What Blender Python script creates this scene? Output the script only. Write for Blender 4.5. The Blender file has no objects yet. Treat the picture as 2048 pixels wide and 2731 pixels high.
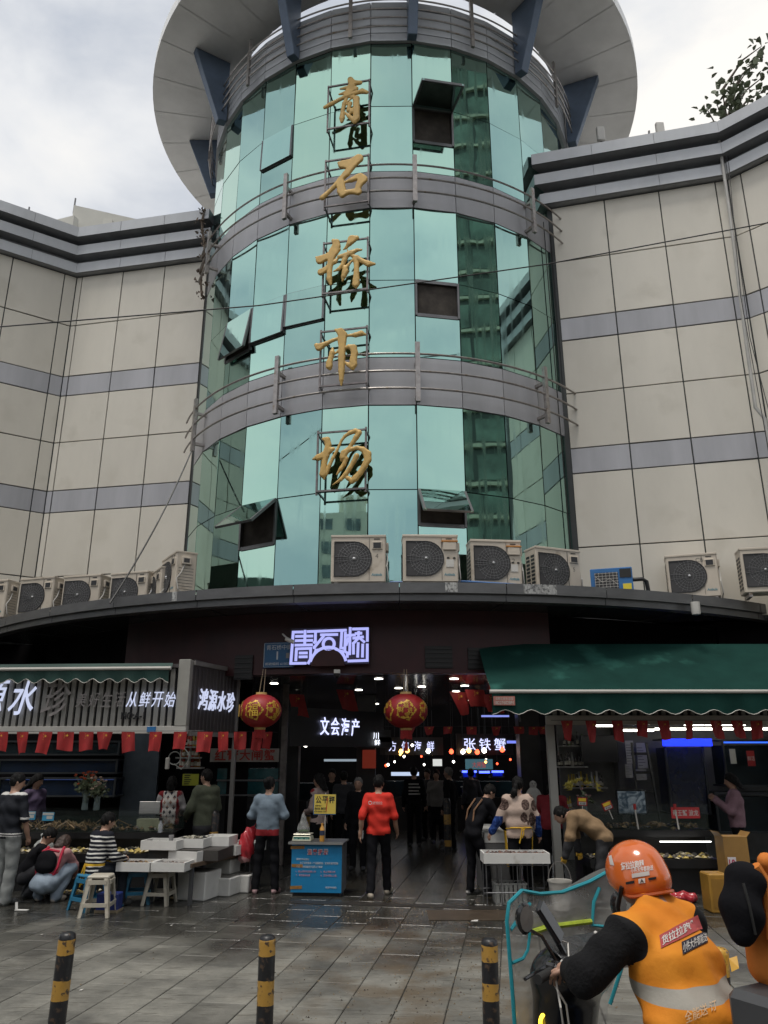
import bpy, bmesh, math, random
import numpy as np
from mathutils import Vector, Matrix
random.seed(7); np.random.seed(7)
SC = bpy.context.scene
COL = SC.collection
PI = math.pi
rad = math.radians

# ------------------------------------------------------------------ camera, sky, sun, exposure
CAM_H, PITCH, FPX = 1.9, rad(17.65), 2050.0          # eye height, upward pitch, focal length in photo pixels (2048 x 2731)
cd = bpy.data.cameras.new('camera'); cam = bpy.data.objects.new('camera', cd); COL.objects.link(cam)
cd.sensor_fit = 'VERTICAL'; cd.sensor_height = 36.0; cd.lens = 36.0 * FPX / 2731.0
cd.clip_start = 0.05; cd.clip_end = 2000
cam.location = (0, 0, CAM_H); cam.rotation_euler = (PI / 2 + PITCH, 0, 0)
SC.camera = cam
SC.render.resolution_x, SC.render.resolution_y = 768, 1024

SUN_EL, SUN_AZ = rad(72), rad(212)                    # soft sun behind thin cloud, behind the viewer
w = bpy.data.worlds.new('World'); SC.world = w; w.use_nodes = True
nt = w.node_tree; nt.nodes.clear()
def wn(t, **k):
    n = nt.nodes.new(t)
    for a, b in k.items(): setattr(n, a, b)
    return n
sky = wn('ShaderNodeTexSky', sky_type='NISHITA', sun_disc=False, sun_elevation=SUN_EL, sun_rotation=SUN_AZ)
skm = wn('ShaderNodeVectorMath', operation='SCALE'); skm.inputs['Scale'].default_value = 0.11
tc = wn('ShaderNodeTexCoord')
mp = wn('ShaderNodeMapping'); mp.inputs['Scale'].default_value = (1, 1, 1.8); mp.inputs['Location'].default_value = (3.1, .4, .2)
n1 = wn('ShaderNodeTexNoise'); n1.inputs['Scale'].default_value = 2.3; n1.inputs['Detail'].default_value = 7; n1.inputs['Roughness'].default_value = .55
n1.inputs['Distortion'].default_value = .35
rp = wn('ShaderNodeValToRGB')
e = rp.color_ramp.elements
e[0].position = .36; e[0].color = (.44, .47, .52, 1); e[1].position = .66; e[1].color = (.86, .83, .775, 1)
m_ = e.new(.50); m_.color = (.68, .685, .69, 1)
mx = wn('ShaderNodeMix', data_type='RGBA'); mx.inputs[0].default_value = .9
bg = wn('ShaderNodeBackground'); bg.inputs['Strength'].default_value = 1.0
ow = wn('ShaderNodeOutputWorld')
L = nt.links.new
L(sky.outputs[0], skm.inputs[0]); L(tc.outputs['Generated'], mp.inputs[0]); L(mp.outputs[0], n1.inputs['Vector'])
L(n1.outputs[0], rp.inputs[0]); L(skm.outputs[0], mx.inputs[6]); L(rp.outputs[0], mx.inputs[7]); L(mx.outputs[2], bg.inputs[0]); L(bg.outputs[0], ow.inputs[0])
sd = bpy.data.lights.new('sun', 'SUN'); sd.energy = 1.5; sd.angle = rad(17); sd.color = (1, .95, .87)
so = bpy.data.objects.new('sun', sd); COL.objects.link(so)
# direction the light travels: from behind-left of the viewer, downwards
sv = Vector((math.sin(SUN_AZ) * math.cos(SUN_EL), math.cos(SUN_AZ) * math.cos(SUN_EL), math.sin(SUN_EL)))
so.rotation_euler = sv.to_track_quat('Z', 'Y').to_euler(); so.location = (0, -20, 40)
vs = SC.view_settings
vs.view_transform = 'Standard'; vs.look = 'None'; vs.exposure = 0.4; vs.gamma = 1.0; vs.use_curve_mapping = False
SC.render.engine = 'CYCLES'
SC.cycles.max_bounces = 5; SC.cycles.diffuse_bounces = 2; SC.cycles.glossy_bounces = 3; SC.cycles.use_adaptive_sampling = True; SC.cycles.adaptive_threshold = .025; SC.cycles.transmission_bounces = 2; SC.cycles.transparent_max_bounces = 8
SC.cycles.caustics_reflective = False; SC.cycles.caustics_refractive = False
SC.cycles.use_denoising = True

# ------------------------------------------------------------------ measuring helpers (photo read at 1659 px width)
KD = 2048 / 1659
def ray(x, y):
    u = (x * KD - 1024) / FPX; v = (1365.5 - y * KD) / FPX
    return Vector((u, math.cos(PITCH) - v * math.sin(PITCH), math.sin(PITCH) + v * math.cos(PITCH)))
def A(x, y, Y):
    r = ray(x, y); return r * (Y / r.y) + Vector((0, 0, CAM_H))
def AZ(x, y, z):
    r = ray(x, y); return r * ((z - CAM_H) / r.z) + Vector((0, 0, CAM_H))
def G(x, y): return AZ(x, y, 0.0)
def AP(x, y, p0, n):
    r = ray(x, y); o = Vector((0, 0, CAM_H)); return o + r * ((p0 - o).dot(n) / r.dot(n))

# ------------------------------------------------------------------ materials
MATS = {}
def nodes(m):
    m.use_nodes = True; t = m.node_tree; t.nodes.clear()
    o = t.nodes.new('ShaderNodeOutputMaterial'); b = t.nodes.new('ShaderNodeBsdfPrincipled'); t.links.new(b.outputs[0], o.inputs[0])
    return t, b
def pm(name, col, rough=.6, metal=0., var=.15, vs=3., bump=0., bs=40., rvar=0., coat=0., spec=.5, alpha=1., streak=0., dirt=None, obj=False, rnd=0.):
    """plain procedural paint / cloth / metal: colour noise, roughness noise, fine bump"""
    if name in MATS: return MATS[name]
    m = bpy.data.materials.new(name); MATS[name] = m
    t, b = nodes(m); N = t.nodes.new; K = t.links.new
    b.inputs['Metallic'].default_value = metal; b.inputs['Roughness'].default_value = rough
    b.inputs['Specular IOR Level'].default_value = spec
    if coat: b.inputs['Coat Weight'].default_value = coat; b.inputs['Coat Roughness'].default_value = .08
    if obj: g = N('ShaderNodeTexCoord'); po = g.outputs['Object']
    else: g = N('ShaderNodeNewGeometry'); po = g.outputs['Position']
    n = N('ShaderNodeTexNoise'); n.inputs['Scale'].default_value = vs; n.inputs['Detail'].default_value = 6; n.inputs['Roughness'].default_value = .62
    if streak:
        mpn = N('ShaderNodeMapping'); mpn.inputs['Scale'].default_value = (1, 1, 1 / streak); K(po, mpn.inputs[0]); K(mpn.outputs[0], n.inputs['Vector'])
    else: K(po, n.inputs['Vector'])
    r = N('ShaderNodeValToRGB'); lo = [max(0, c * (1 - var)) for c in col[:3]]; hi = [min(1, c * (1 + var)) for c in col[:3]]
    r.color_ramp.elements[0].position = .32; r.color_ramp.elements[1].position = .70
    r.color_ramp.elements[0].color = (*lo, 1); r.color_ramp.elements[1].color = (*hi, 1)
    K(n.outputs[0], r.inputs[0]); out = r.outputs[0]
    if dirt:
        n2 = N('ShaderNodeTexNoise'); n2.inputs['Scale'].default_value = dirt[1]; n2.inputs['Detail'].default_value = 8; K(po, n2.inputs['Vector'])
        r2 = N('ShaderNodeValToRGB'); r2.color_ramp.elements[0].position = dirt[2]; r2.color_ramp.elements[1].position = dirt[2] + .14
        r2.color_ramp.elements[0].color = (0, 0, 0, 1); r2.color_ramp.elements[1].color = (1, 1, 1, 1); K(n2.outputs[0], r2.inputs[0])
        mm = N('ShaderNodeMix'); mm.data_type = 'RGBA'; K(r2.outputs[0], mm.inputs[0]); K(out, mm.inputs[6]); mm.inputs[7].default_value = (*dirt[0], 1); out = mm.outputs[2]
    if rnd:
        oi = N('ShaderNodeObjectInfo'); mr0 = N('ShaderNodeMapRange'); mr0.inputs[3].default_value = 1 - rnd; mr0.inputs[4].default_value = 1 + rnd; K(oi.outputs['Random'], mr0.inputs[0]); vsc = N('ShaderNodeVectorMath'); vsc.operation = 'SCALE'; K(out, vsc.inputs[0]); K(mr0.outputs[0], vsc.inputs['Scale']); out = vsc.outputs[0]
    K(out, b.inputs['Base Color'])
    if rvar:
        mr = N('ShaderNodeMapRange'); mr.inputs[3].default_value = max(.02, rough - rvar); mr.inputs[4].default_value = min(1, rough + rvar)
        K(n.outputs[0], mr.inputs[0]); K(mr.outputs[0], b.inputs['Roughness'])
    if bump:
        n3 = N('ShaderNodeTexNoise'); n3.inputs['Scale'].default_value = bs; n3.inputs['Detail'].default_value = 5; K(po, n3.inputs['Vector'])
        bp = N('ShaderNodeBump'); bp.inputs['Strength'].default_value = bump; bp.inputs['Distance'].default_value = .02; K(n3.outputs[0], bp.inputs['Height']); K(bp.outputs[0], b.inputs['Normal'])
    if alpha < 1: b.inputs['Alpha'].default_value = alpha
    return m
def em(name, col, s):
    if name in MATS: return MATS[name]
    m = bpy.data.materials.new(name); MATS[name] = m; t, b = nodes(m)
    b.inputs['Base Color'].default_value = (*[c * .3 for c in col], 1); b.inputs['Emission Color'].default_value = (*col, 1); b.inputs['Emission Strength'].default_value = s
    b.inputs['Roughness'].default_value = .4
    return m
def glassy(name, col, alpha, rough=.06, bump=0., bs=8.):
    """clear plastic or tank glass: mostly see-through, with a real gloss"""
    if name in MATS: return MATS[name]
    m = bpy.data.materials.new(name); MATS[name] = m; t, b = nodes(m); N = t.nodes.new; K = t.links.new
    b.inputs['Base Color'].default_value = (*col, 1); b.inputs['Roughness'].default_value = rough
    lw = N('ShaderNodeLayerWeight'); lw.inputs['Blend'].default_value = .35
    g = N('ShaderNodeNewGeometry'); n = N('ShaderNodeTexNoise'); n.inputs['Scale'].default_value = bs; n.inputs['Detail'].default_value = 6; K(g.outputs['Position'], n.inputs['Vector'])
    mr = N('ShaderNodeMapRange'); mr.inputs[3].default_value = alpha * .5; mr.inputs[4].default_value = min(1, alpha * 1.4); K(n.outputs[0], mr.inputs[0])
    ad = N('ShaderNodeMath'); ad.operation = 'MULTIPLY_ADD'; ad.inputs[1].default_value = .12; ad.use_clamp = True; K(lw.outputs['Facing'], ad.inputs[0]); K(mr.outputs[0], ad.inputs[2]); K(ad.outputs[0], b.inputs['Alpha'])
    if bump:
        bp = N('ShaderNodeBump'); bp.inputs['Strength'].default_value = bump; bp.inputs['Distance'].default_value = .03; K(n.outputs[0], bp.inputs['Height']); K(bp.outputs[0], b.inputs['Normal'])
    return m

# ------------------------------------------------------------------ mesh and object helpers
def link(name, me, parent=None):
    o = bpy.data.objects.new(name, me); COL.objects.link(o)
    if parent is not None: o.parent = parent
    return o
def tag(o, label, cat, group=None):
    o['label'] = label; o['category'] = cat
    if group: o['group'] = group
    return o
def thing(name, label, cat, loc=(0, 0, 0), rz=0., group=None):
    o = bpy.data.objects.new(name, None); COL.objects.link(o); o.empty_display_size = .2
    o.location = loc; o.rotation_euler = (0, 0, rz)
    return tag(o, label, cat, group)
def part(name, parent, label=None):
    o = bpy.data.objects.new(name, None); COL.objects.link(o); o.parent = parent; o.empty_display_size = .1
    return o
def struct(o): o['kind'] = 'structure'; return o
def copy_tree(o, parent=None):
    c = o.copy(); COL.objects.link(c); c.parent = parent
    for ch in list(o.children): copy_tree(ch, c)
    return c
class MB:
    """collects faces; build() links them as one mesh object"""
    def __init__(s): s.v = []; s.f = []; s.mi = []
    def add(s, vs, fs, mi=0, M=None):
        b = len(s.v)
        s.v += [tuple(M @ Vector(p)) if M is not None else tuple(p) for p in vs]
        s.f += [tuple(i + b for i in f) for f in fs]; s.mi += [mi] * len(fs); return s
    def box(s, x0, y0, z0, x1, y1, z1, mi=0, M=None, taper=0.):
        t = taper
        v = [(x0, y0, z0), (x1, y0, z0), (x1, y1, z0), (x0, y1, z0), (x0 + t, y0 + t, z1), (x1 - t, y0 + t, z1), (x1 - t, y1 - t, z1), (x0 + t, y1 - t, z1)]
        return s.add(v, [(3, 2, 1, 0), (4, 5, 6, 7), (0, 1, 5, 4), (1, 2, 6, 5), (2, 3, 7, 6), (3, 0, 4, 7)], mi, M)
    def bar(s, a, b, wx, wy=None, mi=0, up=(0, 0, 1)):
        """square bar from a to b"""
        a, b = Vector(a), Vector(b); wy = wy or wx; d = (b - a); ln = d.length
        if ln < 1e-6: return s
        d.normalize(); u = Vector(up)
        if abs(d.dot(u)) > .99: u = Vector((0, 1, 0))
        x = d.cross(u).normalized(); y = x.cross(d)
        v = []
        for p in (a, b):
            for sx, sy in ((-1, -1), (1, -1), (1, 1), (-1, 1)): v.append(p + x * sx * wx / 2 + y * sy * wy / 2)
        return s.add(v, [(3, 2, 1, 0), (4, 5, 6, 7), (0, 1, 5, 4), (1, 2, 6, 5), (2, 3, 7, 6), (3, 0, 4, 7)], mi)
    def tube(s, pts, r, n=8, mi=0, cap=True, closed=False):
        """round tube along points; r a number or one per point"""
        pts = [Vector(p) for p in pts]; m = len(pts); rr = [r] * m if not hasattr(r, '__len__') else list(r)
        b = len(s.v); px = None
        for i, p in enumerate(pts):
            d = (pts[(i + 1) % m] - pts[i - 1]) if closed else (pts[min(i + 1, m - 1)] - pts[max(i - 1, 0)])
            if d.length < 1e-9: d = Vector((0, 0, 1))
            d.normalize()
            if px is None:
                u = Vector((0, 0, 1)) if abs(d.z) < .9 else Vector((1, 0, 0)); px = d.cross(u).normalized()
            else:
                px = (px - d * px.dot(d))
                px = px.normalized() if px.length > 1e-6 else d.orthogonal().normalized()
            py = d.cross(px)
            for k in range(n):
                a = 2 * PI * k / n; s.v.append(tuple(p + (px * math.cos(a) + py * math.sin(a)) * rr[i]))
        for i in range(m if closed else m - 1):
            j = (i + 1) % m
            for k in range(n):
                s.f.append((b + i * n + k, b + i * n + (k + 1) % n, b + j * n + (k + 1) % n, b + j * n + k)); s.mi.append(mi)
        if cap and not closed:
            s.f.append(tuple(b + k for k in range(n))[::-1]); s.f.append(tuple(b + (m - 1) * n + k for k in range(n))); s.mi += [mi, mi]
        return s
    def lathe(s, prof, n=24, mi=0, M=None, a0=0., a1=2 * PI):
        """revolve (r, z) profile about z"""
        full = abs(a1 - a0 - 2 * PI) < 1e-6; cn = n if full else n + 1; b = len(s.v); m = len(prof)
        for k in range(cn):
            a = a0 + (a1 - a0) * k / n
            for r, z in prof:
                p = Vector((r * math.cos(a), r * math.sin(a), z)); s.v.append(tuple(M @ p) if M is not None else tuple(p))
        for k in range(n):
            k2 = (k + 1) % cn
            for i in range(m - 1):
                s.f.append((b + k * m + i, b + k2 * m + i, b + k2 * m + i + 1, b + k * m + i + 1)); s.mi.append(mi)
        return s
    def prism(s, poly, h0, h1, mi=0, M=None):
        """poly (x, z) extruded along y from h0 to h1"""
        n = len(poly); v = [(x, h0, z) for x, z in poly] + [(x, h1, z) for x, z in poly]
        f = [tuple(range(n)), tuple(range(2 * n - 1, n - 1, -1))] + [(i, i + n, (i + 1) % n + n, (i + 1) % n) for i in range(n)]
        return s.add(v, f, mi, M)
    def build(s, name, mat, parent=None, smooth=False, bevel=0., fix=True):
        me = bpy.data.meshes.new(name); me.from_pydata(s.v, [], s.f); 
        ms = mat if isinstance(mat, (list, tuple)) else [mat]
        for m in ms: me.materials.append(m)
        if len(ms) > 1: me.polygons.foreach_set('material_index', s.mi)
        if fix or bevel:
            bm = bmesh.new(); bm.from_mesh(me)
            if fix: bmesh.ops.recalc_face_normals(bm, faces=bm.faces)
            if bevel: bmesh.ops.bevel(bm, geom=[e for e in bm.edges if e.is_manifold and e.calc_face_angle(0) > .5], offset=bevel, segments=1, affect='EDGES', clamp_overlap=True)
            bm.to_mesh(me); bm.free()
        if smooth:
            me.polygons.foreach_set('use_smooth', [True] * len(me.polygons))
            if smooth != 'all': me.set_sharp_from_angle(angle=rad(40))
        me.update()
        return link(name, me, parent)
def frame_M(p, x, z=(0, 0, 1)):
    """matrix with local x along x, local z up, y into the wall"""
    x = Vector(x).normalized(); z = Vector(z).normalized(); y = z.cross(x); return Matrix(((x.x, y.x, z.x, p[0]), (x.y, y.y, z.y, p[1]), (x.z, y.z, z.z, p[2]), (0, 0, 0, 1)))
TXT = {}
def text_mesh(body, size=1., extrude=0., bold=0.):
    key = (body, size, extrude, bold)
    if key in TXT: return TXT[key]
    c = bpy.data.curves.new('lettering', 'FONT'); c.body = body; c.size = size; c.extrude = extrude; c.offset = bold; c.align_x = 'CENTER'; c.align_y = 'CENTER'; c.resolution_u = 3
    o = bpy.data.objects.new('lettering', c)
    pass
    me = bpy.data.meshes.new_from_object(o); bpy.data.objects.remove(o); bpy.data.curves.remove(c)
    TXT[key] = me; return me
def text(body, mat, parent, M, width=None, height=None, extrude=.004, bold=0., name='lettering', shear=0.):
    """lettering fitted into width x height; local x right, local z up on matrix M, facing -y"""
    me = text_mesh(body, 1., 0., bold).copy()
    co = np.zeros(len(me.vertices) * 3); me.vertices.foreach_get('co', co); co = co.reshape(-1, 3)
    mn, mxx = co.min(0), co.max(0); sz = np.maximum(mxx - mn, 1e-6); ce = (mn + mxx) / 2
    sx = width / sz[0] if width else height / sz[1]; sy = height / sz[1] if height else sx
    x = (co[:, 0] - ce[0]) * sx; z = (co[:, 1] - ce[1]) * sy; x = x + shear * z
    R = np.array(M.to_3x3()); P = np.stack([x, np.zeros_like(x), z], 1) @ R.T + np.array(M.translation)
    if extrude:
        n = len(P); d = R @ np.array([0, -extrude, 0]); fs = [tuple(p.vertices) for p in me.polygons]
        # front copy plus side walls on border edges
        from collections import Counter
        ec = Counter(); 
        for f in fs:
            for i in range(len(f)): ec[frozenset((f[i], f[(i + 1) % len(f)]))] += 1
        sides = []
        for f in fs:
            for i in range(len(f)):
                a, b = f[i], f[(i + 1) % len(f)]
                if ec[frozenset((a, b))] == 1: sides.append((a, b, b + n, a + n))
        V = np.concatenate([P, P + d]); F = [tuple(i + n for i in f) for f in fs] + sides
    else: V, F = P, [tuple(p.vertices) for p in me.polygons]
    m2 = bpy.data.meshes.new(name); m2.from_pydata([tuple(v) for v in V], [], F); m2.materials.append(mat); m2.update()
    bpy.data.meshes.remove(me)
    return link(name, m2, parent)

# ------------------------------------------------------------------ signed-distance modelling: one continuous skin for bodies and soft things
def cap(a, b, ra, rb=None, lab=0, k=.03, sc=(1, 1, 1)): return dict(t='c', a=np.array(a, float), b=np.array(b, float), ra=ra, rb=ra if rb is None else rb, lab=lab, k=k, sc=np.array(sc, float))
def ell(c, r, lab=0, k=.02, R=None): return dict(t='e', c=np.array(c, float), r=np.array(r, float), lab=lab, k=k, R=R)
def pd(p, P):
    if p['t'] == 'c':
        sc = p['sc']; q = (P - p['a']) / sc; ab = (p['b'] - p['a']) / sc; L2 = max(ab @ ab, 1e-12)
        t = np.clip((q @ ab) / L2, 0, 1); return (np.linalg.norm(q - t[..., None] * ab, axis=-1) - (p['ra'] + (p['rb'] - p['ra']) * t)) * sc.min()
    q = P - p['c']
    if p['R'] is not None: q = q @ p['R']
    l = np.linalg.norm(q / p['r'], axis=-1); return (l - 1) * p['r'].min()
def bounds(p, m):
    if p['t'] == 'c':
        r = max(p['ra'], p['rb']) * p['sc'].max() + m; return np.minimum(p['a'], p['b']) - r, np.maximum(p['a'], p['b']) + r
    r = (p['r'].max() if p['R'] is not None else p['r']) + m; return p['c'] - r, p['c'] + r
def sdf_mesh(prims, res, cut=None, warp=None):
    """surface nets over the smooth union of the primitives; returns verts, quads, label per quad"""
    lo = np.min([bounds(p, 3 * res)[0] for p in prims], 0); hi = np.max([bounds(p, 3 * res)[1] for p in prims], 0)
    n = np.ceil((hi - lo) / res).astype(int) + 1; F = np.full(n, 1.0)
    ax = [lo[i] + res * np.arange(n[i]) for i in range(3)]
    for p in prims:
        a, b = bounds(p, max(3 * res, 1.5 * p['k'])); i0 = np.maximum(0, np.floor((a - lo) / res).astype(int)); i1 = np.minimum(n, np.ceil((b - lo) / res).astype(int) + 1)
        g = np.stack(np.meshgrid(*[ax[i][i0[i]:i1[i]] for i in range(3)], indexing='ij'), -1)
        d = pd(p, g); S = tuple(slice(i0[i], i1[i]) for i in range(3)); f = F[S]; k = p['k']
        if p.get('neg'): F[S] = np.maximum(f, -d); continue
        h = np.clip(.5 + .5 * (f - d) / k, 0, 1); F[S] = f * (1 - h) + d * h - k * h * (1 - h)
    if cut or warp:
        g = np.stack(np.meshgrid(*ax, indexing='ij'), -1)
        if warp: F = F + warp(g)
        if cut: F = np.maximum(F, cut(g))
    s = F < 0
    c8 = [s[i:n[0] - 1 + i, j:n[1] - 1 + j, k:n[2] - 1 + k] for i in (0, 1) for j in (0, 1) for k in (0, 1)]
    cnt = sum(c.astype(int) for c in c8); act = (cnt > 0) & (cnt < 8); idx = -np.ones(act.shape, int); I = np.argwhere(act); idx[act] = np.arange(len(I))
    acc = np.zeros((len(I), 3)); num = np.zeros(len(I))
    offs = [(i, j, k) for i in (0, 1) for j in (0, 1) for k in (0, 1)]
    for o in offs:
        for d in range(3):
            if o[d]: continue
            o2 = list(o); o2[d] = 1
            fa = F[I[:, 0] + o[0], I[:, 1] + o[1], I[:, 2] + o[2]]; fb = F[I[:, 0] + o2[0], I[:, 1] + o2[1], I[:, 2] + o2[2]]
            m = (fa < 0) != (fb < 0); t = np.where(m, fa / np.where(m, fa - fb, 1), 0); pt = np.tile(np.array(o, float), (len(I), 1)); pt[:, d] += t
            acc += pt * m[:, None]; num += m
    V = lo + res * (I + acc / num[:, None]); Q = []
    for d in range(3):
        u, v = (d + 1) % 3, (d + 2) % 3; sl = [slice(1, n[i] - 1) for i in range(3)]; sl[d] = slice(0, n[d] - 1)
        sa = s[tuple(sl)]; sl2 = list(sl); sl2[d] = slice(1, n[d]); sb = s[tuple(sl2)]
        E = np.argwhere(sa != sb); base = np.array([x.start for x in sl]); E = E + base
        if not len(E): continue
        fl = s[E[:, 0], E[:, 1], E[:, 2]]
        def at_(du, dv):
            e = E.copy(); e[:, u] -= du; e[:, v] -= dv; return idx[e[:, 0], e[:, 1], e[:, 2]]
        q = np.stack([at_(1, 1), at_(0, 1), at_(0, 0), at_(1, 0)], 1); q[~fl] = q[~fl][:, ::-1]; Q.append(q)
    Q = np.concatenate(Q); Q = Q[(Q >= 0).all(1)]
    C = V[Q].mean(1); D = np.stack([pd(p, C) if not p.get('neg') else np.full(len(C), 9.) for p in prims], 1); labs = np.array([p['lab'] for p in prims])[D.argmin(1)]
    return V, Q, labs
def sdf_obj(name, prims, res, mats, parent=None, cut=None, warp=None, extra=None, relabel=None):
    V, Q, lab = sdf_mesh(prims, res, cut, warp)
    if relabel is not None: lab = relabel(V[Q].mean(1), lab)
    v = [tuple(x) for x in V]; f = [tuple(int(i) for i in q) for q in Q]; mi = [int(x) for x in lab]
    if extra is not None:
        b = len(v); v += list(extra.v); f += [tuple(i + b for i in q) for q in extra.f]; mi += extra.mi
    me = bpy.data.meshes.new(name); me.from_pydata(v, [], f)
    for m in mats: me.materials.append(m)
    me.polygons.foreach_set('material_index', mi); me.polygons.foreach_set('use_smooth', [True] * len(f)); me.update()
    return link(name, me, parent)
# ================================================================== THE SETTING
# ---- ground and paving
def ground_mat(name, c1, c2, wet=True):
    m = bpy.data.materials.new(name); t, b = nodes(m); N = t.nodes.new; K = t.links.new
    g = N('ShaderNodeNewGeometry'); oi = N('ShaderNodeObjectInfo')
    n = N('ShaderNodeTexNoise'); n.inputs['Scale'].default_value = 1.4; n.inputs['Detail'].default_value = 9; n.inputs['Roughness'].default_value = .68; K(g.outputs['Position'], n.inputs['Vector'])
    r = N('ShaderNodeValToRGB'); r.color_ramp.elements[0].position = .36; r.color_ramp.elements[1].position = .66; r.color_ramp.elements[0].color = (*c1, 1); r.color_ramp.elements[1].color = (*c2, 1); K(n.outputs[0], r.inputs[0])
    # per-slab tone
    mr = N('ShaderNodeMapRange'); mr.inputs[3].default_value = .72; mr.inputs[4].default_value = 1.22; K(oi.outputs['Random'], mr.inputs[0])
    mu = N('ShaderNodeVectorMath'); mu.operation = 'SCALE'; K(r.outputs[0], mu.inputs[0]); K(mr.outputs[0], mu.inputs['Scale'])
    # chiselled streaks lying across the slabs
    mp = N('ShaderNodeMapping'); mp.inputs['Scale'].default_value = (2.2, 14, 1); mp.inputs['Rotation'].default_value = (0, 0, rad(9)); K(g.outputs['Position'], mp.inputs[0])
    n4 = N('ShaderNodeTexNoise'); n4.inputs['Scale'].default_value = 1.6; n4.inputs['Detail'].default_value = 7; n4.inputs['Roughness'].default_value = .6; K(mp.outputs[0], n4.inputs['Vector'])
    r4 = N('ShaderNodeValToRGB'); r4.color_ramp.elements[0].position = .30; r4.color_ramp.elements[1].position = .46; r4.color_ramp.elements[0].color = (.45, .43, .40, 1); r4.color_ramp.elements[1].color = (1, 1, 1, 1); K(n4.outputs[0], r4.inputs[0])
    mx1 = N('ShaderNodeMix'); mx1.data_type = 'RGBA'; mx1.blend_type = 'MULTIPLY'; mx1.inputs[0].default_value = 1; K(mu.outputs[0], mx1.inputs[6]); K(r4.outputs[0], mx1.inputs[7])
    # brown trodden dirt band in front of the gate
    sx = N('ShaderNodeSeparateXYZ'); K(g.outputs['Position'], sx.inputs[0])
    dd = N('ShaderNodeMath'); dd.operation = 'SUBTRACT'; K(sx.outputs[0], dd.inputs[0]); dd.inputs[1].default_value = .45
    ab = N('ShaderNodeMath'); ab.operation = 'ABSOLUTE'; K(dd.outputs[0], ab.inputs[0])
    dm = N('ShaderNodeMapRange'); dm.inputs[1].default_value = .3; dm.inputs[2].default_value = 1.9; dm.inputs[3].default_value = .85; dm.inputs[4].default_value = 0; K(ab.outputs[0], dm.inputs[0])
    n5 = N('ShaderNodeTexNoise'); n5.inputs['Scale'].default_value = 2.1; n5.inputs['Detail'].default_value = 8; K(g.outputs['Position'], n5.inputs['Vector'])
    r5 = N('ShaderNodeValToRGB'); r5.color_ramp.elements[0].position = .45; r5.color_ramp.elements[1].position = .62; K(n5.outputs[0], r5.inputs[0])
    mm5 = N('ShaderNodeMath'); mm5.operation = 'MULTIPLY'; K(dm.outputs[0], mm5.inputs[0]); K(r5.outputs[0], mm5.inputs[1])
    mx2 = N('ShaderNodeMix'); mx2.data_type = 'RGBA'; K(mm5.outputs[0], mx2.inputs[0]); K(mx1.outputs[2], mx2.inputs[6]); mx2.inputs[7].default_value = (.105, .078, .048, 1)
    # wetness: everything under and just in front of the stalls, plus patches
    wy = N('ShaderNodeMapRange'); wy.inputs[1].default_value = 7.0; wy.inputs[2].default_value = 11.4; K(sx.outputs[1], wy.inputs[0])
    n6 = N('ShaderNodeTexNoise'); n6.inputs['Scale'].default_value = .9; n6.inputs['Detail'].default_value = 6; K(g.outputs['Position'], n6.inputs['Vector'])
    wa = N('ShaderNodeMath'); wa.operation = 'MULTIPLY_ADD'; wa.use_clamp = True; K(n6.outputs[0], wa.inputs[0]); wa.inputs[1].default_value = 1.5; 
    wb = N('ShaderNodeMath'); wb.operation = 'SUBTRACT'; K(wy.outputs[0], wb.inputs[0]); wb.inputs[1].default_value = .72; K(wb.outputs[0], wa.inputs[2])
    wc = N('ShaderNodeMapRange'); wc.inputs[1].default_value = .25; wc.inputs[2].default_value = .8; K(wa.outputs[0], wc.inputs[0])
    dk = N('ShaderNodeMapRange'); dk.inputs[3].default_value = 1.0; dk.inputs[4].default_value = .30; K(wc.outputs[0], dk.inputs[0])
    sc2 = N('ShaderNodeVectorMath'); sc2.operation = 'SCALE'; K(mx2.outputs[2], sc2.inputs[0]); K(dk.outputs[0], sc2.inputs['Scale']); K(sc2.outputs[0], b.inputs['Base Color'])
    rr = N('ShaderNodeMapRange'); rr.inputs[3].default_value = .62; rr.inputs[4].default_value = .13; K(wc.outputs[0], rr.inputs[0])
    ra = N('ShaderNodeMath'); ra.operation = 'MULTIPLY_ADD'; K(n4.outputs[0], ra.inputs[0]); ra.inputs[1].default_value = .22; K(rr.outputs[0], ra.inputs[2])
    rb = N('ShaderNodeMath'); rb.operation = 'SUBTRACT'; K(ra.outputs[0], rb.inputs[0]); rb.inputs[1].default_value = .08; K(rb.outputs[0], b.inputs['Roughness'])
    n7 = N('ShaderNodeTexNoise'); n7.inputs['Scale'].default_value = 26; n7.inputs['Detail'].default_value = 6; K(g.outputs['Position'], n7.inputs['Vector'])
    ah = N('ShaderNodeMath'); ah.operation = 'MULTIPLY_ADD'; K(n4.outputs[0], ah.inputs[0]); ah.inputs[1].default_value = 1.6; K(n7.outputs[0], ah.inputs[2])
    bp = N('ShaderNodeBump'); bp.inputs['Strength'].default_value = .38; bp.inputs['Distance'].default_value = .012; K(ah.outputs[0], bp.inputs['Height']); K(bp.outputs[0], b.inputs['Normal'])
    return m
M_SLAB = ground_mat('slab stone', (.10, .098, .086), (.235, .227, .197))
M_EARTH = pm('street ground', (.075, .072, .066), .7, var=.3, vs=2, bump=.3, bs=30)
g = MB(); g.add([(-400, -400, -.035), (400, -400, -.035), (400, 400, -.035), (-400, 400, -.035)], [(0, 1, 2, 3)])
struct(g.build('ground', M_EARTH))
PAV = struct(MB().box(-14, 4.2, -.10, 14, 30, -.011).build('pavement', pm('joint grit', (.03, .028, .024), .8, var=.3, vs=9, bump=.3)))
SA = rad(-9.0)                                       # the paving runs with the facade, turned a little
SW, SL, GAP = .40, .72, .009
slab_mesh = []
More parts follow.
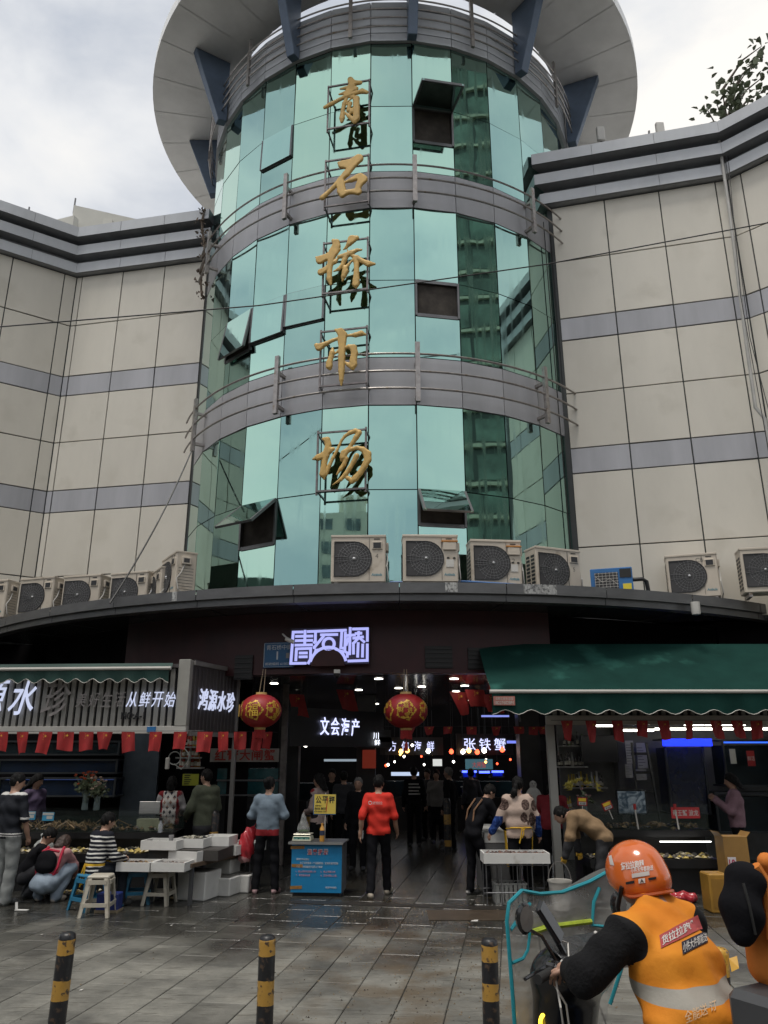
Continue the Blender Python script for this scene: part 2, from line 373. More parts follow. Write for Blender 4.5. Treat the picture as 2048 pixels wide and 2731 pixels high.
for q in range(5):
    b = MB(); b.box(-SW / 2 + GAP / 2, -SL / 2 + GAP / 2, -.05, SW / 2 - GAP / 2, SL / 2 - GAP / 2, 0, taper=0)
    o = b.build('slab', M_SLAB, None, bevel=.003 + .0008 * q); slab_mesh.append(o.data); bpy.data.objects.remove(o)
ca, sa = math.cos(SA), math.sin(SA)
cells = []
for i in range(-34, 35):
    for j in range(4, 46):
        lx = i * SW; ly = j * SL + (.36 if i % 2 else 0) + (.1 * ((i * 7) % 3) if i > 0 else 0)
        wx, wy = lx * ca - ly * sa, lx * sa + ly * ca
        if wy < 4.6 or wy > 27.5 or abs(wx) > 12: continue
        cells.append((wx, wy, i, j))
def vis(c): return 6.0 < c[1] < 12.6 and abs(c[0]) < .53 * c[1] * .98 + .3
near = sorted([c for c in cells if vis(c)], key=lambda c: c[1])[:300]; ns = set(near)
for c in near:
    o = link('slab', slab_mesh[(c[2] * 3 + c[3]) % 5], PAV); o.location = (c[0], c[1], random.uniform(-.0012, .0006)); o.rotation_euler = (random.uniform(-.0014, .0014), random.uniform(-.0014, .0014), SA + random.uniform(-.004, .004))
b = MB()
for c in cells:
    if c in ns: continue
    M = Matrix.Translation((c[0], c[1], random.uniform(-.003, .0015))) @ Matrix.Rotation(SA, 4, 'Z'); b.box(-SW / 2 + GAP / 2, -SL / 2 + GAP / 2, -.05, SW / 2 - GAP / 2, SL / 2 - GAP / 2, 0, M=M)
o = b.build('paving_beyond', M_SLAB, PAV); o['kind'] = 'stuff'
# drain grate strip, plate, grit
dm_ = pm('drain iron', (.035, .03, .025), .5, .4, var=.4, vs=20)
dr = thing('drain_strip', 'long rusty drain strip running across the paving before the gate', 'drain', (0.9, 11.3, 0), rad(-9))
MB().box(-2.2, -.1, -.005, 2.6, .1, .006).build('grate', dm_, dr)
cov = tag(MB().box(.55, 10.4, 0.001, 1.7, 11.05, .007).build('manhole_plate', pm('brown plate', (.07, .05, .033), .5, .3, var=.3, vs=6)), 'flat rusty brown plate let into the paving before the gate', 'manhole cover')
# scattered grit and crumbs
gv = MB(); rg = random.Random(3)
for q in range(1500):
    x = rg.gauss(.55, .75); y = rg.uniform(6.2, 11.6)
    if rg.random() < .12: x = rg.uniform(-4, 4)
    s = rg.uniform(.003, .009); M = Matrix.Translation((x, y, .002)) @ Matrix.Rotation(rg.random() * 6, 4, 'Z')
    gv.add([(-s, -s * .6, 0), (s, -s * .6, 0), (s * .7, s, 0), (-s * .8, s * .5, 0), (0, 0, s * 1.1)], [(0, 1, 4), (1, 2, 4), (2, 3, 4), (3, 0, 4)], rg.choice([0, 0, 1, 1, 1, 2]), M)
o = gv.build('grit', [pm('grit dark', (.05, .04, .03), .8), pm('grit tan', (.19, .145, .09), .8), pm('grit pale', (.20, .18, .15), .8)], None)
o['kind'] = 'stuff'; tag(o, 'tan grit and crumbs strewn over the paving before the gate', 'grit')

# ---- the market building
MKT = thing('market_building', 'market hall with round green glass tower, beige panel wings and flying roof ring', 'building', (0, 0, 0))
DC = Vector((.22, 18.1, 0)); DR = 4.85; PA = 10.7; P0 = -6.05       # drum axis, radius, facet angle, one facet edge
def dpt(phi, r, z): return Vector((DC.x + r * math.sin(rad(phi)), DC.y - r * math.cos(rad(phi)), z))
def glass_mat():
    m = bpy.data.materials.new('green mirror glass'); t, b = nodes(m); N = t.nodes.new; K = t.links.new
    g = N('ShaderNodeNewGeometry'); oi = N('ShaderNodeObjectInfo')
    n = N('ShaderNodeTexNoise'); n.inputs['Scale'].default_value = .55; n.inputs['Detail'].default_value = 3; K(g.outputs['Position'], n.inputs['Vector'])
    r = N('ShaderNodeValToRGB'); r.color_ramp.elements[0].color = (.31, .53, .475, 1); r.color_ramp.elements[1].color = (.41, .615, .55, 1); K(n.outputs[0], r.inputs[0])
    mr = N('ShaderNodeMapRange'); mr.inputs[3].default_value = .88; mr.inputs[4].default_value = 1.08; K(oi.outputs['Random'], mr.inputs[0])
    sc = N('ShaderNodeVectorMath'); sc.operation = 'SCALE'; K(r.outputs[0], sc.inputs[0]); K(mr.outputs[0], sc.inputs['Scale']); 
    # grime runs down the panes
    mp = N('ShaderNodeMapping'); mp.inputs['Scale'].default_value = (5, 5, .35); K(g.outputs['Position'], mp.inputs[0])
    n2 = N('ShaderNodeTexNoise'); n2.inputs['Scale'].default_value = 1.7; n2.inputs['Detail'].default_value = 6; K(mp.outputs[0], n2.inputs['Vector'])
    r2 = N('ShaderNodeMapRange'); r2.inputs[1].default_value = .48; r2.inputs[2].default_value = .85; r2.inputs[3].default_value = .015; r2.inputs[4].default_value = .22; K(n2.outputs[0], r2.inputs[0])
    b.inputs['Metallic'].default_value = 1; K(sc.outputs[0], b.inputs['Base Color']); K(r2.outputs[0], b.inputs['Roughness'])
    n3 = N('ShaderNodeTexNoise'); n3.inputs['Scale'].default_value = 1.1; n3.inputs['Detail'].default_value = 1.5; K(g.outputs['Position'], n3.inputs['Vector'])
    bp = N('ShaderNodeBump'); bp.inputs['Strength'].default_value = .09; bp.inputs['Distance'].default_value = .022; K(n3.outputs[0], bp.inputs['Height']); K(bp.outputs[0], b.inputs['Normal'])
    df = N('ShaderNodeBsdfDiffuse'); df.inputs[0].default_value = (.10, .16, .145, 1)
    return m
M_GLASS = glass_mat()
M_JOINT = pm('dark joint', (.045, .05, .05), .6)
M_BAND = pm('grey aluminium panel', (.40, .40, .42), .42, .1, var=.12, vs=1.5, streak=6, rvar=.1)
M_STEEL = pm('stainless rail', (.34, .315, .30), .36, .7, var=.25, vs=12, dirt=((.22, .16, .10), 9, .60))
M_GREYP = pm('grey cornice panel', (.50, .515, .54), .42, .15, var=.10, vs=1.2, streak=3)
M_BEIGE = pm('beige facade panel', (.68, .64, .56), .5, 0, var=.07, vs=.8, bump=.03, bs=2.2, streak=3, dirt=((.62, .58, .50), 1.3, .56), rnd=.03)
M_LILAC = pm('grey facade strip', (.42, .42, .445), .42, .1, var=.14, vs=1.5, streak=7, rnd=.05)
M_RING = pm('roof ring panel', (.88, .88, .87), .5, .1, var=.10, vs=.9)
M_BLUE = pm('blue steel bracket', (.11, .15, .215), .45, .1, var=.15, vs=2)
M_DARKIN = pm('dark interior', (.012, .013, .014), .8)
M_FRAME = pm('window frame', (.16, .16, .165), .4, .6)
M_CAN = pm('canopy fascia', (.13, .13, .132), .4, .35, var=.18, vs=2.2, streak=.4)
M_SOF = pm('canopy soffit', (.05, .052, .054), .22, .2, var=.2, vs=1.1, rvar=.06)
ZT, Z1, ZA0, ZA1, Z2, ZB0, ZB1, Z3, ZB = 17.16, 15.38, 13.65, 12.72, 10.99, 9.26, 8.24, 6.55, 4.50
c = MB(); prof = [(DR - .10, 4.0), (DR - .10, 18.3)]
c.lathe(prof, 36, M=Matrix.Translation(DC)); DRUM = c.build('glass_drum', M_DARKIN, MKT, smooth=True)
cols = [P0 + PA * i for i in range(-7, 8)]
def pane_mesh(w, h):
    b = MB(); b.box(-w / 2 + .009, -.012, .009, w / 2 - .009, .012, h - .009); o = b.build('pane', M_GLASS); me = o.data; bpy.data.objects.remove(o); return me
PW = 2 * DR * math.sin(rad(PA / 2)); pmesh = {}
def place_pane(phi, z0, z1, tilt=0., parent=DRUM, name='pane'):
    key = round(z1 - z0, 3)
    if key not in pmesh: pmesh[key] = pane_mesh(PW, z1 - z0)
    o = link(name, pmesh[key], parent); p = dpt(phi + PA / 2, DR * math.cos(rad(PA / 2)), z0); o.location = p
    o.rotation_euler = (random.gauss(0, .0035), 0, rad(phi + PA / 2) + random.gauss(0, .003)); return o
OPEN = {}   # (column, row) -> heights left open above a shorter fixed pane
rows = [(Z1, ZT), (ZA0, Z1), (Z2, ZA1), (ZB0, Z2), (Z3, ZB1), (ZB, Z3)]
#          sash: column index, z_top, z_bottom, opening angle (deg from closed)
sashes = [(1, Z1, 14.42, 76), (1, Z2, 10.18, None), (1, Z3, 5.86, 40), (-3, Z3, 5.66, 48), (-4, Z2, 10.0, 10), (-3, Z1, 14.52, 1.6), (-2, Z2, 10.2, 2.0), (-3, Z2, 10.1, 3)]
M_SHUT = pm('window room shade', (.05, .042, .035), .9, var=.5, vs=3)  # dark sheet closing each sash frame; the unlit room's shade is its colour
for i, phi in enumerate(cols):
    ci = i - 7
    for z0, z1 in rows:
        s = [q for q in sashes if q[0] == ci and abs(q[1] - z1) < .01]
        if not s: place_pane(phi, z0, z1); continue
        _, zt, zb, ang = s[0]
        place_pane(phi, z0, zb)
        fr = MB(); h = zt - zb; w = PW
        for a, b_ in (((-w / 2 + .02, 0, 0), (-w / 2 + .02, 0, h)), ((w / 2 - .02, 0, 0), (w / 2 - .02, 0, h)), ((-w / 2 + .041, 0, .02), (w / 2 - .041, 0, .02)), ((-w / 2 + .041, 0, h - .02), (w / 2 - .041, 0, h - .02))): fr.bar(a, b_, .04, .07)
        ph = phi + PA / 2; F = fr.build('window_frame', M_FRAME, DRUM); F.location = dpt(ph, DR * math.cos(rad(PA / 2)) + .01, zb); F.rotation_euler = (0, 0, rad(ph))
        MB().box(-w / 2, .045, 0, w / 2, .06, h).build('room_shade', M_SHUT, F)
        if ang is not None:
            S = MB(); S.box(-w / 2 + .012, -.018, -h + .01, w / 2 - .012, .014, -.005)
            so_ = S.build('window_sash', M_GLASS, DRUM); so_.location = dpt(ph, DR * math.cos(rad(PA / 2)) + .03, zt); so_.rotation_euler = (-rad(ang), 0, rad(ph))
            e2 = MB()
            for a, b_ in (((-w / 2 + .02, .006, -.01), (-w / 2 + .02, .006, -h + .01)), ((w / 2 - .02, .006, -.01), (w / 2 - .02, .006, -h + .01)), ((-w / 2 + .05, .006, -h + .03), (w / 2 - .05, .006, -h + .03))): e2.bar(a, b_, .045, .05)
            e2.build('frame', M_FRAME, so_)
# spandrel bands, rails and posts
def arc_pts(r, z, p0, p1, n): return [dpt(p0 + (p1 - p0) * k / n, r, z) for k in range(n + 1)]
for z0, z1 in ((ZA1, ZA0), (ZB1, ZB0)):
    for phi in cols:
        p = dpt(phi + PA / 2, DR * math.cos(rad(PA / 2)), z0); b = MB(); b.box(-PW / 2 + .006, -.02, .012, PW / 2 - .006, .03, z1 - z0 - .012)
        o = b.build('spandrel_panel', M_BAND, DRUM); o.location = p; o.rotation_euler = (0, 0, rad(phi + PA / 2))
    hh = z1 - z0
    for f_ in (.93, .57, .22):
        MB().tube(arc_pts(DR + .27, z0 + hh * f_, -68, 60, 60), .021, 6).build('rail', M_STEEL, MKT, smooth=True)
    for ph in (-58.6, -26.9, 4.65, 36.3):
        b = MB(); b.box(-.045, -.035, -.05, .045, .035, hh + .17); b.box(-.03, .036, hh * .1, .03, .30, hh * .1 + .06); b.box(-.03, .036, hh * .8, .03, .30, hh * .8 + .06)
        o = b.build('rail_post', M_STEEL, MKT); o.location = dpt(ph, DR + .27, z0); o.rotation_euler = (0, 0, rad(ph))
# top parapet of ribbed grey panels with rails
ZP0, ZP1 = 17.16, 18.32
for phi in [P0 + PA * i for i in range(-10, 11)]:
    b = MB(); w = 2 * (DR + .05) * math.sin(rad(PA / 2))
    for q in range(5):
        a, c_ = ZP0 + (ZP1 - ZP0) * q / 5, ZP0 + (ZP1 - ZP0) * (q + 1) / 5
        b.box(-w / 2 + .006, -.03, a - ZP0 + .01, w / 2 - .006, .05, c_ - ZP0 - .012)
    o = b.build('parapet_panel', M_GREYP, DRUM); o.location = dpt(phi + PA / 2, (DR + .05) * math.cos(rad(PA / 2)), ZP0); o.rotation_euler = (0, 0, rad(phi + PA / 2))
for f_ in (.20, .42, .64, .87): MB().tube(arc_pts(DR + .24, ZP0 + (ZP1 - ZP0) * f_, -100, 100, 80), .02, 6).build('rail', M_STEEL, MKT, smooth=True)
for ph in (-75, -43, -11, 20.5, 52.5, 80):
    b = MB(); b.box(-.04, -.03, -.02, .04, .03, ZP1 - ZP0 + .22); o = b.build('rail_post', M_STEEL, MKT); o.location = dpt(ph, DR + .24, ZP0); o.rotation_euler = (0, 0, rad(ph))
# flying roof ring and its brackets
RC = Vector((.30, 18.15, 0)); RO, RI, RZ = 6.79, 4.73, 19.0
b = MB(); b.lathe([(RI + .02, RZ + .03), (RI + .02, RZ + .42), (RO - .03, RZ + .30), (RO - .03, RZ + .03), (RI + .02, RZ + .03)], 72, M=Matrix.Translation(RC)); RING = b.build('roof_ring', M_RING, MKT, smooth=True)
NS = 36
for k in range(NS):
    a0, a1 = 2 * PI * k / NS + .0012, 2 * PI * (k + 1) / NS - .0012; b = MB()
    for q in range(3):
        p, q2 = a0 + (a1 - a0) * q / 3, a0 + (a1 - a0) * (q + 1) / 3
        v = [(RC.x + r * math.cos(a), RC.y + r * math.sin(a), z) for a in (p, q2) for r, z in ((RI, RZ), (RO, RZ), (RO, RZ + .34), (RO - .04, RZ + .34))]
        b.add(v, [(0, 4, 5, 1), (1, 5, 6, 2), (2, 6, 7, 3)])
    b.build('soffit_panel', M_RING, RING)
for k, ph in enumerate((4.6 + 31.6 * q for q in range(-5, 6))):
    poly = [(-.02, 17.12), (.20, 17.08), (.92, 18.99), (.0, 18.99)]
    b = MB(); M = Matrix.Translation(dpt(ph, DR + .12, 0)) @ Matrix.Rotation(rad(ph) - PI / 2, 4, 'Z'); b.prism(poly, -.105, .105, M=M); b.build('ring_bracket', M_BLUE, MKT, bevel=.012)

# wings: beige panel walls with grey strips and a stepped cornice
LC, LD_, RD_, RC2 = Vector((-8.07, 17.39, 0)), Vector((-4.47, 16.66, 0)), Vector((3.84, 14.72, 0)), Vector((7.49, 13.80, 0))
LE = LC + Vector((-1.16, -.77, 0)).normalized() * 5.5; RE = RC2 + Vector((.76, -.72, 0)).normalized() * 3.4
ROWS = [(4.35, 5.84, 0), (5.84, 7.40, 0), (7.40, 7.95, 1), (7.95, 9.20, 0), (9.20, 10.46, 0), (10.46, 11.0, 1), (11.0, 12.45, 0), (12.45, 13.9, 0)]
pcache = {}
def wall(a, b, cuts, back=.5, ext0=True, ext1=True):
    """a -> b runs left to right seen from outside"""
    d = (b - a); ln = d.length; d.normalize(); M = frame_M(a, d)
    W = MB().box(-.4 if ext0 else 0, .03, 4.3, ln + (.4 if ext1 else 0), .03 + back, 14.9, M=M).build('facade_wall', M_JOINT, MKT)
    cc = [0] + cuts + [ln]
    for x0, x1 in zip(cc, cc[1:]):
        for z0, z1, kd in ROWS:
            key = (round(x1 - x0, 3), round(z1 - z0, 3), kd)
            if key not in pcache:
                o = MB().box(.013, 0, .013, key[0] - .013, .035, key[1] - .013).build('panel', M_LILAC if kd else M_BEIGE, None, bevel=.004); pcache[key] = o.data; bpy.data.objects.remove(o)
            o = link('panel', pcache[key], W); o.matrix_local = M @ Matrix.Translation((x0, random.uniform(-.004, .004), z0)) @ Matrix.Rotation(random.gauss(0, .0018), 4, 'Z') @ Matrix.Rotation(random.gauss(0, .0015), 4, 'X')
    return M, ln
P = 1.172
ll = (LD_ - LC).length; wall(LC, LD_, [ll - 3 * P - .0, ll - 2 * P, ll - P])
wall(LE, LC, [5.5 - .30 - 3 * 1.24, 5.5 - .30 - 2 * 1.24, 5.5 - .30 - 1.24, 5.5 - .30])
lr = (RC2 - RD_).length; wall(RD_, RC2, [P, 2 * P, 3 * P])
wall(RC2, RE, [.28, .28 + 1.2, .28 + 2.4])
# side face of the right wing where it meets the glass, and the roof slab behind
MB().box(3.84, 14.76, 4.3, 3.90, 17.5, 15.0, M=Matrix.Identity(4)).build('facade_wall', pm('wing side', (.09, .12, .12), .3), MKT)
M_CORE = pm('cornice recess shade', (.27, .28, .30), .5); M_GREYD = pm('cornice underside shade', (.30, .31, .33), .45)  # undersides and recesses darker than the panels: shade put into the colour
def cornice(pts, off_end):
    """stepped cornice along a polyline; each step a row of panels proud of the one below"""
    n = len(pts); nr = []
    for i in range(n - 1):
        d = (pts[i + 1] - pts[i]).normalized(); nr.append(Vector((d.y, -d.x, 0)))
    def offs(o):
        out = []
        for i in range(n):
            if i == 0: out.append(pts[0] + nr[0] * o)
            elif i == n - 1: out.append(pts[-1] + nr[-1] * o)
            else:
                m = (nr[i - 1] + nr[i]); m.normalize(); out.append(pts[i] + m * (o / m.dot(nr[i])))
        return out
    back = offs(-.6)
    def ring_box(o, z0, z1, nm, mt, par):
        pr = offs(o); b = MB()
        for i in range(n - 1):
            v = [pr[i], pr[i + 1], back[i + 1], back[i]]; v = [Vector((p.x, p.y, z)) for z in (z0, z1) for p in v]
            b.add(v, [(3, 2, 1, 0), (4, 5, 6, 7), (0, 1, 5, 4), (1, 2, 6, 5), (2, 3, 7, 6), (3, 0, 4, 7)])
        return b.build(nm, mt, par), pr
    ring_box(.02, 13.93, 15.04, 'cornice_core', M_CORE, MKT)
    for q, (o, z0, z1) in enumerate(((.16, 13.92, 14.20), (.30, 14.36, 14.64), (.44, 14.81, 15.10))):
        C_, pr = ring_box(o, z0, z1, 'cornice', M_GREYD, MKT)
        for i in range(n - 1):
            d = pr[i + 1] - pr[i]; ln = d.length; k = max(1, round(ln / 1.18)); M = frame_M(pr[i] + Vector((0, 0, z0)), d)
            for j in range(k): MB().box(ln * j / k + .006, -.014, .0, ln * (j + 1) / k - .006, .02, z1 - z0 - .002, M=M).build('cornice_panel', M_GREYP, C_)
cornice([LE, LC, LD_ + Vector((.15, -.03, 0))], 0)
cornice([RD_ + Vector((-.35, .08, 0)), RC2, RE], 0)
# flat roofs behind the parapets
for pts in ((LE, LC, LD_, Vector((-4.3, 18, 0)), Vector((-4.6, 30, 0)), Vector((-14, 30, 0))), (RD_, RC2, RE, Vector((14, 30, 0)), Vector((5, 30, 0)), Vector((4.9, 18, 0)))):
    MB().add([(p.x, p.y + .1, 14.55) for p in pts], [tuple(range(len(pts)))]).build('flat_roof', pm('roof screed', (.42, .41, .39), .8, var=.2), MKT)
# canopy: wide arc-edged slab over the stalls
KC = Vector((.6, 24.0, 0)); KR = 11.9
def kpt(a, r, z): return Vector((KC.x + r * math.sin(a), KC.y - r * math.cos(a), z))
AS = [rad(-52 + 2 * i) for i in range(0, 49)]
b = MB()
for a0, a1 in zip(AS, AS[1:]):
    for z, rv in ((4.30, 0), (4.50, 1)):
        b.add([kpt(a0, KR - .05, z), kpt(a1, KR - .05, z), kpt(a1, 5.2, z), kpt(a0, 5.2, z)], [(0, 1, 2, 3)])
    b.add([kpt(a0, KR - .05, 4.30), kpt(a1, KR - .05, 4.30), kpt(a1, KR - .05, 4.5), kpt(a0, KR - .05, 4.5)], [(0, 1, 2, 3)])
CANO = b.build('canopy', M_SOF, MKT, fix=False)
st = 8.3
k0 = -51.5
while k0 < 44:
    b = MB(); n = 5; a0, a1 = rad(k0) + .0006, rad(k0 + st) - .0006
    for q in range(n):
        p, r_ = a0 + (a1 - a0) * q / n, a0 + (a1 - a0) * (q + 1) / n
        pr = [(KR - .22, 4.275), (KR - .03, 4.275), (KR - .03, 4.385), (KR + .03, 4.39), (KR + .03, 4.56), (KR - .16, 4.57)]
        v = [kpt(a, r, z) for a in (p, r_) for r, z in pr]; m = len(pr)
        b.add(v, [(i, i + m, i + m + 1, i + 1) for i in range(m - 1)])
    b.build('fascia_panel', M_CAN, CANO)
    sf = MB(); sf.bar(kpt(a1, KR - .25, 4.298), kpt(a1, 9.0, 4.298), .012, .006); sf.build('soffit_joint', M_DARKIN, CANO)
    k0 += st
# pale lime runs where the air conditioners drip over the edge
drip = pm('lime runs', (.42, .42, .41), .6, var=.4, vs=30, streak=12, dirt=((.13, .13, .132), 22, .47))
for a, w_ in ((2.3, .10), (9.3, .28), (-20.3, .05)):
    b = MB(); a0, a1 = rad(a) - w_ / KR, rad(a) + w_ / KR
    for q in range(3):
        p, r_ = a0 + (a1 - a0) * q / 3, a0 + (a1 - a0) * (q + 1) / 3
        b.add([kpt(p, KR + .034, 4.40), kpt(r_, KR + .034, 4.40), kpt(r_, KR + .034, 4.559), kpt(p, KR + .034, 4.559)], [(0, 1, 2, 3)])
    b.build('stain', drip, CANO)
# entrance beam, dark red
M_RED = pm('dark red beam', (.040, .009, .010), .4, .1, var=.25, vs=3, rvar=.08)
BR = 10.9
b = MB(); BA = [rad(-30 + 1.5 * i) for i in range(0, 29)]
for a0, a1 in zip(BA, BA[1:]):
    v = [kpt(a, r, z) for a in (a0, a1) for r, z in ((BR, 3.24), (BR, 4.296), (BR - .3, 4.296), (BR - .3, 3.24))]
    b.add(v, [(0, 4, 5, 1), (3, 7, 4, 0), (2, 6, 7, 3)])
BEAM = b.build('entrance_beam', M_RED, MKT, smooth=True)
vent = pm('vent black', (.01, .01, .01), .5)
for x, y0, y1, ww in ((516, 1408, 1462, .34), (948, 1395, 1443, .46), (1035, 1398, 1445, .36)):
    p = A(x, (y0 + y1) / 2, 13.05); hgt = abs(A(x, y0, 13.05).z - A(x, y1, 13.05).z); an = math.asin((p.x - KC.x) / (BR + .012)); q = kpt(an, BR + .012, p.z); M = Matrix.Translation(q) @ Matrix.Rotation(an, 4, 'Z')
    V_ = MB().box(-ww / 2, -.01, -hgt / 2, ww / 2, .02, hgt / 2, M=M).build('vent', vent, BEAM)
    fr = MB()
    for s in range(5): fr.bar(M @ Vector((-ww / 2, -.018, -hgt / 2 + hgt * (s + .5) / 5)), M @ Vector((ww / 2, -.018, -hgt / 2 + hgt * (s + .5) / 5)), .012, .03)
    fr.build('slat', pm('vent slat', (.02, .018, .018), .5), V_)
# hall behind the gate: ceiling, back wall, side walls, columns, downlights
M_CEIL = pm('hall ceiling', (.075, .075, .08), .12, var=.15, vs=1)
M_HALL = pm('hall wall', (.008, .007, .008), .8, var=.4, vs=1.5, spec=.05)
b = MB()
for a0, a1 in zip(AS[1:], AS[2:-1]):
    b.add([kpt(a0, BR - .25, 3.30), kpt(a1, BR - .25, 3.30), kpt(a1, 1.0, 3.30), kpt(a0, 1.0, 3.30)], [(0, 1, 2, 3)])
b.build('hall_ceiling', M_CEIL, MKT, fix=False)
b = MB()
for a0, a1 in zip(AS[1:], AS[2:-1]):
    b.add([kpt(a0, BR - .34, 3.30), kpt(a1, BR - .34, 3.30), kpt(a1, BR - .34, 4.295), kpt(a0, BR - .34, 4.295)], [(0, 1, 2, 3)])
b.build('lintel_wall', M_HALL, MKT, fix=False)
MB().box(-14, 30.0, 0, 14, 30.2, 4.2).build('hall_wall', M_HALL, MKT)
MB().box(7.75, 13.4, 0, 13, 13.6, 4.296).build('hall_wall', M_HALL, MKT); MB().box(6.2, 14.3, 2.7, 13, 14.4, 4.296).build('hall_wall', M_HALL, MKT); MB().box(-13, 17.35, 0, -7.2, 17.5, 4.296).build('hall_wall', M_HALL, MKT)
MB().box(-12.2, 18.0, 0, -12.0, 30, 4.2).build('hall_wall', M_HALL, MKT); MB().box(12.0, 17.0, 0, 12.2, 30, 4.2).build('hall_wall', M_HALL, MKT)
M_DOWN = em('downlight', (1, .95, .85), 7)
for x, y in ((592, 1477), (640, 1495), (818, 1467), (775, 1491), (758, 1502), (861, 1487), (911, 1484), (981, 1467), (1004, 1482), (985, 1494), (1014, 1513), (812, 1521)):
    p = AZ(x, y, 3.295)
    b = MB(); b.lathe([(.0, -.004), (.07, -.004), (.085, 0)], 14, M=Matrix.Translation(p)); D_ = b.build('downlight', M_DOWN, MKT)
def dl(x, y, z, e, s=.3, col=(1, .93, .82)):
    l = bpy.data.lights.new('hall_lamp', 'AREA'); l.energy = e; l.size = s; l.color = col; o = bpy.data.objects.new('hall_lamp', l); COL.objects.link(o); o.location = (x, y, z); return o
# ================================================================== NEIGHBOURS (one seen above the roofline, others only mirrored in the glass)
def block(name, label, p, w, d, h, rz, mw, mg, floors, bays, win=(.62, .55), bands=False, fins=0):
    t = thing(name, label, 'building', (p[0], p[1], 0), rz)
    MB().box(-w / 2, 0, 0, w / 2, d, h).build('wall', mw, t)
    fh = h / floors; bw = w / bays
    for i in range(floors):
        b = MB()
        for j in range(bays):
            x = -w / 2 + bw * (j + .5); b.box(x - bw * win[0] / 2, -.06, fh * (i + .5 - win[1] / 2), x + bw * win[0] / 2, .04, fh * (i + .5 + win[1] / 2))
        b.build('window_row', mg, t)
        if bands: MB().box(-w / 2 - .3, -.35, fh * i, w / 2 + .3, -.002, fh * i + .35).build('ledge', bands, t)
    return t
mg1 = pm('tower glazing', (.13, .20, .16), .35, 0, var=.7, vs=.3); mw1 = pm('tower frame', (.06, .08, .07), .6, var=.25, vs=.2)
mw2 = pm('cream render', (.62, .60, .52), .7, var=.1, vs=.4); mg2 = pm('flat window', (.10, .13, .14), .15, .2, var=.5, vs=.6)
mw3 = pm('green grey render', (.15, .19, .165), .7, var=.2, vs=.4)
block('office_tower', 'tall green glazed office tower seen only as a reflection in the drum', (43.5, -22.5), 19, 12, 84, rad(229), mw1, mg1, 22, 6, (.88, .66), pm('tower ledge', (.52, .55, .42), .6))
t = block('apartment_block', 'cream apartment block with bays, reflected low in the drum glass', (-31, -52), 16, 12, 29, rad(154), mw2, mg2, 10, 5, (.5, .5))
for x in (-6.4, 0, 6.4): MB().lathe([(1.5, 29), (1.7, 29.2), (1.7, 31), (1.9, 31.2), (1.9, 31.6), (0, 31.8)], 14, M=Matrix.Translation((x, 3, 0))).build('roof_turret', mw2, t)
block('low_block', 'low grey green block reflected at the left foot of the drum', (-19, 7), 13, 8, 9.2, rad(-75) + PI, mw3, mg2, 3, 5, (.5, .55))
# houses across the street, behind the viewer: they close off the low sky as the real street does
for k, (x, w_, h_) in enumerate(((-34, 22, 12.5), (-11, 21, 13.2), (11, 20, 12.2), (33, 22, 13.5))):
    block('street_house', ['cream shop house farthest left across the street behind the viewer', 'tall grey shop house left across the street behind the viewer', 'low shop house right across the street behind the viewer', 'shop house farthest right across the street behind the viewer'][k], (x, -22 - 2 * (k % 2)), w_, 10, h_, PI, pm('street render %d' % (k % 2), (.30, .29, .26) if k % 2 else (.22, .22, .21), .7, var=.2, vs=.5), mg2, 4, 6, (.55, .5))
# rooftop of the flats behind the left wing
mf = pm('pale flats concrete', (.56, .55, .50), .7, var=.08, vs=.3); mfd = pm('flats glazing', (.17, .185, .20), .3, var=.4, vs=.5)
fl = thing('apartment_building', 'pale concrete flats with balconies rising behind the left wing', 'building', (0, 0, 0))
Zf = 38.8
def slab_between(p, q, z0, z1, dep, mat, nm, par):
    d = Vector((q.x - p.x, q.y - p.y, 0)); M = frame_M(Vector((p.x, p.y, 0)), d); return MB().box(0, 0, z0, d.length, dep, z1, M=M).build(nm, mat, par)
a, e1 = AZ(160, 443, Zf), AZ(365, 489, Zf); e2 = a + (e1 - a) * 1.7; ez = Zf; Yf = a.y; b_ = e1; nf = Vector((e2.y - a.y, a.x - e2.x, 0)).normalized()
def sh(p, k): return p + nf * k
slab_between(sh(a, -1.5), sh(e2, -1.5), 0, ez - 3.4, 10, mf, 'wall', fl); slab_between(a, e2, ez - 1.9, ez, .4, mf, 'roof_parapet', fl); slab_between(sh(a, -1.2), sh(e2, -1.2), ez - 3.4, ez - 1.9, 9, mfd, 'window_band', fl)
slab_between(sh(a, .6), sh(e2, .6), ez - 4.4, ez - 3.4, .4, mf, 'balcony_wall', fl); slab_between(sh(a, -1.4), sh(e2, -1.4), ez - 6.2, ez - 4.4, .3, mfd, 'window_band', fl)
p1_, p2_, p3_ = AZ(60, 461, 37.4), AZ(108, 478, 37.4), AZ(160, 465, 37.4)
slab_between(p1_, p2_, 0, 37.4, .5, mf, 'wall', fl); slab_between(p2_, p3_, 0, 37.4, .5, mf, 'wall', fl); slab_between(p2_ + Vector((.6, -.35, 0)), p3_ + Vector((-.2, -.25, 0)), 35.0, 36.3, .2, mfd, 'window_band', fl)
for q in range(5): 
    d = e2 - Vector((a.x, a.y, 0)); p = Vector((a.x + .3, a.y + .45, 0)) + d * (.12 + .16 * q); MB().box(p.x - .2, p.y - .25, ez - 3.4, p.x + .2, p.y + .1, ez - 2.2).build('pier', mf, fl)
p = A(231, 487, Yf + 1); MB().box(p.x - .4, p.y - .3, p.z - .35, p.x + .45, p.y, p.z + .3).build('window_air_conditioner', mf, fl)
for x, y in ((162, 436), (62, 455)): p = A(x, y, Yf + 1); MB().tube([(p.x, p.y, p.z - 1), (p.x, p.y, p.z + .3)], .06, 5).build('aerial', M_FRAME, fl)

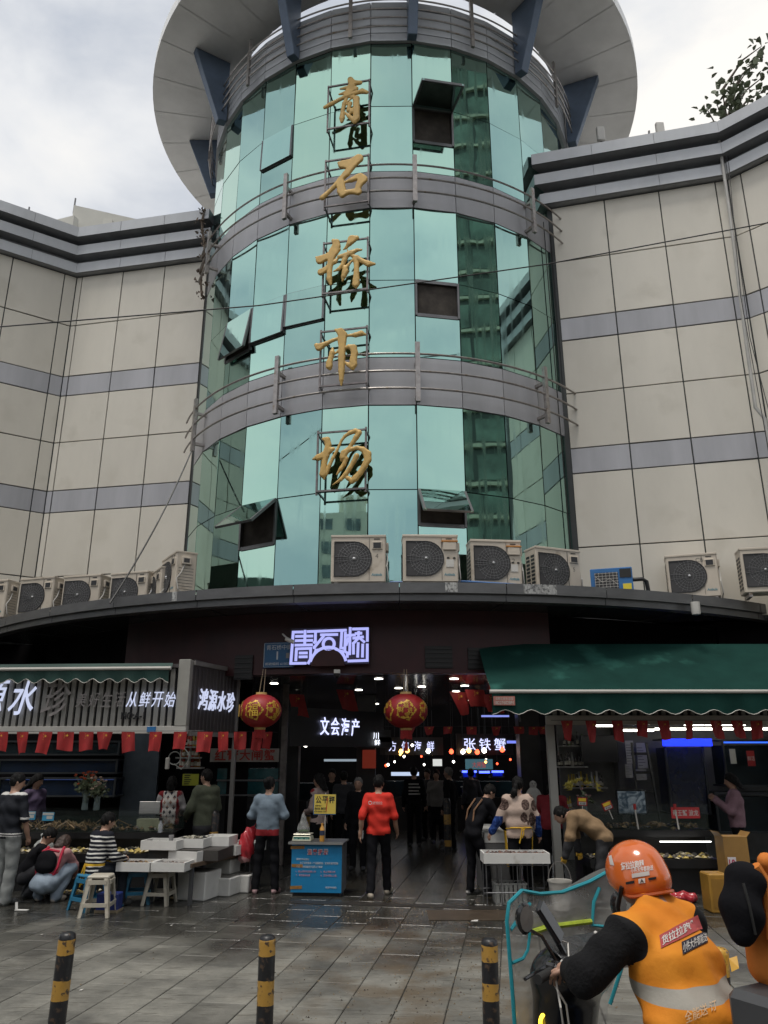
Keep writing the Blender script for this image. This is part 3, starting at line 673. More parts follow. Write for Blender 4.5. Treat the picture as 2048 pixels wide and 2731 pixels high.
# ================================================================== TREE behind the right wing
def leaf_mat(name, c):
    m = pm(name, c, .5, var=.35, vs=2.5); return m
M_LEAF = leaf_mat('leaf green', (.12, .145, .085)); M_BARK = pm('bark', (.10, .08, .06), .85, var=.3, vs=8, bump=.5, bs=30)
def leaf_cluster(b, p, n, spread, rng, s=.13, droop=.3):
    for q in range(n):
        o = Vector((rng.gauss(0, spread), rng.gauss(0, spread), rng.gauss(0, spread * .7))); M = Matrix.Translation(p + o) @ Matrix.Rotation(rng.uniform(0, 6.3), 4, 'Z') @ Matrix.Rotation(rng.uniform(-1.2, .6) - droop, 4, 'Y') @ Matrix.Rotation(rng.uniform(-.8, .8), 4, 'X')
        l = s * rng.uniform(.7, 1.3); w_ = l * .42
        b.add([(0, 0, 0), (l * .35, w_, .02), (l * .8, w_ * .6, .0), (l * 1.05, 0, -.03), (l * .8, -w_ * .6, 0), (l * .35, -w_, .02)], [(0, 1, 2, 3), (0, 3, 4, 5)], 0, M)
rt = random.Random(11)
tr = thing('broadleaf_tree', 'leafy tree reaching above the right wing roofline at frame edge', 'tree', (10.8, 19.0, 0))
base = Vector((10.8, 19.0, 0))
MB().tube([(0, 0, 0), (.05, .1, 6), (-.1, 0, 12), (-.2, -.1, 16.2), (-.3, -.1, 19)], [.30, .24, .18, .11, .05], 10).build('trunk', M_BARK, tr, smooth=True)
lb = MB(); bb = MB()
tips = []
for x, y, Y in ((1530, 240, 18), (1560, 195, 18), (1575, 215, 18.2), (1590, 235, 18.3), (1600, 205, 18), (1615, 150, 18.4), (1640, 130, 18.6), (1650, 165, 18.6), (1585, 175, 18), (1570, 245, 18), (1620, 215, 18.4), (1645, 100, 18.6), (1550, 228, 18), (1655, 195, 19), (1605, 250, 18.6), (1590, 262, 18.4)):
    p = A(x, y, Y); tips.append(p); st_ = Vector((10.6, 18.95, max(13, p.z - 1.4))); mid = st_.lerp(p, .55) + Vector((0, 0, .25))
    bb.tube([st_ - base, mid - base, p - base], [.05, .03, .012], 5); leaf_cluster(lb, p - base, 13, .20, rt, .21)
for q in range(120):
    p = Vector((rt.gauss(13.4, 1.2), rt.gauss(20.2, 1.3), rt.gauss(16.2, 1.3))); leaf_cluster(lb, p - base, 12, .35, rt, .2)
    if q % 4 == 0: bb.tube([(-.2, 0, 15 + (q % 3)), (p - base)], [.06, .015], 5)
lb.build('crown', M_LEAF, tr, fix=False); bb.build('branch', M_BARK, tr)
# creeper leaves caught on the parapet and wild twigs hanging by the drum
vn = thing('hanging_vine', 'dry brown creeper hanging from the left parapet beside the drum', 'vine', tuple(A(437, 470, 16.3)))
b = MB(); o_ = Vector(A(437, 470, 16.3)); pts = [A(x, y, 16.2) - o_ for x, y in ((440, 462), (436, 480), (438, 505), (442, 530), (440, 560), (436, 590), (434, 612), (436, 640))]
b.tube(pts, .03, 5); vm = pm('dry creeper', (.17, .13, .10), .9, var=.3, vs=9); b.build('stem', vm, vn)
lv = MB(); rt2 = random.Random(5)
for p in pts: leaf_cluster(lv, p, 11, .07, rt2, .09, .8)
lv.build('leaves', vm, vn, fix=False)
pv = thing('parapet_weed', 'tuft of leaves growing on the right wing parapet corner', 'plant', tuple(A(1540, 288, 13.9)))
lv = MB()
for q in range(5): leaf_cluster(lv, Vector((rt2.uniform(-.3, .3), 0, rt2.uniform(-.05, .1))), 8, .08, rt2, .10)
lv.build('leaves', M_LEAF, pv, fix=False)

# ================================================================== ROOF AERIALS, CABLES, PIPES
M_WHITE = pm('white plastic', (.62, .60, .56), .45, var=.08, vs=4); M_CABLE = pm('black cable', (.012, .012, .013), .5)
for x, y0, y1, w_, Y, lab in ((1299, 275, 305, .19, 15.2, 'small cream panel aerial on a thin pole above the right wing'), (1428, 266, 297, .20, 14.9, 'grey white panel aerial on the right wing parapet rail')):
    p1, p0 = A(x, y0, Y), A(x, y1, Y); t = thing('panel_aerial', lab, 'aerial', (p0.x, p0.y, 15.1), group='aerials on the right wing roof')
    MB().box(-w_ / 2, -.05, p0.z - 15.1, w_ / 2, .05, p1.z - 15.1).build('panel', M_WHITE, t, bevel=.02); MB().tube([(0, .02, -.1), (0, .02, p0.z - 15.1 + .1)], .018, 6).build('pole', M_FRAME, t)
rp_ = thing('roof_rail', 'thin steel guard rail on the right wing roof edge', 'rail', (5.6, 14.6, 15.05)); b = MB(); o_ = Vector((5.6, 14.6, 15.05))
pts = [A(1357, 318, 15.0), A(1357, 312, 15.0), A(1425, 306, 14.8)]; b.tube([p - o_ for p in pts], .02, 6); b.tube([A(1402, 322, 14.9) - o_, A(1402, 283, 14.9) - o_], .025, 6); b.tube([A(1357, 322, 15.0) - o_, A(1357, 310, 15.0) - o_], .022, 6); b.build('tube', M_FRAME, rp_)
def cable(name, label, pts, r=.011, sag=.0, n=24, cat='cable', mat=None):
    pts = [Vector(p) for p in pts]; o = pts[0].copy(); out = []
    for p, q in zip(pts, pts[1:]):
        for k in range(n):
            t_ = k / n; out.append(p.lerp(q, t_) - Vector((0, 0, sag * 4 * t_ * (1 - t_))) - o)
    out.append(pts[-1] - o); ob = MB().tube(out, r, 5).build(name, mat or M_CABLE); ob.location = o; return tag(ob, label, cat)
cable('overhead_cable', 'black overhead cable crossing in front of the whole facade', [A(-60, 711, 11.2), A(560, 660, 11.6), A(1180, 571, 12.0), A(1720, 470, 12.2)], .012)
cable('drop_cable', 'black cable slanting from drum rail to left air conditioners', [A(413, 975, 15.0), A(340, 1130, 14.0), A(237, 1303, 13.2)], .016, .05)
for k, (x0, x1, x2, nm) in enumerate(((1572, 1600, 1665, 'thin black wire slanting down the right wing corner'), (1565, 1620, 1690, 'second thin black wire crossing the right wing corner panels'))):
    cable('corner_wire', nm, [A(x0, 330, 13.6), A(x1, 640 + 90 * k, 13.4), A(x2, 1000, 13.2)], .008)
pp = thing('drain_pipe', 'long grey drain pipe running down the right wing inner corner', 'pipe', (7.4, 13.6, 0)); o_ = Vector((7.4, 13.6, 0))
MB().tube([A(1551, 287, 13.65) - o_, A(1575, 450, 13.6) - o_, A(1612, 740, 13.5) - o_, A(1632, 880, 13.45) - o_, A(1652, 905, 13.4) - o_, A(1690, 1150, 13.3) - o_], .035, 8).build('pipe', pm('grey pvc', (.45, .44, .42), .5), pp, smooth=True)
for k, ph in enumerate((46.5, 43.6)):
    cable('facade_wire', ('outer' if k else 'inner') + ' black wire hanging down the right edge of the drum glass', [dpt(ph, DR + .05, 13.4), dpt(ph + .6, DR + .04, 9), dpt(ph + 1.2, DR + .05, 5.2)], .012)

# ================================================================== GOLD CHARACTERS on steel frames
M_GOLD = pm('gold lacquer', (.60, .385, .12), .5, .1, var=.18, vs=5, dirt=((.33, .19, .05), 3.5, .62)); M_GBAR = pm('letter frame steel', (.20, .18, .18), .45, .4, var=.3, vs=10)
PHG = P0 - PA / 2; GN = Vector((math.sin(rad(PHG)), -math.cos(rad(PHG)), 0)); GX = Vector((math.cos(rad(PHG)), math.sin(rad(PHG)), 0))
GOFF = DR * math.cos(rad(PA / 2)) + .36; GP = Vector((DC.x, DC.y, 0)) + GN * GOFF
chars = {
 0: ('青', 'topmost', (840, 190, 170 / 1659), (330, 395, 1400, 205, 1395, 1300, 305, 1500), [
   [(925, 235, 50), (985, 330, 62), (900, 560, 70), (830, 650, 55)], [(900, 300, 30), (1060, 330, 48), (1180, 320, 40)], [(670, 480, 18), (800, 460, 32), (960, 420, 40), (1090, 470, 34)], [(640, 620, 18), (780, 590, 34), (900, 550, 60), (1050, 500, 45)],
   [(265, 960, 34), (420, 880, 42), (640, 760, 34), (900, 640, 44), (1100, 580, 36), (1230, 540, 48), (1350, 570, 34)],
   [(840, 700, 24), (770, 860, 38), (725, 1050, 34), (710, 1240, 48), (705, 1330, 30)], [(900, 690, 20), (1010, 690, 30), (1080, 740, 58), (1085, 1000, 56), (1080, 1250, 60), (1040, 1350, 34)], [(1030, 1320, 40), (900, 1200, 36), (780, 1090, 16)],
   [(850, 880, 20), (920, 860, 36), (890, 960, 34), (880, 1040, 40)], [(900, 1050, 30), (990, 1010, 30), (960, 1080, 34), (880, 1150, 18)], [(830, 840, 14), (960, 720, 16)]]),
 1: ('石', 'second from the top', (840, 400, 170 / 1659), (265, 285, 1378, 110, 1370, 1290, 225, 1470), [
   [(625, 355, 28), (720, 400, 80), (860, 400, 96), (1000, 340, 84), (1140, 250, 90)], [(1100, 330, 60), (960, 470, 62), (820, 640, 66), (680, 780, 52), (480, 1000, 42), (280, 1190, 44), (195, 1260, 52)],
   [(680, 800, 60), (680, 950, 76), (700, 1090, 80), (720, 1200, 52)], [(790, 855, 24), (960, 800, 46), (1120, 730, 62), (1200, 690, 44)], [(1190, 700, 60), (1240, 790, 90), (1160, 920, 62), (1110, 1060, 58)], [(740, 1170, 60), (860, 1120, 48), (1000, 1100, 50), (1130, 1110, 66)]]),
 2: ('桥', 'middle one', (830, 620, 180 / 1659), (300, 265, 1380, 120, 1360, 1360, 250, 1500), [
   [(545, 215, 34), (620, 260, 62), (620, 360, 78), (560, 480, 84), (500, 640, 70), (470, 820, 52), (455, 1000, 46), (450, 1150, 48), (485, 1290, 24)], [(130, 625, 20), (230, 690, 80), (400, 620, 66), (560, 520, 76), (680, 440, 40)],
   [(250, 990, 66), (360, 930, 52), (470, 800, 40), (590, 740, 40), (680, 630, 18)], [(1120, 150, 46), (1010, 190, 80), (940, 290, 50), (860, 390, 26), (800, 435, 14)],
   [(690, 610, 36), (830, 590, 52), (990, 520, 52), (1130, 450, 32), (1240, 440, 20)], [(910, 480, 14), (890, 430, 10)], [(870, 590, 50), (820, 700, 46), (770, 830, 40), (680, 920, 34), (560, 970, 14)],
   [(1000, 580, 30), (1120, 640, 50), (1260, 720, 44), (1420, 790, 54), (1560, 790, 24)], [(1030, 680, 20), (920, 810, 26), (840, 890, 44), (840, 980, 56), (800, 1100, 44), (775, 1210, 16)], [(1090, 680, 50), (1120, 800, 46), (1115, 1000, 48), (1110, 1180, 60), (1100, 1290, 62), (1105, 1380, 18)]]),
 3: ('市', 'fourth from the top', (830, 860, 180 / 1659), (222, 225, 1360, 100, 1340, 1450, 185, 1570), [
   [(600, 195, 24), (720, 240, 70), (780, 330, 84), (765, 480, 78), (770, 640, 66), (755, 900, 66), (750, 1200, 58), (745, 1420, 40), (745, 1560, 16)], [(130, 570, 40), (200, 620, 72), (380, 530, 44), (540, 450, 34), (700, 400, 34)],
   [(830, 345, 24), (960, 330, 26), (1100, 320, 48), (1230, 285, 54), (1330, 310, 26)], [(530, 650, 24), (520, 760, 52), (490, 880, 46), (450, 1000, 58), (450, 1090, 62), (470, 1160, 28)], [(580, 785, 18), (680, 720, 30), (800, 660, 34)], [(830, 650, 24), (930, 610, 44), (1040, 640, 66), (1070, 760, 62), (1040, 930, 66), (1040, 1050, 70), (1030, 1150, 34)], [(1010, 1110, 50), (920, 1050, 38), (840, 990, 18)]]),
 4: ('场', 'lowest one', (820, 1130, 190 / 1659), (235, 210, 1350, 120, 1330, 1480, 180, 1580), [
   [(375, 365, 30), (460, 390, 60), (490, 500, 58), (470, 620, 62), (440, 760, 60), (400, 900, 52), (380, 1060, 56), (370, 1180, 66), (395, 1290, 24)], [(135, 835, 20), (250, 800, 60), (380, 750, 66), (500, 640, 66), (600, 600, 38)],
   [(440, 1200, 30), (520, 980, 34), (600, 810, 32), (700, 620, 26), (800, 400, 26), (880, 300, 30), (1000, 220, 40), (1120, 180, 46), (1210, 210, 44)], [(1210, 230, 50), (1140, 330, 50), (1060, 450, 40), (980, 570, 34), (860, 700, 66), (830, 790, 60), (800, 860, 30)],
   [(900, 680, 34), (1010, 610, 40), (1160, 570, 38), (1300, 610, 50), (1400, 720, 72), (1410, 850, 66), (1330, 1000, 56), (1230, 1160, 54), (1120, 1280, 60), (1040, 1360, 44)], [(1030, 1330, 44), (950, 1280, 40), (880, 1240, 22)],
   [(910, 820, 40), (860, 950, 40), (780, 1060, 36), (690, 1190, 18)], [(1150, 760, 52), (1080, 900, 44), (990, 1050, 42), (900, 1180, 44), (780, 1310, 34), (600, 1430, 12)]]),
}
for k, (ch, which, (ox, oy, s), fq, strokes) in chars.items():
    f2 = lambda x, y: AP((ox + x * s) / KD, (oy + y * s) / KD, GP, GN)
    ctr = f2(780, 780); root = thing('gold_character', f'gold brush-written character {ch}, {which} of five down the drum', 'sign', tuple(ctr), rad(PHG), 'gold characters down the drum')
    Mi = root.matrix_basis.inverted() if False else (Matrix.Translation(ctr) @ Matrix.Rotation(rad(PHG), 4, 'Z')).inverted()
    upx = (f2(780, 780) - f2(780, 880)).length / 100
    pr = []
    for st_ in strokes:
        P_ = [(Mi @ f2(x, y), w_ * upx) for x, y, w_ in st_]
        for (p, r0), (q, r1) in zip(P_, P_[1:]): pr.append(cap((p.x, p.y - .02, p.z), (q.x, q.y - .02, q.z), r0 * 1.22, r1 * 1.22, 0, .012, (1, .7, 1)))
    sdf_obj('glyph', pr, .0105, [M_GOLD], root, cut=lambda g: np.maximum(g[..., 1], -.058 - g[..., 1]))
    # dark back plate of the letter box follows the glyph
    fr = MB(); q4 = [Mi @ f2(fq[i], fq[i + 1]) for i in (0, 2, 4, 6)]; yy = .06
    q4 = [Vector((p.x, yy, p.z)) for p in q4]
    xl, xr = (q4[0].x + q4[3].x) / 2, (q4[1].x + q4[2].x) / 2; zt_, zb_ = (q4[0].z + q4[1].z) / 2, (q4[2].z + q4[3].z) / 2
    for xx in (xl, xr): MB().bar((xx, yy, zb_ - .06), (xx, yy, zt_ + .06), .035).build('frame_bar', M_GBAR, root)
    for zz in (zt_, zb_): MB().bar((xl, yy - .033, zz), (xr, yy - .033, zz), .032).build('frame_bar', M_GBAR, root)
    for xx in (xl, xr):
        for zz in (zt_ - .02, zb_ + .02): MB().bar((xx, yy + .018, zz), (xx, .37, zz), .03).build('standoff', M_FRAME, root)

# ================================================================== AIR CONDITIONERS on the canopy
M_AC = pm('cream painted steel', (.60, .53, .44), .42, var=.06, vs=3, dirt=((.40, .33, .25), 4, .60), rnd=.08); M_GRILL = pm('fan grille', (.030, .030, .033), .5); M_HOLE = pm('fan hole', (.06, .058, .06), .7)
M_WIRE = pm('grille wire', (.26, .26, .26), .4, .3); M_LOGO = pm('teal print', (.08, .28, .36), .5); M_TXT = pm('black print', (.02, .02, .02), .6)
def ac_unit(label, loc, rz, w=.95, h=.80, d=.36, kind=0, number=None):
    t = thing('air_conditioner', label, 'air conditioner', loc, rz, 'outdoor air conditioner units on the canopy')
    b = MB(); b.box(0, 0, 0, w, d, h); b.build('casing', M_AC, t, bevel=.018)
    MB().box(-.006, -.012, h - .03, w + .006, d + .006, h + .012).build('lid', M_AC, t, bevel=.006)
    # D-shaped fan opening: square on the left, round on the right
    fx0, fz0, fz1 = .07 * w, .14 * h, .86 * h; fr = (fz1 - fz0) / 2; fcx, fcz = fx0 + fr * 1.12, (fz0 + fz1) / 2
    def dshape(k): 
        pts = [(fx0 - k, fz0 - k), (fcx, fz0 - k)] + [(fcx + (fr + k) * math.cos(a), fcz + (fr + k) * math.sin(a)) for a in [rad(-90 + 15 * i) for i in range(1, 12)]] + [(fcx, fz1 + k), (fx0 - k, fz1 + k)]
        return pts
    MB().prism(dshape(.0), -.006, .0, ).build('fan_opening', M_HOLE, t)
    rim = MB(); o1, o2 = dshape(.012), dshape(-.002); n = len(o1)
    rim.add([(x, -.016, z) for x, z in o1] + [(x, -.016, z) for x, z in o2] + [(x, 0, z) for x, z in o1], [(i, (i + 1) % n, n + (i + 1) % n, n + i) for i in range(n)] + [(i, 2 * n + i, 2 * n + (i + 1) % n, (i + 1) % n) for i in range(n)]); rim.build('fan_rim', M_GRILL, t)
    gw = MB()
    for i in range(24):
        a = 2 * PI * i / 24; e = Vector((math.cos(a), 0, math.sin(a))); L_ = fr if math.cos(a) > -.05 else min(fr, (fcx - fx0) / max(.05, -math.cos(a))) if abs(math.sin(a)) < .75 else fr / max(.7, abs(math.sin(a)))
        gw.bar((fcx, -.012, fcz), Vector((fcx, -.012, fcz)) + e * L_, .0035, .0035)
    for rr in (.25, .42, .6, .78, .93): gw.tube([(fcx + fr * rr * math.cos(2 * PI * i / 26), -.012, fcz + fr * rr * math.sin(2 * PI * i / 26)) for i in range(26)], .0022, 3, closed=True)
    for zz in (-.045, .045): gw.bar((fx0, -.014, fcz + zz), (fcx, -.014, fcz + zz * .4), .007, .004)
    G_ = gw.build('grille', M_WIRE, t)
    MB().lathe([(0, .03), (.022, .022), (.03, 0)], 12, M=Matrix.Translation((fcx, -.012, fcz)) @ Matrix.Rotation(PI / 2, 4, 'X')).build('hub', pm('hub chrome', (.6, .6, .6), .2, .8), G_)
    bl = MB()
    for i in range(3):
        a = 2 * PI * i / 3 + .4; bl.add([(fcx + .05 * math.cos(a + k), .02 - q, fcz + .05 * math.sin(a + k)) if r == 0 else (fcx + fr * .85 * math.cos(a + k), .02 - q, fcz + fr * .85 * math.sin(a + k)) for r, k, q in ((0, -.3, .022), (0, .3, .024), (1, .45, .0245), (1, -.35, .0225))], [(0, 1, 2, 3)])
    bl.build('fan_blade', pm('blade', (.05, .05, .052), .4), t)
    px = .70 * w
    MB().box(px, -.010, .05 * h, px + .004, .0, .95 * h).build('seam', M_GRILL, t)
    text('MELANCO' if False else '▬▬', M_TXT, t, Matrix.Translation((px + .14 * w, -.003, .925 * h)), width=.11 * w, height=.018, extrude=.001)
    cvx = px + .05 * w
    if kind == 0:
        c = MB().box(cvx, -.02, .70 * h, cvx + .19 * w, .01, .865 * h).build('valve_cover', M_AC, t, bevel=.008); MB().box(cvx + .025 * w, -.024, .725 * h, cvx + .165 * w, -.019, .845 * h).build('handle_recess', M_GRILL, c)
    else:
        c = MB().box(cvx - .02 * w, -.03, .68 * h, cvx + .22 * w, .01, .85 * h).build('valve_cover', M_AC, t, bevel=.008); MB().box(cvx - .05 * w, -.034, .855 * h, cvx + .25 * w, .01, .885 * h).build('tape', pm('orange tape', (.52, .22, .05), .5), c)
        for zx in (.07, .18): MB().box(cvx + zx * w - .02, -.012, .50 * h, cvx + zx * w + .02, -.002, .53 * h).build('connector', M_TXT, c)
        MB().box(cvx + .03 * w, -.008, .32 * h, cvx + .17 * w, -.002, .48 * h).build('notice', M_WHITE, c)
    text('Actbula', M_LOGO, t, Matrix.Translation((px + .14 * w, -.003, .165 * h)), width=.19 * w, height=.045, extrude=.001, bold=.015, shear=.2)
    if number: text(number, pm('pen marks', (.22, .20, .17), .7), t, Matrix.Translation((px + .14 * w if len(number) < 2 else px - .04 * w, -.003, .56 * h if len(number) < 2 else .86 * h)), height=.075, extrude=.001)
    sg = MB()
    for i in range(9):
        for j in range(2): sg.box(-.004, .05 + .15 * j, .10 * h + .085 * h * i, .002, .05 + .15 * j + .11, .10 * h + .085 * h * i + .05 * h)
    sg.build('side_louvre', M_GRILL, t)
    ss = MB()
    for i in range(8): ss.box(w - .002, .05, .12 * h + .07 * h * i, w + .003, d - .06, .12 * h + .07 * h * i + .006)
    ss.build('side_rib', M_GRILL, t)
    bx = MB().box(w - .002, .10, .70 * h, w + .045, .28, .88 * h).build('terminal_box', M_AC, t, bevel=.008)
    MB().box(w + .044, .13, .74 * h, w + .047, .24, .84 * h).build('box_face', M_HOLE, bx)
    MB().tube([(w + .02, .16, .70 * h), (w + .03, .10, .5 * h), (w + .02, .02, .35 * h), (w + .04, .06, .1 * h), (w + .03, .2, 0)], .011, 6).build('hose', M_WHITE, t, smooth=True)
    st = MB(); st.box(.06, 0, -.07, .12, d, -.001); st.box(w - .12, 0, -.07, w - .06, d, -.001); st.build('foot_rail', M_STEEL, t)
    return t
def ac_front(xl, yt, ztop): return AZ(xl, yt, ztop)
ZC = 4.57
defs = [  # left edge of front face and top, right edge and top (photo), kind, pen number, label
 ((716, 1158), (833, 1157), 0, '4', 'cream air conditioner farthest left of four before the drum, marked 4'),
 ((870, 1156), (988, 1157), 1, None, 'cream air conditioner with orange tape, straight under the open drum window'),
 ((1016, 1166), (1122, 1169), 1, '2', 'cream air conditioner with orange tape, turned right, marked 2'),
 ((1156, 1180), (1252, 1191), 0, '5', 'cream air conditioner marked 5 at the right foot of the drum'),
 ((1436, 1202), (1547, 1194), 0, 'CB', 'cream air conditioner right of the blue unit, scrawled on top corner'),
 ((1596, 1186), (1712, 1180), 0, None, 'cream air conditioner cut off by the right photo edge'),
 ((45, 1252), (112, 1246), 0, None, 'cream air conditioner second from the left photo edge'),
 ((138, 1246), (214, 1241), 0, None, 'cream air conditioner third from the left photo edge'),
 ((240, 1240), (314, 1234), 0, None, 'cream air conditioner behind the slanting black cable'),
 ((-62, 1258), (18, 1252), 0, None, 'cream air conditioner cut off by the left photo edge'),
]
for (xl, yl), (xr, yr), kd, num, lab in defs:
    h = .80
    p, q = AZ(xl, yl, ZC + .07 + h), AZ(xr, yr, ZC + .07 + h)
    an = math.atan2(q.y - p.y, q.x - p.x); wd = min(1.0, max(.88, (q - p).length))
    ac_unit(lab, (p.x, p.y, ZC + .07), an, wd, h, .36, kd, num)
# two units turned along the left wing, seen from their right ends
p, q = AZ(318, 1243, 5.44), AZ(352, 1222, 5.44)
ac_unit('cream air conditioner behind the raised one left of the drum', (AZ(320, 1244, 5.44).x, AZ(320, 1244, 5.44).y, 4.64), rad(-58), .95, .80, .36)
p = AZ(383, 1190, 5.62); dv = Vector((math.cos(rad(-58)), math.sin(rad(-58)), 0)); st_ = p - dv * .95
ac_unit('raised cream air conditioner at the left foot of the drum, side on', (st_.x, st_.y, 4.80), rad(-58), .95, .82, .40)
# blue unit
p, q = AZ(1274, 1230, 5.02), AZ(1363, 1224, 5.02); M_BLU = pm('blue painted steel', (.035, .16, .40), .4, var=.15, vs=4)
t = thing('cooling_unit', 'small blue cooling unit with wire guard and yellow sticker on the canopy', 'air conditioner', (p.x, p.y, ZC), math.atan2(q.y - p.y, q.x - p.x))
w_, h_ = .70, .45
MB().box(0, 0, 0, w_, .4, h_).build('casing', M_BLU, t, bevel=.01); MB().box(.07, -.012, .0, .46, .0, .37).build('fan_opening', M_HOLE, t)
gb = MB()
for i in range(8): gb.bar((.07, -.018, .02 + .048 * i), (.46, -.018, .02 + .048 * i), .005)
for i in range(7): gb.bar((.08 + .06 * i, -.0185, 0), (.08 + .06 * i, -.0185, .37), .005)
gb.tube([(.09, -.022, .30), (.2, -.022, .2), (.32, -.022, .26), (.45, -.022, .15)], .004, 4); gb.build('guard', M_WHITE, t)
MB().box(.49, -.01, .27, .68, 0, .42).build('control_panel', M_TXT, t); MB().box(.53, -.008, .06, .67, 0, .16).build('sticker', pm('yellow sticker', (.75, .60, .05), .5), t)
MB().tube([(.70, .1, .24), (.86, .1, .24), (.92, .12, .20), (.94, .14, -.02)], .035, 8).build('hose', M_CABLE, t, smooth=True)
# bracket plinths and pipes seen along the canopy edge
cable('blue_pipe', 'blue and white pipe lying along the canopy edge below the units', [A(842, 1258, 12.62), A(1000, 1256, 12.62), A(1100, 1262, 12.66), A(1190, 1268, 12.75)], .018, 0, 6, 'pipe', pm('blue pipe', (.06, .17, .42), .4))
cable('white_hose', 'white hose drooping under the raised air conditioner', [A(385, 1288, 13.3), A(400, 1293, 13.2), A(425, 1285, 13.2)], .018, .03, 6, 'hose', M_WHITE)
# ================================================================== ENTRANCE SIGNS
M_LED = em('white led', (.40, .42, .86), .85); M_LEDB = em('blue white led', (.62, .66, 1.0), 1.1); M_BLK = pm('sign black', (.012, .012, .014), .35)
an = math.asin((A(713, 1395, 13).x - KC.x) / (BR + .10)); lp = kpt(an, BR + .10, 0); LN = Vector((math.sin(an), -math.cos(an), 0)); LX = Vector((math.cos(an), math.sin(an), 0))
lw_, lh_ = (AP(797, 1357, lp, LN) - AP(628, 1360, lp, LN)).length, (AP(712, 1357, lp, LN) - AP(712, 1436, lp, LN)).length
lc = AP(712, 1396, lp, LN)
t = thing('entrance_logo_sign', 'glowing white maze-like logo sign with an arch cut out', 'sign', tuple(lc), an)
def L2(x, y): return ((x - 1055) / 700 * lw_, (398 - y) / 355 * lh_)
strokes = [[(822, 258), (732, 258), (720, 562), (858, 562)], [(838, 240), (838, 385)], [(752, 300), (910, 300)], [(752, 342), (910, 342)], [(750, 386), (910, 386)],
 [(763, 540), (766, 422), (893, 420), (893, 525), (872, 570)], [(790, 463), (866, 463)], [(790, 500), (866, 500)], [(856, 256), (1208, 250)], [(932, 262), (932, 352), (918, 372)],
 [(975, 290), (1132, 290)], [(1008, 300), (925, 410), (925, 425)], [(1166, 262), (1160, 418), (1196, 428)], [(918, 505), (940, 440), (990, 430)], [(1110, 430), (1170, 455), (1190, 500)],
 [(1198, 268), (1195, 455), (1218, 470), (1218, 515)], [(1240, 222), (1238, 490)], [(1190, 302), (1288, 298)], [(1226, 320), (1205, 400)], [(1258, 240), (1392, 240), (1392, 365)], [(1282, 285), (1345, 282)], [(1262, 330), (1360, 318)],
 [(1316, 262), (1312, 330), (1270, 380), (1272, 485)], [(1325, 330), (1370, 372)], [(1312, 370), (1308, 515)], [(1352, 385), (1350, 515)], [(1392, 385), (1392, 545), (1222, 548)]]
sb = MB(); hw = .0205
for st_ in strokes:
    pts = [L2(*p) for p in st_]
    for j, ((x0, z0), (x1, z1)) in enumerate(zip(pts, pts[1:])): 
        d = Vector((x1 - x0, 0, z1 - z0)); d.normalize(); e_ = d * (hw * .98)
        sb.bar(Vector((x0, -.05 - .0006 * j, z0)) - (e_ if j else 0 * e_), Vector((x1, -.05 - .0006 * j, z1)) + (e_ if j < len(pts) - 2 else 0 * e_), hw * 2, .03, up=(0, 1, 0))
cx, cz = L2(1052, 380)
def ringb(b, cx, cz, r0, r1, a0, a1, n=28):
    for i in range(n):
        p, q = a0 + (a1 - a0) * i / n, a0 + (a1 - a0) * (i + 1) / n
        v = [(cx + r * math.cos(a), y, cz + r * math.sin(a)) for a in (p, q) for r, y in ((r0, -.066), (r1, -.066), (r1, -.036), (r0, -.036))]
        b.add(v, [(0, 4, 5, 1), (1, 5, 6, 2), (3, 7, 4, 0)])
ringb(sb, cx, cz, .072, .118, 0, 2 * PI)
ax_, az_ = L2(1050, 592); ringb(sb, ax_, az_, .292, .335, rad(14), rad(166))
sb.build('led_strokes', M_LED, t)
bk = MB(); bk.box(-lw_ / 2 - .0, -.03, -lh_ / 2, lw_ / 2, .0, lh_ / 2); bk.build('backboard', pm('sign lilac back', (.06, .05, .07), .4), t)
hb = MB(); ringb(hb, ax_, az_, .0, .285, 0, PI, 20); hb.build('arch_cutout', M_RED, t)
p0_ = kpt(math.asin((A(595, 1415, 13).x - KC.x) / (BR + .05)), BR + .05, 0); an2 = math.asin((p0_.x - KC.x) / (BR + .05)); N2 = Vector((math.sin(an2), -math.cos(an2), 0)); c2 = AP(603, 1415, p0_, N2)
t = thing('street_number_plate', 'blue enamel street number plate reading 1 beside the glowing logo', 'sign', tuple(c2), an2)
MB().box(-.28, -.008, -.215, .28, .012, .215).build('plate', pm('plate blue', (.02, .10, .22), .35, var=.1), t, bevel=.004); wt = pm('plate white', (.55, .57, .58), .4)
eb = MB()
for a, b_ in (((-.27, -.2), (.27, -.2)), ((-.27, .2), (.27, .2)), ((-.27, -.196), (-.27, .196))): eb.bar((a[0], -.011, a[1]), (b_[0], -.011, b_[1]), .007, .004)
eb.build('border', wt, t)
I3 = Matrix.Translation
text('青石桥中街', wt, t, I3((-.0, -.009, .13)), width=.46, height=.085, extrude=.002); text('1', wt, t, I3((-.03, -.009, -.01)), height=.14, extrude=.002, bold=.02); text('邮政编码 610020', wt, t, I3((-.01, -.009, -.15)), width=.46, height=.05, extrude=.002)
MB().box(.13, -.013, -.06, .20, -.008, .03).build('worn_patch', pm('plate wear', (.25, .24, .22), .6), t)
def camera_dome(lab, p, an=0.):
    t = thing('security_camera', lab, 'camera', tuple(p), an); MB().box(-.05, -.05, 0, .05, .05, .06).build('bracket', M_WHITE, t); MB().lathe([(.001, -.08), (.05, -.05), (.06, 0)], 12).build('dome', M_BLK, t, smooth=True); return t
camera_dome('small white dome camera under the beam below the logo', A(728, 1455, 12.95)); 
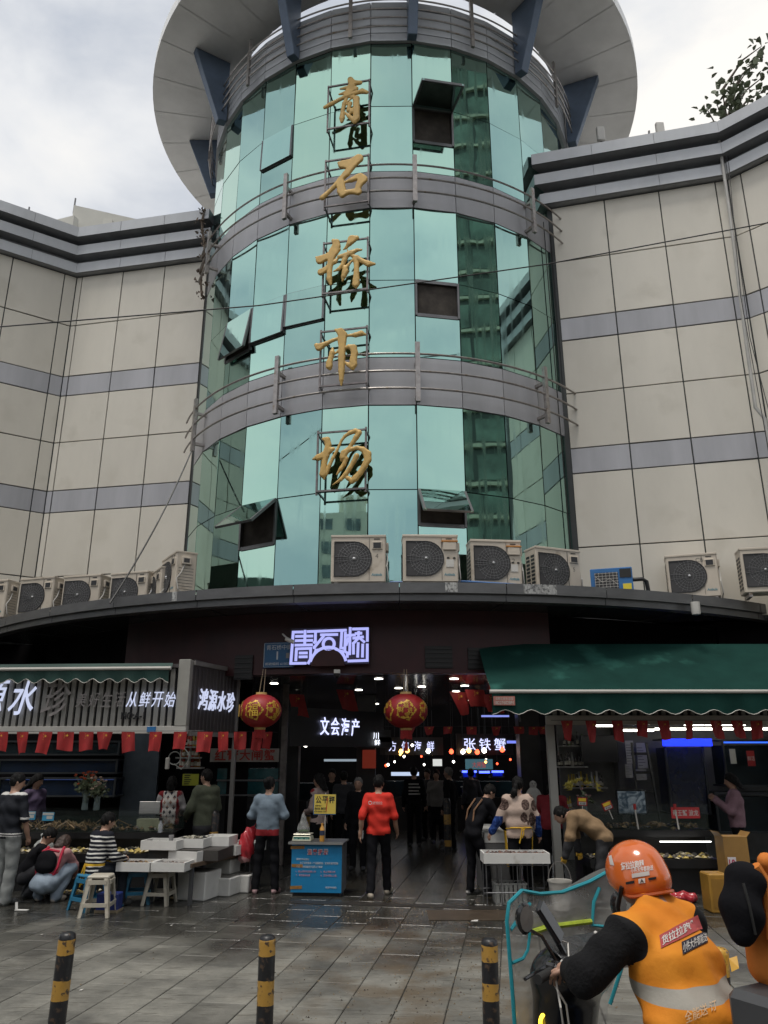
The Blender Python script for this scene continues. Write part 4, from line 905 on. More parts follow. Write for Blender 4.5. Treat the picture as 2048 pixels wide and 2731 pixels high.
t = thing('security_camera', 'white bullet camera over the blue street number plate', 'camera', tuple(A(617, 1380, 12.9)), .5); MB().tube([(0, 0, 0), (.12, -.08, -.06)], .035, 10).build('body', M_WHITE, t, smooth=True); MB().bar((0, .15, .1), (.02, 0, .02), .02).build('arm', M_WHITE, t)
t = thing('canopy_lamp', 'small round white lamp under the canopy at right', 'lamp', tuple(A(1503, 1316, 12.9) + Vector((0, 0, .0)))); MB().lathe([(0, -.09), (.07, -.09), (.075, -.04), (.075, .12), (0, .12)], 16).build('body', M_WHITE, t, smooth=True); MB().tube([(0, 0, .11), (0, 0, 4.3 - A(1503, 1316, 12.9).z)], .02, 6).build('stem', M_FRAME, t)

# ================================================================== LANTERNS
M_LRED = pm('lantern red cloth', (.30, .016, .018), .5, var=.15, vs=6, obj=True); M_LGOLD = pm('lantern gold print', (.62, .38, .05), .45, .2); M_LTAS = pm('tassel red', (.33, .02, .02), .7, var=.3, vs=40)
def lantern(lab, p, r, words, turn):
    t = thing('red_lantern', lab, 'lantern', tuple(p), turn, 'lanterns hanging at the gate')
    n = 24; hgt = r * .80; b = MB(); m = 12; prof = []
    for i in range(m + 1):
        a = -PI / 2 * .86 + PI * .86 * i / m; prof.append((a))
    vs_ = []; 
    for k in range(n * 2):
        rib = 1.0 if k % 4 else 1.012
        for a in prof: vs_.append(((r * rib * math.cos(a)) * math.cos(PI * k / n), (r * rib * math.cos(a)) * math.sin(PI * k / n), hgt * math.sin(a)))
    mm = m + 1; b.add(vs_, [(k * mm + i, ((k + 1) % (2 * n)) * mm + i, ((k + 1) % (2 * n)) * mm + i + 1, k * mm + i + 1) for k in range(2 * n) for i in range(m)])
    b.build('shade', M_LRED, t, smooth='all')
    for s in (1, -1): MB().lathe([(0, s * hgt * 1.08), (r * .26, s * hgt * 1.08), (r * .28, s * hgt * .93), (r * .26, s * hgt * .9)], 16).build('cap', pm('lantern cap', (.55, .36, .12), .4), t)
    for k, (wd, az) in enumerate(words):
        # lettering wrapped on the ball: small tilted tiles
        for wi, ch in enumerate(wd):
            if len(wd) == 1: u, v, s = 0, 0, .62
            else: u, v, s = ((0, .30), (-.27, .02), (.25, -.02), (.08, -.32))[wi] + (.27,)
            aa = rad(az) + u * .75; bb = v * .9; c = Vector((r * 1.015 * math.cos(bb) * math.sin(aa), -r * 1.015 * math.cos(bb) * math.cos(aa), hgt * 1.015 * math.sin(bb)))
            M = Matrix.Translation(c) @ Matrix.Rotation(aa, 4, 'Z') @ Matrix.Rotation(-bb * 1.0, 4, 'X')
            o = text(ch, M_LGOLD, t, M, height=r * s * .95, width=r * s * .85, extrude=.006, bold=.012, name='gold_print')
        # floral border dots
        fb = MB()
        for q in range(26):
            a = 2 * PI * q / 26; aa = rad(az) + .40 * math.cos(a) * (1 + .12 * math.cos(5 * a)); bb = .50 * math.sin(a) * (1 + .12 * math.cos(5 * a)); c = Vector((r * 1.015 * math.cos(bb) * math.sin(aa), -r * 1.015 * math.cos(bb) * math.cos(aa), hgt * 1.02 * math.sin(bb)))
            M = Matrix.Translation(c) @ Matrix.Rotation(aa, 4, 'Z') @ Matrix.Rotation(-bb, 4, 'X'); s = r * (.045 + .03 * (q % 3 == 0)); fb.add([(-s, 0, -s * .6), (s * .3, 0, -s), (s, 0, s * .4), (-s * .2, 0, s)], [(0, 1, 2, 3)], 0, M)
        fb.build('gold_border', M_LGOLD, t, fix=False)
    tb = MB(); rg = random.Random(2)
    for k in range(40):
        a = 2 * PI * k / 40; rr = r * .235; tb.tube([(rr * math.cos(a), rr * math.sin(a), -hgt * 1.05), (rr * 1.08 * math.cos(a), rr * 1.08 * math.sin(a), -hgt * 1.05 - r * .38 - rg.uniform(0, .02))], .0075, 4)
    tb.build('fringe', M_LTAS, t); MB().lathe([(r * .22, -hgt * 1.06), (r * .22, -hgt * 1.05 - r * .34)], 12).build('fringe_core', M_LTAS, t)
    MB().tube([(0, 0, -hgt * 1.05 - r * .3), (0, 0, -hgt * 1.05 - r * .55), (0, 0, -hgt * 1.05 - r * .62), (0, 0, -hgt * 1.05 - r * .95)], [.006, .006, .026, .03], 8).build('tassel', M_LTAS, t)
    for s in (-1, 1): MB().tube([(s * .035, 0, hgt * 1.05), (s * .02, .2, 3.24 - p.z + .04)], .006, 5).build('cord', pm('cord tan', (.30, .22, .14), .7), t)
    return t
c = A(563, 1536, 12.75); lantern('red lantern with gold 福 print hanging left of the gate', c, .335, [('福', -12), ('迎春接福', 48), ('财', -75)], 0)
c = A(877, 1536, 12.75); lantern('red lantern printed 招财进宝 in gold hanging in mid gate', c, .345, [('招财进宝', -2), ('吉祥', 62), ('如意', -64)], 0)

# ================================================================== FLAGS on a line
M_FLAG = pm('flag red', (.36, .022, .022), .6, var=.15, vs=10); M_STAR = pm('flag yellow', (.70, .42, .04), .6)
def star(b, cx, cz, r, y):
    v = [(cx + (r if i % 2 == 0 else r * .4) * math.sin(PI * i / 5), y, cz + (r if i % 2 == 0 else r * .4) * math.cos(PI * i / 5)) for i in range(10)]; b.add(v + [(cx, y, cz)], [(i, (i + 1) % 10, 10) for i in range(10)])
rf = random.Random(9)
def flag(lab, p, w, h, group, skew=None):
    t = thing('bunting_flag', lab, 'flag', tuple(p), rf.uniform(-.5, .5), group); n = 5; b = MB(); ph = rf.uniform(0, 6); sk = skew if skew is not None else rf.uniform(-.18, .18); fold = rf.choice((.05, .1, .15, .5)); w *= rf.uniform(.8, 1.05); h *= rf.uniform(.85, 1.1)
    V = []
    for i in range(n + 1):
        for j in range(5):
            u, v = i / n, j / 4; V.append(((u - .5) * w * (1 - fold * v) + sk * v * h * .6, .025 * math.sin(ph + u * 7 + v * 2) * (.3 + v), -v * h * (1 - .06 * math.sin(ph + 3 * u))))
    b.add(V, [(i * 5 + j, (i + 1) * 5 + j, (i + 1) * 5 + j + 1, i * 5 + j + 1) for i in range(n) for j in range(4)]); b.build('cloth', M_FLAG, t, smooth='all', fix=False)
    s = MB(); star(s, .12 * w, -.2 * h, .07 * w + .006, -.034)
    for a in range(4): star(s, .12 * w - .16 * w + .03 * w * (a in (1, 2)), -.12 * h - .075 * h * a, .03 * w, -.034)
    s.build('stars', M_STAR, t, fix=False)
ORD = ['first', 'second', 'third', 'fourth', 'fifth', 'sixth', 'seventh', 'eighth', 'ninth', 'tenth', 'eleventh', 'twelfth', 'thirteenth', 'fourteenth', 'fifteenth']
fx = [4, 48, 93, 141, 190, 232, 280, 332, 389, 438, 482, 516, 552, 584]
for i, x in enumerate(fx): flag(f'{ORD[i]} small red flag from the left photo edge under the slatted sign', A(x + rf.uniform(-6, 6), 1581, 12.35 + max(0, (x - 440) * .007)), .235 if i < 11 else .2, .30, 'red bunting flags under the left sign', None)
for i, x in enumerate((1224, 1280, 1332, 1383, 1436, 1490, 1543, 1590, 1632)): flag(f'{ORD[i]} small red flag rightwards from the white post under the awning', A(x + rf.uniform(-7, 7), 1557, 12.3), .20, .28, 'red bunting flags under the awning')
for i, x in enumerate((886, 927, 968, 1018, 1072, 1120, 1152, 1172)): flag(f'{ORD[i]} small dim red flag right of the tall lantern tassel inside the gate', A(x, 1570, 14.6), .21, .14, 'red bunting flags inside the gate')
for i, (x, y) in enumerate(((1025, 1490), (990, 1495), (1060, 1500), (640, 1500), (745, 1490))): flag(f'{ORD[i]} dim hanging flag below the hall ceiling lights', A(x, y, 16.5), .42, .42, 'dim flags under the hall ceiling', .5)
cable('bunting_line', 'thin line carrying the red flags under the left sign', [A(-20, 1580, 12.35), A(440, 1579, 12.35), A(600, 1582, 13.5)], .004)
cable('bunting_line', 'thin line carrying the red flags under the green awning', [A(1190, 1556, 12.3), A(1700, 1556, 12.3)], .004)
cable('bunting_line', 'thin line carrying the flags across inside the gate', [A(800, 1569, 14.6), A(1180, 1569, 14.6)], .004)

# ================================================================== LEFT STALL with slatted sign
M_SLAT = pm('grey slat', (.30, .29, .265), .5, var=.12, vs=2); M_RAIL = pm('white rail', (.50, .48, .44), .5, var=.08); M_SIDE = pm('stall side panel', (.075, .065, .066), .5, var=.15)
OL = Vector((-3.12, 12.6, 0)); DXL = Vector((math.cos(rad(-4)), math.sin(rad(-4)), 0)); ML = frame_M(OL, DXL); NL = Vector((DXL.y, -DXL.x, 0))
ST = thing('seafood_stall', 'left seafood stall with white lettering on a slatted grey sign fascia', 'market stall', tuple(OL), rad(-4))
def lm(*v): return Vector(v)
MB().box(-7.5, .06, 2.36, -.20, .10, 3.27).build('sign_back', M_BLK, ST)
ns = 64
sl0 = MB().box(-.036, 0, 0, .036, .045, .90).build('slat', M_SLAT, ST); 
for i in range(62):
    o = sl0 if i == 0 else link('slat', sl0.data, ST); o.location = (-.29 - .1165 * i, .012, 2.36)
MB().box(-7.5, -.03, 2.245, .0, .12, 2.36).build('bottom_rail', M_RAIL, ST, bevel=.005); MB().box(-.19, -.035, 2.361, .0, .12, 3.40).build('end_post', pm('end post grey', (.33, .32, .29), .5, var=.1), ST, bevel=.005); MB().box(-7.5, -.02, 3.272, -.191, .12, 3.33).build('top_rail', M_SIDE, ST)
sd_ = Vector((math.sin(rad(17)), math.cos(rad(17)), 0)); 
sp = MB(); sp.add([(0, .121, 2.25), (.40, 1.45, 2.25), (.40, 1.45, 3.38), (0, .121, 3.42)], [(0, 1, 2, 3)]); S_ = sp.build('side_panel', M_SIDE, ST)
for k in range(13): MB().bar((.002 + .4 * (k + .5) / 13 + .012, .121 + 1.33 * (k + .5) / 13, 2.3), (.002 + .4 * (k + .5) / 13 + .012, .121 + 1.33 * (k + .5) / 13, 3.3), .012, .02).build('side_slat', M_SIDE, S_)
for z in (2.25, 3.36): MB().bar((.008, .122, z), (.408, 1.45, z), .06, .07).build('side_rail', pm('side rail grey', (.22, .21, .20), .5), S_)
MB().bar((.41, 1.45, 0), (.41, 1.45, 3.3), .07).build('side_post', pm('side post grey', (.20, .19, .18), .5), ST)
# shop lettering: lit, with two groups of dead tubes
M_DEAD = pm('dead white letters', (.33, .30, .29), .5)
def lsign(ch, x, y, w, h, mat, shear=.12, bold=.0):
    c = AP(x, y, OL + NL * .05, NL); M = frame_M(c, DXL); Mi = ST_M.inverted() @ M
    return text(ch, mat, ST, Mi, width=w, height=h, extrude=.012, bold=bold, shear=shear)
ST_M = Matrix.Translation(OL) @ Matrix.Rotation(rad(-4), 4, 'Z')
M_LEDL = em('stall led', (.70, .76, 1.0), .6)
lsign('源', -15, 1505, .42, .56, M_LEDL, .2, .006); lsign('水', 52, 1506, .42, .56, M_LEDL, .2, .008); lsign('珍', 123, 1510, .42, .56, M_DEAD, .2, .006)
for i, ch in enumerate('美好生活从鲜开始'): lsign(ch, 177 + 27.3 * i, 1511, .165, .235, M_LEDL if i > 3 else M_DEAD, .15, .0)
c = AP(348, 1547, OL + NL * .02, NL); text('NO:A-1', M_BLK, ST, ST_M.inverted() @ frame_M(AP(287, 1546, OL + NL * .04, NL), DXL), width=.38, height=.115, extrude=.01, bold=.03)
MB().box(-.62, -.05, 2.27, -.48, -.031, 2.35).build('number_plate', pm('stall number blue', (.03, .17, .42), .4), ST)
for q, ch in enumerate('鸿源水珍'):
    f_ = .20 + .20 * q; bp_ = Vector((.4 * f_ + .02, .121 + 1.33 * f_, 2.80)); text(ch, M_LEDL, ST, frame_M(bp_ + Vector((.02, -.006, 0)), Vector((.288, .957, 0))), width=.24, height=.34, extrude=.02, bold=.004, shear=.12)
# dark awning tucked over the sign
M_AWN = pm('dark green awning', (.010, .045, .036), .65, var=.25, vs=2.5); M_AWN2 = pm('green awning', (.010, .042, .035), .85, spec=.08, var=.2, vs=1.6, bump=.08, bs=9, dirt=((.03, .11, .09), 1.3, .60))
def awning(t, x0, x1, y0, z0, y1, z1, val, mat, barm, n_sc, bar=True):
    n = 28; b = MB(); V = []
    for i in range(n + 1):
        u = i / n
        for j in range(7):
            v = j / 6; V.append((x0 + (x1 - x0) * u, y0 + (y1 - y0) * v, z0 + (z1 - z0) * v - .05 * math.sin(PI * v) - .02 * math.sin(u * 19 + v * 2) * math.sin(PI * v)))
    b.add(V, [(i * 7 + j, (i + 1) * 7 + j, (i + 1) * 7 + j + 1, i * 7 + j + 1) for i in range(n) for j in range(6)]); b.build('cloth', mat, t, smooth='all', fix=False)
    vb = MB(); m = n_sc * 6; vb.add([q for i in range(m + 1) for q in ((x0 + (x1 - x0) * i / m, y0 - .006, z0 + .005), (x0 + (x1 - x0) * i / m, y0 + .012 * math.sin(i * .7), z0 - val - .035 * math.cos(2 * PI * i / 6)))], [(2 * i, 2 * i + 2, 2 * i + 3, 2 * i + 1) for i in range(m)]); vb.build('valance', mat, t, fix=False)
    MB().tube([(x0 + (x1 - x0) * i / m, y0 - .004 + .012 * math.sin(i * .7), z0 - val - .035 * math.cos(2 * PI * i / 6)) for i in range(m + 1)], .006, 4).build('trim', barm, t)
    if bar: MB().tube([(x0 - .03, y0 - .01, z0), (x1 + .03, y0 - .01, z0)], .028, 8).build('front_bar', barm, t, smooth=True)
t = thing('awning', 'rolled dark green awning with white bar above the slatted sign', 'awning', tuple(OL + Vector((0, 0, 0))), rad(-4))
awning(t, -7.4, -.28, -.22, 3.24, -.06, 3.34, .19, M_AWN, M_RAIL, 26)

# ================================================================== RIGHT STALL: green awning, post, fascia
t = thing('awning', 'large green awning with scalloped edge over the right seafood stall', 'awning', (0, 0, 0))
xl, xr = A(1062, 1496, 11.8).x, A(1900, 1494, 11.8).x
awning(t, xl, xr, 11.8, 2.83, 13.25, 3.74, .30, M_AWN2, M_RAIL, 15)
wash = pm('pale washed streaks', (.16, .24, .21), .7, var=.4, vs=14, streak=6, dirt=((.012, .078, .060), 11, .40))
k_ = A(1089, 1514, 11.78); MB().box(k_.x - .16, k_.y - .012, k_.z - .065, k_.x + .16, k_.y - .008, k_.z + .065).build('sticker', pm('pink sticker', (.42, .16, .13), .6), t)
text('成都文姐生态园', M_RAIL, t, I3((k_.x, k_.y - .014, k_.z + .03)), width=.26, height=.04, extrude=.001); text('18227602891', M_RAIL, t, I3((k_.x, k_.y - .014, k_.z - .028)), width=.28, height=.05, extrude=.001, bold=.01)
for x in (xl + .35, xr - .4): MB().bar((x, 11.85, 2.80), (x + .25, 12.95, 2.45), .03).build('arm', M_FRAME, t)
RS = thing('seafood_stall', 'right seafood stall with white post, shelves and blue lit tanks', 'market stall', (0, 0, 0))
pz = A(1195, 1600, 12.6)
MB().box(pz.x - .09, 12.55, 2.38, 7.6, 12.68, 2.52).build('bottom_rail', M_RAIL, RS, bevel=.005); MB().box(pz.x - .09, 12.62, 2.521, 7.6, 12.66, 3.05).build('sign_back', M_BLK, RS)
s0 = MB().box(-.03, 0, 0, .03, .04, .5).build('slat', M_SLAT, RS)
for i in range(44):
    o = s0 if i == 0 else link('slat', s0.data, RS); o.location = (pz.x + .05 + .115 * i, 12.578, 2.522)
MB().box(pz.x - .07, 12.70, 0, pz.x + .05, 12.82, 2.379).build('post', pm('post grey white', (.36, .35, .32), .5, var=.1), RS)
MB().box(A(1206, 1600, 16.2).x, 16.2, 0, 11.5, 16.35, 3.29).build('back_wall', pm('stall back wall', (.20, .20, .19), .6, var=.2), RS)
MB().box(4.6, 15.9, 0, 4.72, 16.19, 3.2).build('wall_pier', pm('pier grey', (.17, .17, .165), .6), RS)
M_TUBE = em('tube lamp', (1, .97, .88), 5.5); M_TUBEB = em('blue tank lamp', (.02, .05, 1.0), 3.2)
for k, (x0, x1, y, Y) in enumerate(((1345, 1412, 1578, 13.3), (1385, 1660, 1575, 14.2), (1280, 1330, 1568, 14.5), (1478, 1610, 1566, 15.2))):
    a, b_ = A(x0, y, Y), A(x1, y, Y); t = thing('tube_lamp', ['slim white tube lamp hung lowest under the right stall', 'long white tube lamp running to the right photo edge', 'short white tube lamp seen left under the right stall', 'white tube lamp farthest back under the right stall'][k], 'lamp', tuple(a), group='tube lamps in the right stall')
    MB().tube([(0, 0, 0), tuple(b_ - a)], .017, 8).build('tube', M_TUBE, t); MB().box(-.01, -.03, .022, b_.x - a.x + .01, .03, .055).build('housing', M_WHITE, t); MB().tube([((b_.x - a.x) / 2, 0, .05), ((b_.x - a.x) / 2, 0, 3.28 - a.z)], .006, 5).build('hanger', M_CABLE, t)
# shelves of bottles on the back wall
M_SHELF = pm('shelf white', (.34, .33, .31), .5); bot_m = [pm('bottle dark', (.03, .02, .015), .15, coat=.6), pm('bottle amber', (.22, .09, .02), .2, coat=.6), pm('bottle green', (.10, .20, .05), .25, coat=.5), pm('bottle red', (.35, .05, .03), .3), pm('bottle yellow', (.50, .36, .05), .35), pm('bottle clear', (.42, .42, .40), .2)]
bprof = [(0, 0), (.032, 0), (.034, .01), (.034, .13), (.014, .19), (.013, .235), (.016, .24), (.016, .262), (0, .264)]
bm_ = []
for k in range(6):
    b = MB(); b.lathe(bprof, 10); o = b.build('bottle', bot_m[k], None, smooth=True); bm_.append(o.data); bpy.data.objects.remove(o)
lab_m = pm('bottle label', (.55, .52, .44), .6); lb_ = MB(); lb_.lathe([(.0352, .03), (.0352, .10)], 10); o = lb_.build('label', lab_m, None, smooth=True); lbm = o.data; bpy.data.objects.remove(o)
rb = random.Random(21)
def shelf_run(where, x0, x1, y, Y, n, kinds, first):
    p, q = A(x0, y, Y), A(x1, y, Y); sh = thing('shelf', first, 'shelf', tuple(p), group='bottle shelves'); MB().box(-.05, -.1, -.03, q.x - p.x + .05, .16, -.004).build('board', M_SHELF, sh)
    for i in range(n):
        o = link('bottle', bm_[rb.choice(kinds)]); o.location = (p.x + (q.x - p.x) * (i + .5) / n + rb.uniform(-.01, .01), p.y + rb.uniform(-.04, .05), p.z - .003); s = rb.uniform(.72, 1.1); o.scale = (s, s, s * rb.uniform(.8, 1.15))
        tag(o, f'small bottle standing in the row on the {where}', 'bottle', f'bottles on the {where}'); link('label', lbm, o)
shelf_run('top shelf of the right stall', 1215, 1262, 1610, 15.9, 5, [0, 2, 5], 'top bottle shelf on the right stall back wall'); shelf_run('second shelf of the right stall', 1205, 1262, 1655, 15.9, 8, [0, 0, 5], 'second bottle shelf on the right stall back wall')
shelf_run('third shelf of the right stall', 1228, 1305, 1700, 15.9, 14, [2, 4, 0, 5], 'third bottle shelf on the right stall back wall'); shelf_run('lowest shelf of the right stall', 1205, 1235, 1745, 15.6, 5, [3, 4], 'lowest bottle shelf behind the white post')
# dark television, price sheets, ladder, screen
p, q = A(1255, 1590, 15.7), A(1335, 1645, 15.7); t = thing('television', 'black wall television over the right stall shelves', 'television', (p.x, 15.7, q.z)); MB().box(0, -.03, 0, q.x - p.x, .03, p.z - q.z).build('screen', M_BLK, t, bevel=.01); MB().box(-.012, -.026, -.012, q.x - p.x + .012, .035, p.z - q.z + .012).build('bezel', pm('bezel', (.03, .03, .03), .4), t)
M_PAPER = pm('price sheet', (.52, .52, .49), .7, var=.08, vs=6)
for k, (x0, y0, x1, y1) in enumerate(((1350, 1600, 1372, 1650), (1374, 1605, 1400, 1660), (1350, 1651, 1368, 1680), (1370, 1662, 1398, 1685))):
    p, q = A(x0, y0, 15.6), A(x1, y1, 15.6); t = thing('price_sheet', f'{ORD[k]} pale printed price sheet beside the black television', 'poster', (p.x, 15.6, q.z), group='price sheets'); W_, H_ = q.x - p.x, p.z - q.z
    MB().box(0, 0, 0, W_, .008, H_).build('paper', M_PAPER, t); lb2 = MB()
    for r_ in range(7): lb2.box(.05 * W_, -.002, H_ * (.1 + .115 * r_), W_ * (.5 + .4 * ((r_ * 37) % 10) / 10), -.0005, H_ * (.1 + .115 * r_) + H_ * .03)
    lb2.build('print', pm('grey print', (.18, .18, .18), .7), t)
p, q = A(1330, 1706, 14.2), A(1400, 1760, 14.2); t = thing('monitor', 'lit monitor showing seafood on the right stall counter', 'monitor', (p.x, 14.2, q.z)); W_, H_ = q.x - p.x, p.z - q.z
MB().box(0, 0, 0, W_, .04, H_).build('casing', M_BLK, t, bevel=.008)
sm = bpy.data.materials.new('seafood screen'); tt, bb_ = nodes(sm); nn = tt.nodes.new('ShaderNodeTexNoise'); nn.inputs['Scale'].default_value = 2.2; nn.inputs['Detail'].default_value = 3; nn.inputs['Distortion'].default_value = 2.5; rr_ = tt.nodes.new('ShaderNodeValToRGB'); rr_.color_ramp.elements[0].position = .4; rr_.color_ramp.elements[0].color = (.04, .07, .10, 1); rr_.color_ramp.elements[1].position = .62; rr_.color_ramp.elements[1].color = (.30, .36, .40, 1)
tt.links.new(nn.outputs[0], rr_.inputs[0]); tt.links.new(rr_.outputs[0], bb_.inputs['Emission Color']); bb_.inputs['Emission Strength'].default_value = .2; bb_.inputs['Base Color'].default_value = (.02, .02, .02, 1)
MB().box(.025, -.004, .025, W_ - .025, -.001, H_ - .025).build('screen', sm, t); MB().bar((W_ / 2, .03, 0), (W_ / 2, .03, -.28), .06).build('stand', M_BLK, t)
t = thing('step_ladder', 'dark step ladder leaning in the right stall by the blue tank', 'ladder', tuple(G(1420, 1880).xy) + (0,)); b0 = Vector(t.location)
b = MB()
for s in (-.17, .17): b.bar((s * 1.25, .0, 0), (s * .8, .35, 2.15), .04, .03)
b.build('rails', pm('ladder metal', (.05, .05, .05), .4, .5), t)
for k in range(6): MB().bar((-.2 + .006 * k, .05 + .055 * k, .3 + .33 * k), (.2 - .006 * k, .05 + .055 * k, .3 + .33 * k), .03, .05).build('rung', MATS['ladder metal'], t)
# blue-lit live tanks in the dark on the right
M_TANKB = pm('tank blue water', (.006, .012, .05), .15, var=.4, vs=2, coat=.5); M_TANKD = pm('tank dark water', (.007, .016, .022), .25, var=.5, vs=2, spec=.2)
def tank(lab, p, q, dep, mat, lamp=None, group='live seafood tanks', z0=None):
    """p top left, q bottom right on the front"""
    W_, H_ = q.x - p.x, p.z - q.z; t = thing('fish_tank', lab, 'fish tank', (p.x, p.y, q.z), 0, group)
    MB().box(.02, .02, .02, W_ - .02, dep, H_ * .88).build('water', mat, t); MB().box(0, 0, .03, W_, .012, H_ - .03).build('glass', glassy('tank glass', (.10, .12, .12), .05, .05), t)
    fr = MB()
    for zz in (.0, H_ - .03): fr.box(-.02, -.015, zz, W_ + .02, dep + .02, zz + .03)
    for xx in (-.02, W_ - .015): fr.box(xx, -.016, .031, xx + .035, .02, H_ - .031)
    fr.build('frame', pm('tank frame', (.05, .055, .06), .4, .3), t)
    if lamp: MB().box(.06, .10, H_ - .06, W_ - .06, .16, H_ - .035).build('lamp', lamp, t)
    return t
tank('tall tank glowing deep blue at the right stall', A(1435, 1596, 15.2), A(1535, 1760, 15.2), .6, M_TANKB, M_TUBEB); tank('wide dark tank with pale blue lamp at far right', A(1560, 1598, 15.0), A(1690, 1700, 15.0), .6, M_TANKD, em('pale blue lamp', (.03, .12, .9), 1.6)); tank('low dark tank behind the woman in pink', A(1545, 1712, 15.0), A(1690, 1800, 15.0), .6, M_TANKD)
for k, (x0, y0, x1, y1, Y) in enumerate(((1430, 1596, 1537, 1612, 15.1),)): p, q = A(x0, y0, Y), A(x1, y1, Y); tag(MB().box(p.x, Y - .05, q.z, q.x, Y, p.z).build('blue_light_box', em('blue glow', (.01, .03, 1.), 1.8)), 'glowing blue light strip above the tall tank', 'lamp')
for k, (x0, y0, x1, y1, m, lab) in enumerate(((1575, 1618, 1592, 1650, M_PAPER, 'small white notice hung in the right stall'), (1612, 1622, 1633, 1655, M_FLAG, 'small red notice with white characters at the far right'))):
    p, q = A(x0, y0, 14.8), A(x1, y1, 14.8); t = thing('notice', lab, 'sign', (p.x, 14.8, q.z)); MB().box(0, 0, 0, q.x - p.x, .006, p.z - q.z).build('card', m, t)
    if k: text('鲜活', M_PAPER, t, I3(((q.x - p.x) / 2, -.003, (p.z - q.z) / 2)), width=.13, height=.08, extrude=.001)
# right display tank with lobsters and shells
def goods(b, x0, x1, y0, y1, z, n, s, rng, mi=3, zs=.6):
    for q in range(n):
        M = Matrix.Translation((rng.uniform(x0, x1), rng.uniform(y0, y1), z + rng.uniform(0, s * .8))) @ Matrix.Rotation(rng.uniform(0, 6.3), 4, 'Z') @ Matrix.Rotation(rng.uniform(-.7, .7), 4, 'X'); l = s * rng.uniform(.6, 1.25)
        b.add([(-l, 0, 0), (-l * .3, -l * .6, 0), (l * .7, -l * .45, 0), (l, .1 * l, 0), (l * .5, l * .6, 0), (-l * .5, l * .5, 0), (0, 0, l * zs)], [(0, 1, 6), (1, 2, 6), (2, 3, 6), (3, 4, 6), (4, 5, 6), (5, 0, 6), (5, 4, 3, 2, 1, 0)], rng.randrange(mi), M)
M_SH = [pm('shell brown', (.13, .075, .035), .45, var=.4, vs=20), pm('shell tan', (.30, .21, .10), .5, var=.3, vs=20), pm('shell dark', (.035, .03, .026), .4)]
M_SHY = [pm('shell yellow', (.48, .36, .10), .5, var=.3, vs=25), pm('shell cream', (.55, .48, .33), .5, var=.2, vs=25), pm('shell grey', (.10, .09, .08), .5)]
M_MUS = [pm('clam grey', (.22, .20, .15), .4, var=.4, vs=30), pm('clam pale', (.42, .40, .32), .4, var=.3, vs=30), pm('clam black', (.03, .03, .03), .35)]
M_SHR = [pm('shrimp brown', (.10, .06, .05), .4, var=.4, vs=30), pm('shrimp rust', (.19, .09, .06), .4), pm('shrimp grey', (.11, .10, .10), .4)]
M_PLN = pm('black stall base', (.014, .014, .015), .35, var=.4, vs=3); rgd = random.Random(31)
M_TG = glassy('display glass', (.10, .12, .11), .04, .04)
def display(lab, p, q, dep, zb, zt, goods_m, lower_m, lower_z):
    x0, x1, Y = p.x, q.x, p.y; t = thing('display_tank', lab, 'fish tank', (x0, Y, 0)); W_ = x1 - x0
    MB().box(0, .22, 0, W_, dep, zb).build('plinth', M_PLN, t); MB().box(0, .0, zb - .09, W_, dep, zb - .001).build('tray_floor', M_PLN, t)
    for nm, bx in (('front_glass', (0, 0, zb, W_, .01, zt)), ('back_glass', (0, dep - .01, zb, W_, dep, zt)), ('side_glass', (0, .011, zb, .01, dep - .011, zt)), ('side_glass', (W_ - .01, .011, zb, W_, dep - .011, zt))): MB().box(*bx).build(nm, M_TG, t)
    MB().box(.012, .012, zb + .002, W_ - .012, dep - .012, zb + (zt - zb) * .62).build('water', glassy('tank water', (.025, .04, .03), .22, .05, .3, 14), t)
    b = MB(); goods(b, .06, W_ - .06, .05, dep - .08, zb + .02, int(W_ * 75), .055, rgd); o = b.build('seafood', goods_m, t); o['kind'] = 'stuff'
    if lower_m:
        MB().box(0, -.28, lower_z - .12, W_, .219, lower_z).build('lower_shelf', M_PLN, t); MB().box(.05, -.2, 0, W_ - .05, .2, lower_z - .121).build('lower_base', M_PLN, t)
        b = MB(); goods(b, .06, W_ - .06, -.24, .17, lower_z, int(W_ * 95), .05, rgd); o = b.build('shells', lower_m, t); o['kind'] = 'stuff'
    return t
RT = display('right display tank full of lobsters above a shelf of yellow shells', A(1257, 1745, 12.5), A(1528, 1745, 12.5), .7, .84, 1.20, M_SH, M_SHY, .47)
MB().box(1.05, -.27, .70, 1.80, -.24, .715).build('shelf_lamp', em('shelf lamp', (1, .98, .92), 3), RT)
display('left display tank with brown weed beside the squatting shopper', A(-40, 1750, 12.75), A(378, 1750, 12.75), .7, .79, 1.10, [MATS['shell brown'], pm('weed brown', (.14, .10, .04), .5), MATS['shell dark']], M_SHY, .52)
wb_ = MB()
for q in range(70):
    x = rgd.uniform(-6.0, -4.2); y = rgd.uniform(12.8, 13.2); a = rgd.uniform(-1, 1); wb_.tube([(x, y, .82), (x + .12 * a, y, .90 + rgd.uniform(0, .06)), (x + .28 * a, y + rgd.uniform(-.1, .1), .86)], .008, 4)
o = tag(wb_.build('crab_legs', pm('crab leg', (.26, .17, .08), .45, var=.3, vs=20)), 'tangle of tan crab legs inside the left display tank', 'seafood'); o['kind'] = 'stuff'
